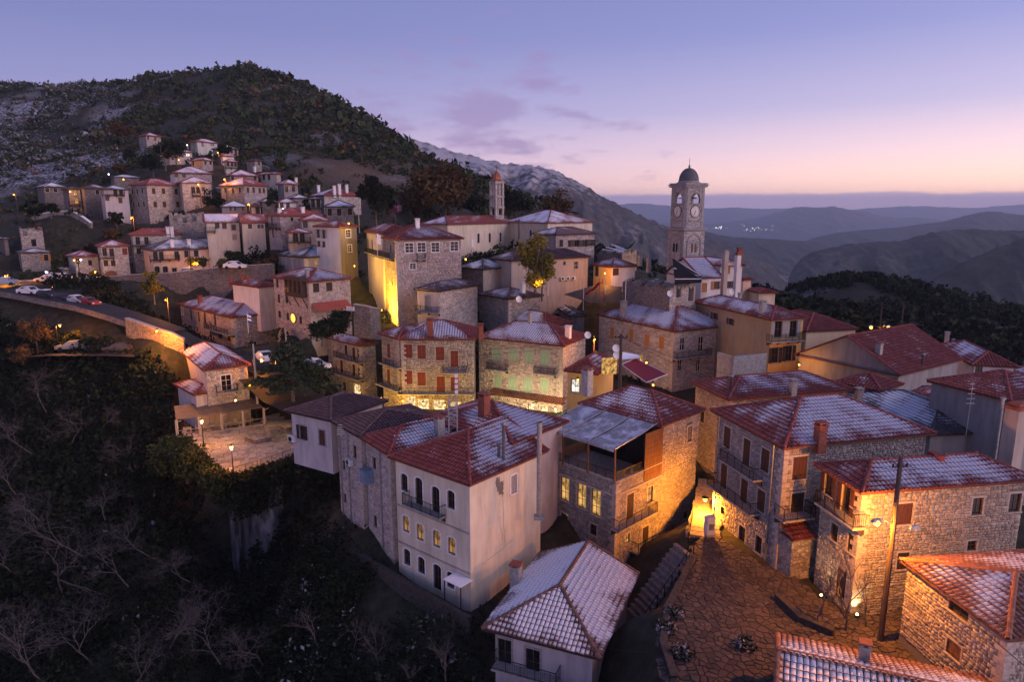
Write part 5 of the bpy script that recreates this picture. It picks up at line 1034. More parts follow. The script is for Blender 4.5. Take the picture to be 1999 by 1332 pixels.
    if h.get('roof'):
        a, b = h['w1'] / 2, h['w2'] / 2; hr = h['pitch'] * min(a, b); kind = 'gable' if h.get('gable') else 'hip'
        if h.get('ridge') == 'x' and kind == 'gable': hr = h['pitch'] * b
        if h.get('ridge') == 'y' and kind == 'gable': hr = h['pitch'] * a
        fc, lines, gab = roof_polys(h, H_, a, b, hr, kind, h.get('ridge'))
        rm = RM[h['roof']]; far = h['roof'].startswith('far'); tiled = not far and D < 125
        um = under_brown if h['roof'] in ('tile_brown', 'tile_slate', 'far_brown', 'far_slate', 'tile_old') else under
        mb = MB()
        # slab: top faces, fascia, soffit
        for f_ in fc.values(): mb.quad(*[(x, y, z) for x, y, z in f_])
        cs = [(-a, -b), (a, -b), (a, b), (-a, b)]
        for i in range(4):
            (x0, y0), (x1, y1) = cs[i], cs[(i + 1) % 4]; mb.quad((x0, y0, H_), (x1, y1, H_), (x1, y1, H_ - .16), (x0, y0, H_ - .16))
        mb.quad(*[(x, y, H_ - .16) for x, y in cs])
        if tiled or not far: roof = mb.obj('roof', um, root)
        else: roof = MB().add([(x, y, H_ - .16) for x, y in cs] + [(x, y, H_ - .004) for x, y in cs], [(0, 1, 2, 3), (0, 1, 5, 4), (1, 2, 6, 5), (2, 3, 7, 6), (3, 0, 4, 7)]).obj('roof', um, root)
        for gf, apex in gab:
            o, t, n, L, rz = frame(h, gf, ov); o = Vector(o); t = Vector(t)
            s = (Vector(apex) - o).dot(t); pm = WM[fm[gf]][0]; q1 = o; q2 = o + t * L; sl = hr / (b if gf in 'Lr' else a)
            mb = MB(); mb.quad((q1.x, q1.y, H_), (q2.x, q2.y, H_), (q2.x, q2.y, H_ + sl * ov - .02), ((o + t * s).x, (o + t * s).y, H_ + hr - .03), (q1.x, q1.y, H_ + sl * ov - .02)); mb.obj('gable', pm, root)
        sn = dict(L=.4, R=.4, l=.5, r=.5); sn.update(h['snow'])
        if tiled:
            pu, pv = (.30, .40) if near else (.36, .46)
            if h.get('tiles_single'): pu, pv = .31, .40
            sets = [s for s in (tiles_for(p_, sn[f_], pu, pv, seed * 7 + ord(f_)) for f_, p_ in fc.items()) if s is not None]
            if h.get('tiles_single'): sets = single_tiles(roof, sets, rm, pu, pv)
            if sets: tile_obj('tiles', roof, sets, rm, pu, pv, .085 if near else .1, 4 if near else 3)
            ridge_caps('ridge_tiles', roof, lines, rm, .15 if near else .17, .12, seed)
        else:
            VV, AT, FF, n0 = [], [], [], 0
            for f_, p_ in fc.items():
                p, n, uu, vv = facequad(p_); g = 10; pp = list(p) if len(p) == 4 else [p[0], p[1], p[2], p[2]]
                a0, a1, a2, a3 = pp
                ii, jj = np.meshgrid(np.arange(g + 1) / g, np.arange(g + 1) / g); A0, A1, A2, A3 = (np.array(q) for q in (a0, a1, a2, a3))
                Pq = (A0 * (1 - ii[..., None]) + A1 * ii[..., None]) * (1 - jj[..., None]) + (A3 * (1 - ii[..., None]) + A2 * ii[..., None]) * jj[..., None]
                Pq = Pq.reshape(-1, 3) + np.array(n) * .02
                A = (Pq - np.array(p[0])) @ np.array(uu); B = (Pq - np.array(p[0])) @ np.array(vv)
                at = np.ones((len(Pq), 4)); at[:, 0] = cover_field(A, B, 1, 1, sn[f_] + .12, seed + ord(f_)); at[:, 1] = .6; at[:, 2] = rg.random() * .3 + .35
                VV.append(Pq); AT.append(at); FF.append(gridfaces(g + 1, g + 1) + n0); n0 += len(Pq)
            np_obj('roof_covering', np.concatenate(VV), np.concatenate(FF), rm, roof, {'tc': np.concatenate(AT)})
            ridge_caps('ridge_tiles', roof, lines, rm, .16, .1, seed)
        h['faces'] = list(fc.values()); h['roof_obj'] = roof
        for c_ in h.get('chim', []): chimney(h, roof, h['faces'], *c_)
    for fac, p1, p2, dp in h.get('balc', []): balcony(h, fac, p1, p2, dp, ov)
    # corner stones on the masonry houses
    if D < 114 and len(WM[fm['R']]) > 1 and len(WM[fm['L']]) > 1 and not rag:
        mb = MB(); w1, w2 = h['w1'] / 2 - ov, h['w2'] / 2 - ov; z = -1.0; i = 0
        while z < H_ - .3:
            hh = rg.uniform(.28, .42); lx, ly = (.62, .34) if i % 2 else (.34, .62)
            mb.box(-w1 - .065, -w1 + lx, -w2 - .065, -w2 + ly, z + .012, min(z + hh, H_ - .2) - .012); z += hh; i += 1
        tag(mb.obj('quoins', trim_stone if 'pale' in fm['R'] or 'pink' in fm['R'] else (WM[fm['R']][1] if False else trim_stone), root), kind='stuff')
    return root
for h in list(HS.values()): build_house(h)
# ------------------------------------------------------------------ restaurant terrace: set back top storey, awning, parapet
def terrace():
    h = HS['terrace']; root = h['root']; w1, w2, H_ = h['w1'] / 2, h['w2'] / 2, h['h']
    xd = on_facade(h, 'R', 1293, 880, 0)[0] - w1
    zU = on_facade(h, 'R', 1297, 828, 0, .4)[1] - .1
    MB().box(-w1 + .06, w1 - .06, -w2 + .06, w2 - .06, H_ - 1.15, H_ - 1.0).obj('terrace_floor', concrete, root)
    mb = MB(); mb.box(-w1 - .06, w1 * 0 + xd, -w2 - .06, -w2 + .3, H_, H_ + .08); mb.box(-w1 - .06, -w1 + .3, -w2 + .3, w2, H_, H_ + .08); mb.box(-w1 - .08, -w1 - .002, -w2 - .08, w2, H_ - 1.25, H_ - 1.1); mb.box(-w1 - .002, xd, -w2 - .08, -w2 - .002, H_ - 1.25, H_ - 1.1)
    mb.obj('coping', trim_stone, root)
    mb = MB(); P = [(xd, -w2), (w1, -w2), (w1, w2), (xd, w2)]
    s0, z0 = on_facade(h, 'R', 1344.7, 847, 0); s0 = min(s0 - w1, w1 - .6)
    mb.prism(P, H_ - 1, zU); mb.obj('upper_wall', mortar, root)
    res = masonry(((xd, -w2, 0), (1, 0, 0), (0, -1, 0)), 0, w1 - xd, H_ - .9, zU, [(s0 - xd, z0, .8, 1.5, '')], 1.0, 77); stones_obj('masonry', root, res[0], res[1], laid_tan)
    window(h, 'lit', .8, 1.5, Vector((s0, -w2 - .10, z0)), 0, True, trim_stone)
    # timber panels and dark glazing along the set back front
    mb = MB(); n = 9
    for i in range(n): y = -w2 + .15 + (2 * w2 - .3) * i / n; mb.box(xd - .06, xd - .004, y, y + (2 * w2 - .3) / n - .05, H_ - .98, zU - .1)
    mb.obj('glazed_front', glass_dark, root)
    s1 = on_facade(h, 'R', 1259, 880, 0)[0] - w1
    mb = MB()
    for i in range(9): z = H_ - 1.0 + i * (zU - H_ + .6) / 9; mb.box(s1, xd - .01, -w2 - .04, -w2 + .04, z, z + (zU - H_ + .6) / 9 - .02)
    mb.obj('timber_screen', wood_mid, root)
    x0, x1 = xd - .9, w1 + .4; b = w2 + .4; cx = (x0 + x1) / 2
    h2 = dict(h); fc, lines, _ = roof_polys(h2, zU, (x1 - x0) / 2, b, .50 * (x1 - x0) / 2, 'hip', 'y')
    sh = lambda p: (p[0] + cx, p[1], p[2])
    fc = {k: [sh(p) for p in v] for k, v in fc.items()}; lines = [(sh(p), sh(q)) for p, q in lines]
    mb = MB()
    for f_ in fc.values(): mb.quad(*f_)
    cs = [(x0, -b), (x1, -b), (x1, b), (x0, b)]
    for i in range(4): (a_, c_), (d_, e_) = cs[i], cs[(i + 1) % 4]; mb.quad((a_, c_, zU), (d_, e_, zU), (d_, e_, zU - .16), (a_, c_, zU - .16))
    mb.quad(*[(x, y, zU - .16) for x, y in cs]); roof = mb.obj('roof', under, root)
    sn = dict(L=.74, R=.5, l=.5, r=.4)
    tile_obj('tiles', roof, [tiles_for(p_, sn[f_], .3, .4, 900 + ord(f_)) for f_, p_ in fc.items()], tile_red, .3, .4, .085, 4); ridge_caps('ridge_tiles', roof, lines, tile_red, .15, .1, 5)
    h['faces'] = list(fc.values())
    chimney(h, roof, h['faces'], 1146, 718, 757, 'stack')
    # the awning: three sloping canvas bays on a light frame
    zl = on_facade(h, 'L', 1201, 880, 0, .3)[1]; zh = zU + .12; xa, xb = -w1 - .25, x0 + .35; n = 3; mb = MB(); mf = MB(); y0, y1 = -w2 + .1, w2 - .1
    aw = thing('awning', 'grey canvas awning in three frosted bays over the roof terrace', 'awning', to_world(h, ((xa + xb) / 2, 0, H_)), h['th'])
    ox = -(xa + xb) / 2; oz = -H_
    for i in range(n):
        ya, yb = y0 + (y1 - y0) * i / n, y0 + (y1 - y0) * (i + 1) / n; mb = MB(); g = 6
        for k in range(g):
            ta, tb = k / g, (k + 1) / g; sag = lambda t: -.16 * math.sin(PI * t)
            pa = (xa + (xb - xa) * ta + ox, zl + (zh - zl) * ta + sag(ta) + oz); pb = (xa + (xb - xa) * tb + ox, zl + (zh - zl) * tb + sag(tb) + oz)
            mb.quad((pa[0], ya + .05, pa[1]), (pa[0], yb - .05, pa[1]), (pb[0], yb - .05, pb[1]), (pb[0], ya + .05, pb[1]))
        mb.quad((xa + ox, ya + .05, zl + oz), (xa + ox, yb - .05, zl + oz), (xa + ox, yb - .05, zl + oz - .22), (xa + ox, ya + .05, zl + oz - .22))
        mb.obj('canvas_bay', canvas_snow, aw)
    for i in range(n + 1):
        y = y0 + (y1 - y0) * i / n; mf.tube([(xa + ox, y, zl + oz + .03), (xb + ox, y, zh + oz + .03)], .05, 6)
        mp_ = MB(); mp_.box(xa + ox + .05, xa + ox + .17, y - .06, y + .06, -.02, zl + oz); mp_.obj('post', wood_mid, aw)
    mf.box(xb + ox - .02, xb + ox + .25, y0 - .1, y1 + .1, zh + oz - .02, zh + oz + .18); mf.obj('frame', metal_grey, aw)
    for (px, py, L, rz) in (( -w1 + .12, 0, 2 * w2 - .4, PI / 2), ((-w1 + s1) / 2, -w2 + .12, s1 + w1 - .4, 0)): inst('railing', railing_me(L, .75), root, (px, py, H_ + .08), rz)
m, nt, b = newmat('canvas_frosted', (.30, .29, .31), .7); v = coord(nt)
canvas_snow = m; nt.links.new(MIX(nt, ramp(nt, noise(nt, v, .9, 6, .7), [(.45, (0, 0, 0)), (.62, (.75,) * 3)]), (.24, .23, .25), (.66, .68, .74)), b.inputs['Base Color'])
terrace()

# ------------------------------------------------------------------ plaster house fittings
h = HS['white']
for v1_, v2_ in ((994, 1045), (1066, 1122)):
    s, z = on_facade(h, 'L', 840, (v1_ + v2_) / 2 - 6, .4); L = h['w2'] - .9
    MB().box(-h['w1'] / 2 + .37, -h['w1'] / 2 + .397, -h['w2'] / 2 + .47, h['w2'] / 2 - .47, z, z + .12).obj('string_course', p_tan, h['root'])
s, z = on_facade(h, 'R', 977, 952, .45); rg = random.Random(4)
pts = [(s + (.22 + .35 * rg.random() + .15 * math.sin(3 * a)) * math.cos(a) - .12 * math.sin(a), z + (.65 + .5 * rg.random() + .25 * math.cos(2 * a + 1)) * math.sin(a)) for a in [2 * PI * i / 30 for i in range(30)]]
o, t, n, L, _ = frame(h, 'R', .45); MB().add([(o[0] + x, o[1] - .006, zz) for x, zz in pts], [tuple(range(30))]).obj('flaked_patch', mortar, h['root'])
mb = MB()
for x0, z0, dx, dz, n in ((s + .3, z - 1.1, .02, -.28, 14), (s - 2.2, z - 5.6, .22, .05, 18), (s + .25, z - 4.6, -.03, .25, 9)):
    x, q = x0, z0
    for k in range(n):
        x1, q1 = x + dx + rg.uniform(-.06, .06), q + dz + rg.uniform(-.05, .05); a_, b_ = (.016, 0) if abs(dz) > abs(dx) else (0, .016)
        mb.quad((o[0] + x - a_, o[1] - .007, q - b_), (o[0] + x + a_, o[1] - .007, q + b_), (o[0] + x1 + a_, o[1] - .007, q1 + b_), (o[0] + x1 - a_, o[1] - .007, q1 - b_)); x, q = x1, q1
mb.obj('crack', mortar, h['root'])
s, z = on_facade(h, 'L', 892, 1135, .45, .8)
cnp = MB(); cx = -h['w1'] / 2 - .4; y_ = -h['w2'] / 2 + .45 + s
cnp.box(cx - .5, cx + .82, y_ - .9, y_ + .9, z, z + .07); q = cnp.obj('porch_canopy', snow_mat, h['root'])
pm = MB()
for yy in (-.85, .85): pm.box(cx - .46, cx - .40, y_ + yy - .03, y_ + yy + .03, z - 2.4, z)
pm.obj('posts', iron, q)
# blue machine box, air conditioners
def ac_unit(h, fac, u, v, label, ov=.45, sc=1.0, grp='air conditioners on house walls'):
    s, z = on_facade(h, fac, u, v, ov); o, t, n, L, rz = frame(h, fac, ov); p = to_world(h, Vector(o) + Vector(t) * s + Vector((0, 0, z - .3 * sc)) + Vector(n) * .06)
    r = thing('air_conditioner', label, 'air conditioner', p, h['th'] + rz, grp)
    mb = MB(); mb.box(-.45 * sc, .45 * sc, -.36, -.02, 0, .62 * sc); mb.obj('casing', metal_white, r)
    mb = MB(); mb.lathe([(.0, 0), (.25 * sc, 0), (.25 * sc, .02), (0, .02)], 14); f = mb.obj('fan_grille', iron, r, (-.1 * sc, -.36, .31 * sc)); f.rotation_euler = (PI / 2, 0, 0)
    MB().box(-.4 * sc, .4 * sc, -.38, .0, -.06, -.005).obj('bracket', iron, r)
ac_unit(HS['plaster_a'], 'L', 574, 856, 'air conditioner at the outer corner of the lilac plaster house')
ac_unit(HS['stone_a'], 'L', 687, 902, 'air conditioner high on the patched stone wall')
for i, u in enumerate((1097, 1107, 1117)): ac_unit(HS['ac_house'], 'R', u, 544 - i * .5, ['left', 'middle', 'right'][i] + ' one of three air conditioners in a row on the tan wall', .4)
h = HS['stone_b']; s, z = on_facade(h, 'L', 725, 927, .45)
MB().box(-h['w1'] / 2 - .45, -h['w1'] / 2 + .44, -h['w2'] / 2 + .45 + s - .5, -h['w2'] / 2 + .45 + s + .5, z - .6, z + .6).obj('box_bay', simple('blue_paint', (.16, .24, .34), .6), h['root'])
for hk, us in (('stone_b', (712, 744)), ('stone_a', (668, 683)), ('corner', (1400, 1509)), ('terrace', (1060,))):
    h = HS[hk]; ov = h.get('ov', .45)
    for u in us:
        s, z = on_facade(h, 'L', u, 920, ov); x = -h['w1'] / 2 + ov - .09; y = -h['w2'] / 2 + ov + s
        MB().tube([(x, y, -.8), (x, y, h['h'] - .3)], .06, 6).obj('drainpipe', metal_grey, h['root'])

# ------------------------------------------------------------------ hotel entrance between the corner house and the golden house
h = HS['corner']
s, z = on_facade(h, 'R', 1545, 1040, .45); 
ew = thing('entrance_wing', 'hotel entrance with small tiled hood, glass canopy and dark glazed door', 'entrance', to_world(h, (-h['w1'] / 2 + 2.6, -h['w2'] / 2 - .2, 0)), h['th'])
mb = MB(); mb.box(-2.1, 1.6, -.9, .55, -1, 3.1); mb.obj('wall', stone_tan, ew)
sets = [tiles_for([(-2.4, -1.3, 3.1), (-.4, -1.3, 3.1), (-.4, .2, 3.7), (-2.4, .2, 3.7)], .2, .3, .4, 31)]
tile_obj('hood_tiles', ew, sets, tile_red, .3, .4); MB().box(-2.4, -.4, -1.25, .2, 2.98, 3.08).obj('hood', under, ew)
MB().box(-.3, 2.0, -2.0, -.9, 2.75, 2.82).obj('glass_canopy', newmat('canopy_glass', (.5, .48, .42), .2)[0], ew)
d = MB().box(.2, 1.4, -.96, -.905, -.1, 2.4).obj('door', wood_dark, ew)
for k in range(2): MB().box(.3 + .55 * k, .76 + .55 * k, -.975, -.962, .3, 2.2).obj('door_pane', lit_dim, d)

# ------------------------------------------------------------------ clock tower
def clock_tower():
    D = 119; P0 = pd(1332, 535, D); th = R_(25); w = 4.45; zt = lambda v: pd(1332, v, D).z - base
    base = P0.z - 3; c = Vector((P0.x, P0.y, 0)) + Vector((math.cos(th) * w / 2 - math.sin(th) * w / 2, math.sin(th) * w / 2 + math.cos(th) * w / 2, 0)); c.z = base
    T = thing('clock_tower', 'grey stone clock tower with a domed top and open arched belfry', 'clock tower', c, th)
    a = w / 2
    MB().box(-a, a, -a, a, 0, zt(451)).obj('shaft', tower_stone, T)
    mb = MB()
    for k, (v, e, hh) in enumerate(((450, .16, .22), (447.8, .28, .2))): mb.box(-a - e, a + e, -a - e, a + e, zt(v), zt(v) + hh)
    mb.obj('cornice', tower_trim, T)
    z1 = zt(446); z2 = zt(430); z3 = zt(397); z4 = zt(377.5); z5 = zt(366); b = a - .12
    def face(k):      # frame of one side
        return Matrix.Rotation(k * PI / 2, 4, 'Z')
    def fbox(mb, m, x0, x1, y0, y1, q0, q1):
        st = len(mb.v); mb.box(x0, x1, y0, y1, q0, q1)
        for i in range(st, len(mb.v)): mb.v[i] = tuple(m @ Vector(mb.v[i]))
    body = MB(); ow = 1.0
    for k in range(4):
        m = face(k)
        fbox(body, m, -b + .5, b - .5, -b, -b + .45, z1, z3)                     # below the opening
        for sg in (-1, 1): fbox(body, m, min(sg * ow, sg * (b - .5)), max(sg * ow, sg * (b - .5)), -b, -b + .45, z3, z5)
        n = 10; r = ow; zc = z4 - r
        for i in range(n):
            t0, t1 = PI * i / n, PI * (i + 1) / n; p = [(-r * math.cos(t0), zc + r * math.sin(t0)), (-r * math.cos(t1), zc + r * math.sin(t1))]
            for y in (-b, -b + .45): body.quad(*[m @ Vector((x, y, q)) for x, q in (p[0], p[1], (p[1][0], z5), (p[0][0], z5))])
            body.quad(m @ Vector((p[0][0], -b, p[0][1])), m @ Vector((p[1][0], -b, p[1][1])), m @ Vector((p[1][0], -b + .45, p[1][1])), m @ Vector((p[0][0], -b + .45, p[0][1])))
    body.obj('belfry', tower_stone, T)
    MB().box(-b + .46, b - .46, -b + .46, b - .46, z1, z3 - .3).obj('belfry_floor', tower_trim, T)
    mb = MB()
    for sx_ in (-1, 1):
        for sy in (-1, 1): 
            x0, y0 = sx_ * b, sy * b; mb.prism([(x0 - sx_ * .75, y0 + sy * .06), (x0 - sx_ * .3, y0 + sy * .06), (x0 + sx_ * .06, y0 - sy * .3), (x0 + sx_ * .06, y0 - sy * .75), (x0 - sx_ * .75, y0 - sy * .75)], z1, z5)
    mb.obj('corner_pier', tower_trim, T)
    mb = MB()
    for v, e, hh in ((366, .22, .28), (362.5, .38, .16), (360.5, .2, .25)): mb.box(-b - e, b + e, -b - e, b + e, zt(v), zt(v) + hh)
    mb.obj('upper_cornice', tower_trim, T)
    zd = zt(359); r = 1.72; mb = MB(); mb.lathe([(r + .3, zd - .1), (r + .3, zd + .25), (r + .1, zd + .25), (r + .1, zd + .45), (r, zd + .5)], 24); mb.obj('drum', tower_trim, T)
    hd = zt(328) - zd - .5; mb = MB(); mb.lathe([(r * math.cos(t), zd + .5 + hd * math.sin(t)) for t in [PI / 2 * i / 12 for i in range(13)]][:-1] + [(.14, zd + .5 + hd), (.16, zd + hd + .9), (.02, zd + hd + 1.0)], 24); mb.obj('dome', lead, T, smooth=True)
    MB().tube([(0, 0, zd + hd + .9), (0, 0, zt(309))], .035, 5).obj('finial', iron, T)
    white_face = simple('clock_face', (.55, .53, .52), .6, 0, .15)
    for k in range(4):
        e = bpy.data.objects.new('clock', None); link(e, T, (0, 0, 0)); e.rotation_euler = (0, 0, k * PI / 2); zc = zt(413); y = -b - .02; R0 = 1.0
        def disc(r0, yy): return [(r0 * math.cos(2 * PI * i / 28), yy, zc + r0 * math.sin(2 * PI * i / 28)) for i in range(28)]
        mb = MB(); mb.add(disc(R0, y - .02), [tuple(range(28))]); fo = mb.obj('clock_face', white_face, T); fo.rotation_euler = (0, 0, k * PI / 2)
        mb = MB(); A = disc(R0 * 1.08, y - .05) + disc(R0 * .97, y - .05) + disc(R0 * 1.08, y + .03); mb.add(A, [(i, (i + 1) % 28, 28 + (i + 1) % 28, 28 + i) for i in range(28)] + [(i, (i + 1) % 28, 56 + (i + 1) % 28, 56 + i) for i in range(28)])
        mb.obj('rim', iron, fo)
        for i in range(12):
            t = 2 * PI * i / 12; mk = MB(); n_ = (1, 1, 2, 3, 2, 1, 2, 3, 3, 2, 1, 2)[i]
            for q in range(n_):
                ox = (q - (n_ - 1) / 2) * .085
                p = lambda x, r_: (math.sin(t) * r_ + math.cos(t) * x, y - .035, zc + math.cos(t) * r_ - math.sin(t) * x)
                mk.quad(p(ox - .022, .72), p(ox + .022, .72), p(ox + .022, .92), p(ox - .022, .92))
            mk.obj('numeral', iron, fo)
        for t, L, wd in ((R_(197), .55, .06), (R_(205), .82, .04)):
            p = lambda x, r_: (math.sin(t) * r_ + math.cos(t) * x, y - .055, zc + math.cos(t) * r_ - math.sin(t) * x)
            MB().quad(p(-wd, -.12), p(wd, -.12), p(wd * .4, L), p(-wd * .4, L)).obj('hand', iron, fo)
        bpy.data.objects.remove(e)
        m = face(k); mb = MB(); fbox(mb, m, -b + .7, b - .7, -b - .16, -b + .02, z2 - .12, z2 + .06); fbox(mb, m, -ow - .25, ow + .25, -b - .22, -b + .05, z3 - .16, z3)
        if k in (0, 3): mb.obj('ledge', tower_trim, T)
        # blind arch with twin lancets on the lower stage
        mb = MB(); n = 12; zb, zs = zt(500), zt(474); ra = 1.35
        for i in range(n):
            t0, t1 = PI * i / n, PI * (i + 1) / n; q = [(-(ra + d) * math.cos(t), zs + (ra + d) * math.sin(t)) for t in (t0, t1) for d in (0, .22)]
            mb.add([m @ Vector((q[0][0], -a - .10, q[0][1])), m @ Vector((q[1][0], -a - .10, q[1][1])), m @ Vector((q[3][0], -a - .10, q[3][1])), m @ Vector((q[2][0], -a - .10, q[2][1])), m @ Vector((q[0][0], -a, q[0][1])), m @ Vector((q[2][0], -a, q[2][1]))], [(0, 1, 2, 3), (0, 3, 5, 4)])
        for sg in (-1, 1): fbox(mb, m, sg * (ra + .11) - .13, sg * (ra + .11) + .13, -a - .11, -a + .01, zt(535), zs)
        if k in (0, 3): mb.obj('blind_arch', tower_trim, T)
        for sg in (-.38, .38):
            mb = MB(); n = 8; rl = .24; zl = zt(478); z0_ = zt(493)
            vs_ = [(-rl, z0_), (rl, z0_)] + [(rl * math.cos(PI * i / n), zl + rl * math.sin(PI * i / n)) for i in range(n + 1)]
            mb.add([m @ Vector((x + sg, -a - .012, q)) for x, q in vs_], [tuple(range(len(vs_)))])
            if k in (0, 3): mb.obj('lancet', glass_dark, T)
    mb = MB(); z6 = (z3 + z4) / 2; mb.tube([(-b, 0, z6), (b, 0, z6)], .06, 5); mb.tube([(0, -b, z6 + .1), (0, b, z6 + .1)], .06, 5); mb.lathe([(.0, z6 - .1), (.12, z6 - .15), (.3, z6 - .7), (.42, z6 - .95)], 12); mb.obj('bell', iron, T)
clock_tower()
def bell_tower():
    D = 168; P0 = pd(967.6, 418, D); th = R_(38); w = 2.6; base = P0.z - 4; zt = lambda v: pd(967.6, v, D).z - base
    c = Vector((P0.x, P0.y, base)) + Vector((math.cos(th) * w / 2 - math.sin(th) * w / 2, math.sin(th) * w / 2 + math.cos(th) * w / 2, 0))
    T = thing('bell_tower', 'slim pale church bell tower with tiers of arches and a copper cap', 'bell tower', c, th); a = w / 2
    zs = [zt(v) for v in (420, 402, 381.5, 354)]
    MB().box(-a, a, -a, a, 0, zs[0]).obj('shaft', stone_pale, T)
    for i in range(3):
        mb = MB(); z0, z1 = zs[i], zs[i + 1]
        for sx_ in (-1, 1):
            for sy in (-1, 1): mb.box(min(sx_ * a, sx_ * (a - .5)), max(sx_ * a, sx_ * (a - .5)), min(sy * a, sy * (a - .5)), max(sy * a, sy * (a - .5)), z0, z1)
        mb.box(-a - .05, a + .05, -a - .05, a + .05, z1 - .55, z1 - .002); mb.box(-a - .1, a + .1, -a - .1, a + .1, z1 - .2, z1 - .05)
        if i:
            for k in range(4):
                x, y = ((0, -a + .15), (0, a - .15), (-a + .15, 0), (a - .15, 0))[k]; mb.box(x - .13, x + .13, y - .13, y + .13, z0, z1 - .5)
        mb.obj('tier', stone_pale, T)
    z = zs[3]; hd = zt(335) - z
    MB().lathe([(1.45, z), (1.5, z + .15), (1.2, z + .4), (1.05, z + hd * .5), (.75, z + hd * .8), (.25, z + hd), (.1, z + hd + .4), (.02, z + hd + .5)], 8).obj('cap', copper, T)
    mb = MB(); mb.tube([(0, 0, z + hd), (0, 0, z + hd + 1.3)], .05, 5); mb.tube([(-.3, 0, z + hd + .95), (.3, 0, z + hd + .95)], .05, 5); mb.obj('cross', iron, T)
bell_tower()
# collapsed black roof on the ruin
h = HS['ruin']; r = thing('collapsed_roof', 'collapsed black roof frame with snowy broken edges on the stone ruin', 'roof', to_world(h, (1.0, -1.5, h['h'])), h['th'])
p1, p2, p3, p4 = [pd(u, v, d) for u, v, d in ((1313, 505, 103), (1318, 552, 99), (1370, 548, 98), (1366, 540, 103))]
L_ = lambda p: Matrix.Rotation(-h['th'], 3, 'Z') @ (p - r.location)
mb = MB(); mb.add([L_(p) for p in (p1, p2, p3, p4)] + [L_(p) - Vector((0, 0, .3)) for p in (p1, p2, p3, p4)], [(0, 1, 2, 3), (4, 5, 6, 7), (0, 1, 5, 4), (1, 2, 6, 5), (2, 3, 7, 6), (3, 0, 4, 7)]); mb.obj('sheeting', simple('burnt_timber', (.012, .011, .012), .8), r)
for k in range(9):
    a_ = L_(p1.lerp(p2, random.random())); b_ = L_(p4.lerp(p3, random.random())); MB().tube([a_ + Vector((0, 0, .1)), b_ + Vector((0, 0, .15 + random.random() * .3))], .07, 5).obj('rafter', wood_dark if k % 3 else snow_mat, r)
h = HS['ruin_far']; 
for k in range(7): MB().tube([(-2.6 + k * .8, -2.4, h['h'] - .4), (-2.2 + k * .8 + random.uniform(-1, 1), 2, h['h'] + random.uniform(.1, 1.2))], .11, 5).obj('rafter', snow_mat, h['root'])

# ------------------------------------------------------------------ roads, square, terrace, steps
def ribbon(name, pts, wl, wr, mat, dz=.25, sub=6, lift=True):
    P = [pd(*p) for p in pts]; Q = []
    for i in range(len(P) - 1):
        for k in range(sub): Q.append(P[i].lerp(P[i + 1], k / sub))
    Q.append(P[-1]); V = []
    for i, p in enumerate(Q):
        d = (Q[min(i + 1, len(Q) - 1)] - Q[max(i - 1, 0)]); d.z = 0; d.normalize(); nn = Vector((-d.y, d.x, 0))
        z = p.z + dz
        V += [(p + nn * wl).to_tuple()[:2] + (z,), (p - nn * wr).to_tuple()[:2] + (z,)]
    mb = MB(); mb.add(V, [(2 * i, 2 * i + 2, 2 * i + 3, 2 * i + 1) for i in range(len(Q) - 1)]); mb.f = [tuple(f) for f in mb.f]
    return tag(mb.obj(name, mat), kind='structure'), Q
_, QU = ribbon('upper_road', ROAD_UP, 4.5, 1.2, asphalt, .3)
_, QL = ribbon('lower_road', ROAD_LO, 2.6, 1.9, asphalt, .35)

ribbon('parking_lot', [(95, 692, 106), (150, 688, 104), (240, 688, 103), (300, 690, 101)], 3, 4, asphalt, .3)
ribbon('street', [(520, 733, 96), (570, 775, 90), (640, 806, 86), (740, 822, 86), (850, 830, 86), (950, 832, 85), (1080, 828, 82)], 3.2, 4.0, asphalt, .12)
def wall_along(name, label, pts, top, bot, th, mat, cope=trim_stone, cat='wall'):
    c = sum((Vector(p) for p in pts), Vector()) / len(pts); r = thing(name, label, cat, c); V = []; F_ = []; k = len(pts); mc = MB()
    for i, p in enumerate(pts):
        p = Vector(p) - c; d = Vector(pts[min(i + 1, k - 1)]) - Vector(pts[max(i - 1, 0)]); d.z = 0; d.normalize(); n = Vector((d.y, -d.x, 0))
        V += [p + Vector((0, 0, top)), p - n * th + Vector((0, 0, top)), p + n * .15 + Vector((0, 0, -bot)), p - n * th + Vector((0, 0, -bot))]
    for i in range(k - 1): a, b = 4 * i, 4 * i + 4; F_ += [(a, b, b + 2, a + 2), (a + 1, a + 3, b + 3, b + 1), (a, a + 1, b + 1, b)]
    F_ += [(0, 2, 3, 1), (4 * k - 4, 4 * k - 3, 4 * k - 1, 4 * k - 2)]
    MB().add(V, F_).obj('masonry', mat, r)
    if cope:
        V2 = []; F2 = []
        for i in range(k): a, b = Vector(V[4 * i]), Vector(V[4 * i + 1]); o = (a - b).normalized() * .08; V2 += [a + o + Vector((0, 0, .003)), b - o + Vector((0, 0, .003)), a + o + Vector((0, 0, .15)), b - o + Vector((0, 0, .15))]
        for i in range(k - 1): a, b = 4 * i, 4 * i + 4; F2 += [(a + 2, b + 2, b + 3, a + 3), (a, a + 2, b + 2, b), (a + 1, b + 1, b + 3, a + 3)]
        MB().add(V2, F2).obj('coping', cope, r)
    return r
off = lambda Q, d: [(q + (lambda t: Vector((t.y, -t.x, 0)) * d)(((Q[min(i + 1, len(Q) - 1)] - Q[max(i - 1, 0)]) * Vector((1, 1, 0))).normalized())).to_tuple() for i, q in enumerate(Q)]
wall_along('retaining_wall', 'long dark stone retaining wall under the upper road', off(QU[4:], 1.3), .75, 6.5, .7, stone_dark)
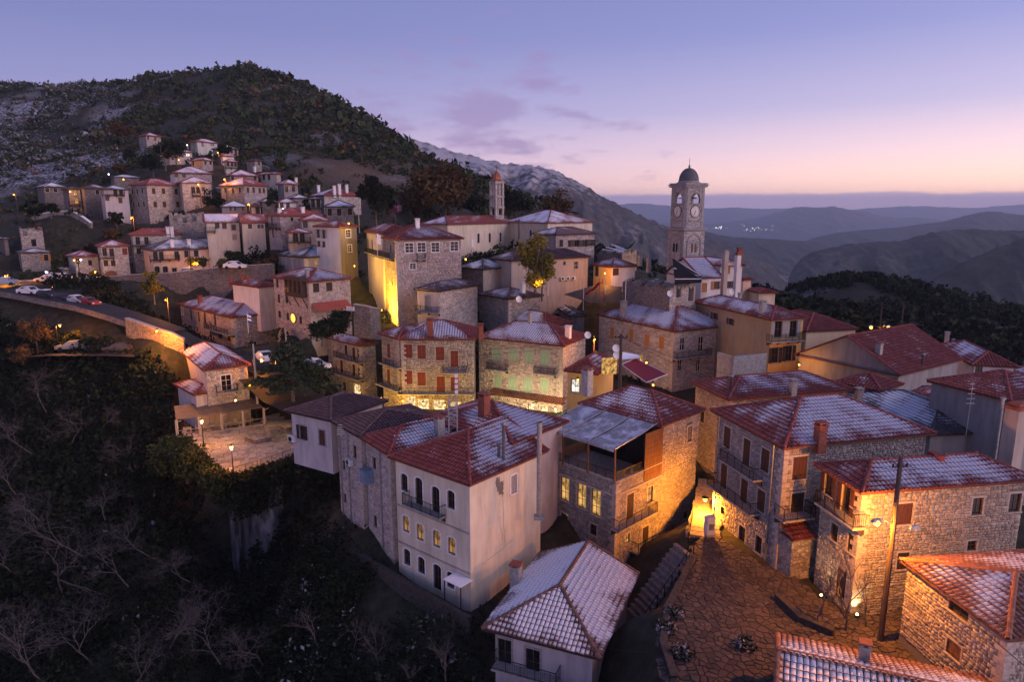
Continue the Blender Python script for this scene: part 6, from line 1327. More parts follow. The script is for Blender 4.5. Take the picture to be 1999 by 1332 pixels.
wall_along('retaining_wall', 'stone retaining wall at the bend of the lower road, lit orange', [p for p in off(QL[34:47], 2.1)], .75, 8.5, .6, stone_rust)
pl = [pz(u, v, HS['tower_house']['base'] + 2.2)[:] for u, v in ((690, 580), (738, 590))]
wall_along('garden_wall', 'rough stone garden wall beside the floodlit stone face', [pd(690, 598, 101)[:], pd(722, 603, 100)[:], pd(741, 606, 102)[:]], .2, 4.5, .6, stone_dark)
# flagged square
def in_poly(x, y, P):
    c = False
    for i in range(len(P)):
        (x0, y0), (x1, y1) = P[i - 1], P[i]
        if (y0 > y) != (y1 > y) and x < (x1 - x0) * (y - y0) / (y1 - y0) + x0: c = not c
    return c
def voronoi(pts, keep, gap, seed):
    A = np.array(pts); out = []
    for i in keep:
        p = A[i]; d = ((A - p) ** 2).sum(1); nb = np.argsort(d)[1:16]; L = 2.0
        poly = [(p[0] - L, p[1] - L), (p[0] + L, p[1] - L), (p[0] + L, p[1] + L), (p[0] - L, p[1] + L)]
        for j in nb:
            q = A[j]; n = q - p; ln = math.hypot(*n); n = n / ln; c = ln / 2 - gap; new = []
            for k in range(len(poly)):
                a, b = poly[k], poly[(k + 1) % len(poly)]; da = (a[0] - p[0]) * n[0] + (a[1] - p[1]) * n[1] - c; db = (b[0] - p[0]) * n[0] + (b[1] - p[1]) * n[1] - c
                if da <= 0: new.append(a)
                if da * db < 0: t = da / (da - db); new.append((a[0] + (b[0] - a[0]) * t, a[1] + (b[1] - a[1]) * t))
            poly = new
            if len(poly) < 3: break
        if len(poly) >= 3: out.append((i, poly))
    return out
def paving(name, poly_px, z, cell, mat, singles, seed, jit=.42, base_mat=None, piece='flagstone'):
    P = [pz(u, v, z)[:2] for u, v in poly_px]; rg = random.Random(seed)
    mb = MB(); mb.add([(x, y, z) for x, y in P], [tuple(range(len(P)))]); o = tag(mb.obj(name, base_mat or mortar_dark), kind='structure')
    xs = [p[0] for p in P]; ys = [p[1] for p in P]; pts = []; x = min(xs) - 1
    while x < max(xs) + 1:
        y = min(ys) - 1
        while y < max(ys) + 1:
            if rg.random() < .86: pts.append((x + rg.uniform(-jit, jit) * cell * 1.2, y + rg.uniform(-jit, jit) * cell * 1.2))
            y += cell
        x += cell
    keep = [i for i, p in enumerate(pts) if in_poly(p[0], p[1], P)]
    cells = voronoi(pts, keep, .028, seed); info = []
    for i, pl in cells:
        ar = abs(sum(pl[k][0] * pl[(k + 1) % len(pl)][1] - pl[(k + 1) % len(pl)][0] * pl[k][1] for k in range(len(pl)))) / 2
        px, py = proj((pts[i][0], pts[i][1], z)); vis = 0 < px < 1999 and 0 < py < 1332
        info.append((-(ar / (pts[i][0] ** 2 + pts[i][1] ** 2 + z * z)) if vis else 1, i, pl))
    info.sort(key=lambda t: t[0]); VV, FF, AT = MB(), [], []
    for k, (sc, i, pl) in enumerate(info):
        hh = rg.uniform(.025, .07); tone = rg.random(); c = pts[i]; n = len(pl); ch = .9
        top = [((x - c[0]) * ch, (y - c[1]) * ch, hh + rg.uniform(-.008, .008)) for x, y in pl]; mid_ = [(x - c[0], y - c[1], hh * .6) for x, y in pl]; bot = [(x - c[0], y - c[1], -.02) for x, y in pl]
        fs = [tuple(range(n))] + [(q, n + q, n + (q + 1) % n, (q + 1) % n) for q in range(n)] + [(n + q, 2 * n + q, 2 * n + (q + 1) % n, n + (q + 1) % n) for q in range(n)]
        vs_ = top + mid_ + bot
        if k < singles and sc < 0:
            me = MB().add(vs_, fs).mesh(piece, mat); at = me.attributes.new('tc', 'FLOAT_COLOR', 'POINT'); at.data.foreach_set('color', [0, .5, tone, 1] * len(vs_))
            inst(piece, me, o, (c[0], c[1], z))
        else:
            VV.add([(x + c[0], y + c[1], q + z) for x, y, q in vs_], fs); AT += [0, .5, tone, 1] * len(vs_)
    if VV.v:
        me = VV.mesh(piece + 's', mat); at = me.attributes.new('tc', 'FLOAT_COLOR', 'POINT'); at.data.foreach_set('color', AT); tag(inst(piece + 's', me, o), kind='stuff')
    return o
kerb_dark = simple('kerb_dark', (.06, .052, .048), .95, 0, .5)
mortar_dark = simple('joint_earth', (.035, .03, .025), .95, 0, .4)
paving('plaza', [(1296, 1192), (1322, 1140), (1347, 1085), (1366, 1050), (1392, 1043), (1450, 1080), (1508, 1116), (1545, 1120), (1600, 1165), (1640, 1190), (1712, 1205), (1770, 1185), (1850, 1220), (1840, 1320), (1640, 1340), (1560, 1420), (1330, 1460), (1290, 1320), (1285, 1260)], ZP, .43, flag_mat, 300, 3)
paving('cafe_terrace', [(355, 845), (410, 838), (520, 828), (590, 860), (592, 886), (455, 933), (425, 905), (395, 880)], ZT, .7, laid_tan, 0, 5, piece='cobble')
paving('forecourt', [(500, 828), (545, 790), (640, 790), (600, 865)], ZT + .02, .9, laid_tan, 0, 6, piece='cobble')
def steps(name, label, p0, p1, wid, n, mat, rail=None):
    """p0 lower end, p1 upper end (world), centre line"""
    d = p1 - p0; run = Vector((d.x, d.y, 0)); L = run.length; rz = math.atan2(run.y, run.x); r = thing(name, label, 'stairs', p0, rz)
    for i in range(n):
        MB().box(L * i / n, L * (i + 1) / n + .04, -wid / 2 + random.uniform(-.08, .08), wid / 2 + random.uniform(-.08, .08), -1.2, d.z * (i + 1) / n + random.uniform(-.01, .01)).obj('step', mat, r)
    return r
stp = simple('step_stone', (.22, .19, .17), .9, 0, .5, 3)
steps('alley_steps', 'worn stone steps climbing the alley under the amber wall lamp', pz(1370, 1048, ZP), pd(1392, 938, 66.5), 2.6, 16, stp)
st_top = pz(1335, 1072, ZP); st_bot = pz(1237, 1212, -31.5)
ss = steps('stone_stairs', 'broad dark stone stairs going down beside the snowy roof', st_bot, st_top, 2.2, 14, stp)
d = st_top - st_bot; L = Vector((d.x, d.y, 0)).length
mb = MB()
for i in range(8): x = L * i / 7; z = d.z * i / 7; mb.tube([(x, -1.25, z), (x, -1.25, z + 1.1)], .04, 5)
mb.tube([(0, -1.25, 1.1), (L, -1.25, d.z + 1.1)], .035, 5); mb.obj('handrail', iron, ss)
wall_along('low_wall', 'low stone wall along the edge of the flagged square', [pz(1352, 1090, ZP)[:], pz(1300, 1188, ZP)[:], pz(1290, 1260, ZP)[:], pz(1312, 1330, ZP)[:]], .16, 5, .3, kerb_dark, kerb_dark)
wall_along('low_wall', 'low kerb wall with railing beside the hotel entrance', [pz(1512, 1172, ZP)[:], pz(1560, 1218, ZP)[:], pz(1625, 1245, ZP)[:]], .35, 1, .3, kerb_dark, kerb_dark)
wall_along('garden_wall', 'low parapet wall along the path under the tall cream house', [pz(u, v, -30.2)[:] for u, v in ((690, 1092), (770, 1142), (850, 1190), (915, 1228))], .7, 2, .25, kerb_dark, kerb_dark)
wall_along('parapet_wall', 'low stone parapet along the outer edge of the lower road', off(QL[2:35], 2.0), .18, .5, .22, stone_dark, stone_dark)
def railing_line(name, label, pts, hgt=1.0, group=None):
    c = sum((Vector(p) for p in pts), Vector()) / len(pts); r = thing(name, label, 'railing', c, 0, group)
    for i in range(len(pts) - 1):
        a, b = Vector(pts[i]) - c, Vector(pts[i + 1]) - c; n = max(2, int((b - a).length / .14)); mb = MB()
        for z in (hgt, .12): mb.tube([a + Vector((0, 0, z)), b + Vector((0, 0, z))], .025, 5)
        for k in range(n + 1):
            p = a.lerp(b, k / n); w = .03 if k % 10 == 0 else .011; mb.box(p.x - w, p.x + w, p.y - w, p.y + w, p.z, p.z + hgt)
        mb.obj('bars', iron, r)
    return r
railing_line('iron_railing', 'low iron railing along the front of the cobbled cafe terrace', [pz(u, v, ZT)[:] for u, v in ((456, 931), (510, 914), (580, 890))])
railing_line('iron_railing', 'railing beside the amber alley steps', [pz(1343, 1060, ZP)[:], pd(1352, 1012, 59.5)[:]], .9)
cl = [pz(u, v, ZT - .1) for u, v in ((440, 929), (470, 928), (530, 908), (600, 884), (640, 900))]
# cliff under the terrace
def cliff(name, pts, depth, seed, mat):
    nu, nv = 60, 30; P = [Vector(p) for p in pts]; V = np.zeros((nv, nu, 3))
    for i in range(nu):
        t = i / (nu - 1) * (len(P) - 1); k = min(int(t), len(P) - 2); p = P[k].lerp(P[k + 1], t - k)
        for j in range(nv): V[j, i] = (p.x, p.y, p.z - depth * j / (nv - 1))
    d = P[-1] - P[0]; n = np.array(Vector((d.y, -d.x, 0)).normalized()); ii, jj = np.meshgrid(np.arange(nu), np.arange(nv))
    disp = (fbm(ii / 8., jj / 14., 5, seed) - .5) * 7 + (fbm(ii / 2.5, jj / 4., 4, seed + 3) - .5) * 2.2 + jj / nv * 2.5; V += disp[..., None] * n * np.minimum(1, jj / 3)[..., None]
    return tag(np_obj(name, V.reshape(-1, 3), gridfaces(nu, nv), mat, smooth=True), kind='structure')
m, nt, b = newmat('cliff_rock', (.16, .15, .15), .95); v = coord(nt, (1, 1, .35)); n_ = noise(nt, v, .7, 7, .65)
nt.links.new(ramp(nt, n_, [(.3, (.04, .04, .04)), (.5, (.11, .105, .11)), (.7, (.27, .255, .26))]), b.inputs['Base Color']); bump(nt, b, n_, .9, .5); m_rock = m
cliff('cliff', [(p.x, p.y, p.z) for p in cl], 15, 2, m_rock)
# cafe awning
def cafe_awning():
    f0, f1 = pz(343, 819, ZT + 2.5), pz(514, 795, ZT + 2.5); b0, b1 = pz(340, 793, ZT + 3.3), pz(488, 775, ZT + 3.3); c = (f0 + f1) / 2; c.z = ZT
    r = thing('cafe_awning', 'long brownish awning with white posts in front of the cafe house', 'awning', c); n = 4
    up = Vector((0, 0, .12))
    mb = MB(); mb.add([p - c for p in (f0, f1, b1, b0)] + [p - c - up for p in (f0, f1, b1, b0)], [(0, 1, 2, 3), (7, 6, 5, 4), (0, 4, 5, 1), (1, 5, 6, 2), (2, 6, 7, 3), (3, 7, 4, 0)]); mb.obj('canvas', canvas_brown, r)
    for i in range(n + 1):
        p = f0.lerp(f1, i / n) - c; q = b0.lerp(b1, i / n) - c; mb = MB(); mb.box(p.x - .13, p.x + .13, p.y - .05, p.y + .2, 0, 2.36); mb.tube([p + Vector((.0, 0, -.5)), p + Vector((.7, 0, -.14))], .06, 4); mb.obj('post', wood_pale, r)
    mb = MB(); mb.tube([f0 - c - Vector((0, 0, 2.45)), f1 - c - Vector((0, 0, 2.45))], .1, 4); mb.tube([f0 - c - Vector((0, 0, 1.6)), f1 - c - Vector((0, 0, 1.6))], .04, 4); mb.obj('rail', wood_pale, r)
    mb = MB()
    for k in range(9): a = f0.lerp(b1, random.random()) - c; mb.tube([f0.lerp(f1, .3 + .6 * random.random()) - c + Vector((0, .8, .3)), f0.lerp(f1, .3 + .6 * random.random()) - c + Vector((0, 1.4, .42))], .03, 4)
    # chairs and tables under it
    ch = None
    for i in range(11):
        t = .08 + .84 * (i // 2 + .28 * (i % 2)) / 5.6; p = f0.lerp(f1, t) + (b0 - f0) * (.18 + .2 * ((i * 7) % 3) / 2); p.z = ZT + .07
        if i % 3 == 1:
            tb = thing('cafe_table', 'white cafe table standing under the brownish awning', 'table', p, .3 * i, 'tables under the cafe awning')
            inst('top', shared('ttop', lambda: MB().box(-.4, .4, -.4, .4, .7, .75).mesh('top', wood_pale)), tb)
            for sx_ in (-1, 1):
                for sy in (-1, 1): inst('leg', shared('tleg', lambda: MB().box(-.03, .03, -.03, .03, 0, .697).mesh('leg', wood_pale)), tb, (sx_ * .34, sy * .34, 0))
        else:
            tb = thing('cafe_chair', 'white wooden chair standing under the brownish awning', 'chair', p, .9 * i, 'chairs under the cafe awning')
            inst('seat', shared('cseat', lambda: MB().box(-.22, .22, -.22, .22, .42, .46).mesh('seat', wood_pale)), tb); inst('backrest', shared('cback', lambda: MB().box(-.22, .22, .19, .22, .464, .95).mesh('backrest', wood_pale)), tb)
            for sx_ in (-1, 1):
                for sy in (-1, 1): inst('leg', shared('cleg', lambda: MB().box(-.025, .025, -.025, .025, 0, .416).mesh('leg', wood_pale)), tb, (sx_ * .19, sy * .19, 0))
cafe_awning()
for lab, P_ in (('low stone planter wall at the right end of the cafe awning', ((478, 862), (500, 868), (530, 862), (524, 846))), ('curved low wall edging the lit cobbles beside the plaster house', ((545, 838), (560, 846), (578, 842)))): wall_along('planter_wall', lab, [pz(u, v, ZT)[:] for u, v in P_], .55, .5, .3, stone_dark, stone_tan)
# shop canopies along the street, red awning, small things
h = HS['green_shut']; s1, z1 = on_facade(h, 'L', 1098, 789, .4, 1.2); s0, z0 = on_facade(h, 'L', 953, 770, .4, 1.2); y0, y1 = -h['w2'] / 2 + .4 + min(s0, s1), -h['w2'] / 2 + .4 + max(s0, s1); x = -h['w1'] / 2 + .4; zz = (z0 + z1) / 2
cn = MB(); cn.box(x - 1.3, x - .07, y0, y1, zz - .1, zz - .02); co = cn.obj('shop_canopy', under, h['root'])
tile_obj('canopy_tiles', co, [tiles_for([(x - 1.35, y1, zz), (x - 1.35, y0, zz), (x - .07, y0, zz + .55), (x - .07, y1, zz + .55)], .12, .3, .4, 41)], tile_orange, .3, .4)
def cloth_quad(name, label, cat, pts, mat, sag=.15, th=.04):
    c = sum(pts, Vector()) / 4; r = thing(name, label, cat, c); g = 8; V = []; 
    for j in range(g + 1):
        for i in range(g + 1):
            u, v_ = i / g, j / g; p = pts[0].lerp(pts[1], u).lerp(pts[3].lerp(pts[2], u), v_) - c; p.z -= sag * math.sin(PI * u) * math.sin(PI * v_); V.append(p)
    V += [p - Vector((0, 0, th)) for p in V]; n = (g + 1) ** 2; mb = MB(); gf = gridfaces(g + 1, g + 1).tolist(); mb.add(V, [tuple(f) for f in gf] + [tuple(q + n for q in f[::-1]) for f in gf]); mb.obj('canvas', mat, r)
    mf = MB()
    for a, b in ((0, 1), (1, 2), (2, 3), (3, 0)): mf.tube([pts[a] - c, pts[b] - c], .05, 5)
    mf.obj('frame', metal_white, r); return r
D_ = 78
cloth_quad('red_awning', 'dark red awning streaked with snow beside the little restaurant', 'awning', [pd(1213, 712, 77), pd(1262, 747, 72), pd(1303, 731, 76), pd(1240, 700, 81)], canvas_red)
cloth_quad('white_canopy', 'small white snow covered canopy behind the red awning', 'canopy', [pd(1213, 702, 79), pd(1216, 688, 82), pd(1248, 694, 83), pd(1249, 699, 80)], snow_mat, .05)
r = thing('entry_arch', 'brightly lit restaurant doorway with coloured decorations under the red awning', 'doorway', pd(1190, 716, 76), R_(15)); MB().box(-.9, .9, 0, .12, -.9, 1.0).obj('lit_panel', lit_warm, r)
for k in range(14): a = random.uniform(-.85, .85); z = random.uniform(-.8, .9); MB().box(a, a + .12, -.05, -.005, z, z + .14).obj('ornament', (canvas_red, wood_dark, sh_green, simple('pink', (.6, .1, .3)) if k == 0 else canvas_red)[k % 4], r)
# playground slide
P = pd(1158, 578, 111); sl = thing('playground_slide', 'bright red wavy slide on the dark playground', 'slide', P, R_(-50)); mb = MB(); n = 10
V = []
for i in range(n + 1):
    t = i / n; z = 2.2 * t + .12 * math.sin(t * 9); x = 3.2 * t
    for y, dz in ((-.35, .22), (-.3, 0), (.3, 0), (.35, .22)): V.append((x - 1.6, y, z + dz))
mb.add(V, [(4 * i + k, 4 * i + 4 + k, 4 * i + 5 + k, 4 * i + 1 + k) for i in range(n) for k in range(3)]); mb.obj('chute', red_plastic, sl)
mb = MB()
for y in (-.4, .4): mb.tube([(1.9, y, -.3), (1.6, y, 3.0)], .05, 5)
for k in range(6): mb.tube([(1.85, -.4, .3 + .4 * k), (1.85, .4, .3 + .4 * k)], .03, 5)
mb.obj('ladder', red_plastic, sl)
mb = MB(); g = [(1100, 575, 112), (1155, 592, 108), (1210, 590, 107), (1215, 560, 115), (1165, 556, 120)]
mb.add([pd(*p)[:] for p in g], [(0, 1, 2, 3, 4)]); o = mb.obj('playground', asphalt); tag(o, kind='structure')
# direction sign with blue lettering strokes, and the lit round inn sign
p = pd(684, 603, 92); sg = thing('sign_board', 'white board sign with two lines of blue lettering above the bushes', 'sign', p, R_(-18)); MB().box(-.62, .62, -.02, .03, -.28, .28).obj('board', trim_white, sg)
bl = simple('blue_paint_sign', (.02, .05, .3), .6); mb = MB()
for row in (.12, -.12):
    x = -.54
    while x < .5: w_ = random.uniform(.03, .06); mb.box(x, x + w_, -.026, -.0205, row - .055, row + .055); x += w_ + random.choice((.02, .025, .07))
mb.obj('lettering', bl, sg); MB().box(-.03, .03, .031, .09, -1.8, .2).obj('post', iron, sg)
h = HS['oriel']; s, z = on_facade(h, 'L', 574, 621, .4); o, t, n, L, rz = frame(h, 'L', .4); q = Vector(o) + Vector(t) * s + Vector((0, 0, z)) + Vector(n) * .05
r = thing('round_sign', 'round orange lit sign on the stone wall below the timber oriel', 'sign', to_world(h, q), h['th'] + rz)
a_ = [(math.cos(2 * PI * i / 20), math.sin(2 * PI * i / 20)) for i in range(20)]
MB().add([(x * .75, -.12, y * .75) for x, y in a_], [tuple(range(20))]).obj('lit_disc', glow('inn_sign_glow', (1, .5, .09), 1.3), r)
MB().add([(x * .86, -.15, y * .86) for x, y in a_] + [(x * .75, -.15, y * .75) for x, y in a_] + [(x * .86, .02, y * .86) for x, y in a_], [(i, (i + 1) % 20, 20 + (i + 1) % 20, 20 + i) for i in range(20)] + [(i, (i + 1) % 20, 40 + (i + 1) % 20, 40 + i) for i in range(20)]).obj('rim', wood_dark, r)
# hanging timber oriel and lean to
s0, z0 = on_facade(h, 'L', 557, 577, .4, .9); s1, z1 = on_facade(h, 'L', 588, 550, .4, .9); y0, y1 = -h['w2'] / 2 + .4 + min(s0, s1), -h['w2'] / 2 + .4 + max(s0, s1); x = -h['w1'] / 2 + .4
MB().box(x - .95, x + .02, y0, y1, z0, z1 + .5).obj('oriel', wood_dark, h['root'])
for k in range(4): yy = y0 + (y1 - y0) * (k + .5) / 4; MB().box(x - .97, x - .955, yy - .28, yy + .28, z0 + .7, z1).obj('oriel_pane', glass_dark, h['root'])
for k in range(3): yy = y0 + (y1 - y0) * k / 2; MB().tube([(x - .85, yy, z0), (x, yy, z0 - 1.7)], .08, 5).obj('oriel_brace', wood_dark, h['root'])
w1, w2 = h['w1'] / 2 - .4, h['w2'] / 2 - .4
MB().add([(-w1 + .2, -w2 - 1.6, 3.0), (w1 * .75, -w2 - 1.6, 3.0), (w1 * .75, -w2 - .05, 4.0), (-w1 + .2, -w2 - .05, 4.0), (-w1 + .2, -w2 - 1.6, 2.85), (w1 * .75, -w2 - 1.6, 2.85), (w1 * .75, -w2 - .05, 3.85), (-w1 + .2, -w2 - .05, 3.85)], [(0, 1, 2, 3), (4, 5, 6, 7), (0, 1, 5, 4), (1, 2, 6, 5), (3, 0, 4, 7)]).obj('lean_to_roof', far_red, h['root'])
# terrace with clutter between the square house and the ochre house
p = pd(1448, 700, 80); r = thing('roof_deck', 'small concrete roof deck with blue tarpaulin beside the ochre house', 'deck', p, R_(22)); MB().box(-2.4, 2.4, -1.4, 1.4, -3, -.1).obj('deck', concrete, r)
mb = MB(); mb.box(-2.4, 2.4, -1.45, -1.3, -.1, .7); mb.box(-2.45, -2.3, -1.3, 1.4, -.1, .7); mb.obj('parapet', trim_grey, r)
mb = MB(); mb.add([(-.8, -.6, -.1), (.6, -.7, -.1), (.8, .5, .0), (-.6, .6, .1), (0, 0, .55)], [(0, 1, 4), (1, 2, 4), (2, 3, 4), (3, 0, 4)]); mb.obj('tarpaulin', simple('tarp_blue', (.08, .2, .45), .5), r)

for k, P_ in enumerate((((60, 418, 165), (130, 412, 165), (190, 420, 160)), ((215, 436, 150), (250, 446, 148), (320, 442, 148)), ((300, 330, 200), (340, 322, 203), (362, 321, 205)), ((420, 345, 185), (432, 350, 183), (440, 356, 178)), ((470, 298, 222), (500, 302, 218), (530, 312, 210)), ((400, 425, 148), (395, 430, 147), (330, 440, 146)), ((90, 480, 142), (130, 476, 142), (180, 474, 140)), ((560, 372, 172), (590, 370, 172), (615, 374, 170)), ((520, 468, 133), (545, 474, 132), (556, 478, 130)))):
    pts = []
    for i in range(len(P_) - 1):
        for q in range(4): pts.append(pd(*P_[i]).lerp(pd(*P_[i + 1]), q / 4))
    pts = [(p.x, p.y, gz(p.x, p.y)) for p in pts]; w_ = wall_along('terrace_wall', 'low dry stone terrace wall on the slope of the upper village', pts, 1.1, 1.5, .5, stone_grey, snow_mat if k % 3 == 0 else trim_grey); w_['group'] = 'terrace walls in the upper village'
# ------------------------------------------------------------------ lamps (the light sits in the lamp that gives it)
SOD = (1.0, .31, .025); AMB = (1.0, .34, .03); YEL = (1.0, .50, .03); WRM = (1.0, .72, .36); BLU = (.75, .88, 1.0)
def light(parent, loc, power, col, size=.12, spot=None, aim=None):
    d = bpy.data.lights.new('bulb_light', 'SPOT' if spot else 'POINT'); d.energy = power * 2.0; d.color = col; d.shadow_soft_size = size
    if spot: d.spot_size = R_(spot); d.spot_blend = .8
    o = bpy.data.objects.new('bulb_light', d); link(o, parent, loc)
    if aim is not None: o.rotation_euler = Vector(aim).to_track_quat('-Z', 'Y').to_euler()
    return o
def bulb(parent, loc, r, mat): 
    o = MB().lathe([(0.001, -r), (r * .7, -r * .7), (r, 0), (r * .7, r * .7), (.001, r)], 10).obj('bulb', mat, parent, loc, smooth=True); return o
def wall_lamp(p, power, col, label, group=None, em=None, r=.16, post=False):
    t = thing('wall_lamp', label, 'lamp', p, 0, group); bulb(t, (0, 0, 0), r, em or e_sodium)
    MB().tube([(0, .6, .2), (0, .25, .32), (0, 0, .26)], .03, 5).lathe([(.04, .3), (r * 1.5, .2), (r * 1.6, .17)], 10).obj('bracket', iron, t)
    if post: MB().tube([(0, .62, .35), (0, .62, min(-2, gz(p[0], p[1] + .6) - p[2] - .5))], .08, 6).obj('pole', pole_wood, t)
    light(t, (0, -.05, -r - .12), power, col); return t
def street_lamp(base, top, power, col, label, arm=1.2, em=None, group=None, az=0):
    t = thing('street_lamp', label, 'street lamp', base, az, group); H = top.z - base.z
    MB().lathe([(.12, -1), (.1, H * .5), (.06, H + .1)], 8).obj('pole', iron, t)
    mb = MB(); mb.tube([(0, 0, H), (arm * .5, 0, H + .25), (arm, 0, H + .22)], .035, 5); mb.obj('arm', iron, t)
    MB().add([(arm - .3, -.12, H + .2), (arm + .35, -.14, H + .22), (arm + .35, .14, H + .22), (arm - .3, .12, H + .2), (arm - .2, -.07, H + .36), (arm + .25, -.08, H + .36), (arm + .25, .08, H + .36), (arm - .2, .07, H + .36)], [(4, 5, 6, 7), (0, 1, 5, 4), (1, 2, 6, 5), (2, 3, 7, 6), (3, 0, 4, 7)]).obj('lamp_head', metal_grey, t)
    bulb(t, (arm + .02, 0, H + .12), .17, em or e_sodium); light(t, (arm, 0, H - .15), power, col); return t
def gpole(u, v, D):
    p = pd(u, v, D); return p, Vector((p.x, p.y, gz(p.x, p.y)))
def flood(p, power, col, label, aim, em=None, spot=110, group=None):
    t = thing('floodlight', label, 'floodlight', p, 0, group); MB().box(-.18, .18, -.1, .1, -.14, .0).obj('housing', iron, t); bulb(t, (0, 0, .06), .09, em or e_warm)
    light(t, (0, 0, .18), power, col, .08, spot, aim); return t
# amber wall lamp in the alley, on the corner of the three storey house
h = HS['corner']; s, z = on_facade(h, 'L', 1384, 968, .45); o, t_, n, L, rz = frame(h, 'L', .45)
wall_lamp(to_world(h, Vector(o) + Vector(t_) * min(s, L) + Vector((0, 0, z)) + Vector(n) * .75), 1500, SOD, 'bright amber wall lamp at the alley corner of the three storey house', r=.2)
# double armed wooden pole by the golden house
B = pz(1718, 1252, ZP); Ht = (ray(1745, 893) * (B.y / ray(1745, 893).y)).z - B.z
t = thing('utility_pole', 'tall dark wooden pole with one lit and one unlit street lamp arm', 'utility pole', B, R_(8))
MB().tube([(0, 0, -.5), (.05, .02, Ht * .5), (0, 0, Ht)], .19, 10, .13).obj('pole', pole_wood, t)
hl = B.z; zl = pz(1690, 1009, 1); 
def on_pole(v): b_ = B.copy(); r_ = ray(1735, v); k = B.y / r_.y; return (r_ * k).z - B.z
for sgn, v, lit in ((-1, 1016, True), (1, 1034, False)):
    z = on_pole(v); x = sgn * 1.25
    MB().tube([(0, 0, z - .35), (x * .55, -.1, z + .1), (x, -.2, z + .12)], .035, 6).obj('arm', metal_grey, t)
    MB().add([(x - .35, -.32, z + .06), (x + .35, -.32, z + .06), (x + .35, -.06, z + .06), (x - .35, -.06, z + .06), (x - .22, -.26, z + .24), (x + .22, -.26, z + .24), (x + .22, -.12, z + .24), (x - .22, -.12, z + .24)], [(4, 5, 6, 7), (0, 1, 5, 4), (1, 2, 6, 5), (2, 3, 7, 6), (3, 0, 4, 7)] + ([] if lit else [(3, 2, 1, 0)])).obj('lamp_head', metal_grey, t)
    if lit: bulb(t, (x, -.19, z + .0), .2, e_sodium); light(t, (x, -.19, z - .25), 2100, SOD, .15)
mb = MB(); mb.tube([(-.5, 0, Ht - .6), (.5, 0, Ht - .6)], .05, 5)
for x in (-.45, -.15, .15, .45): mb.lathe([(.05, Ht - .55), (.06, Ht - .42), (.02, Ht - .38)], 6, (x, 0))
mb.obj('crossarm', iron, t)
for u, v, lab, dy in ((1528, 1106, 'ground spotlight at the hotel entrance beside the corner house', .5), (1603, 1164, 'middle ground spotlight against the golden house wall', .5), (1673, 1202, 'ground spotlight behind the bare shrub', .5)):
    p = pz(u, v, ZP + .15); flood(p, 75, WRM, lab, (.1, .45, 1), e_warm, 95, 'ground spotlights by the hotel')
# lantern posts on the cafe terrace
for (u, v, vb, lab) in ((395, 823, 873, 'lantern post in front of the cafe awning'), (453, 874, 927, 'lantern post at the front railing of the cafe terrace')):
    b_ = pz(u + 3, vb, ZT); r_ = ray(u + 1, v); hh = (r_ * (b_.y / r_.y)).z - ZT
    t = thing('lantern_post', lab, 'street lamp', b_, 0, 'lantern posts on the cafe terrace')
    MB().lathe([(.22, 0), (.2, .25), (.09, .35), (.06, 1.0), (.045, hh - .3)], 10).obj('post', iron, t)
    MB().lathe([(.10, hh - .28), (.19, hh + .15)], 6).obj('lantern_glass', glow('lantern_glow', (1, .62, .2), 9), t); MB().lathe([(.24, hh + .152), (.1, hh + .34), (.02, hh + .42)], 6).obj('lantern_cap', iron, t)
    for a_ in ((.45, 0), (-.45, 0), (0, -.45)): light(t, (a_[0], a_[1], hh), 160, AMB, .1)
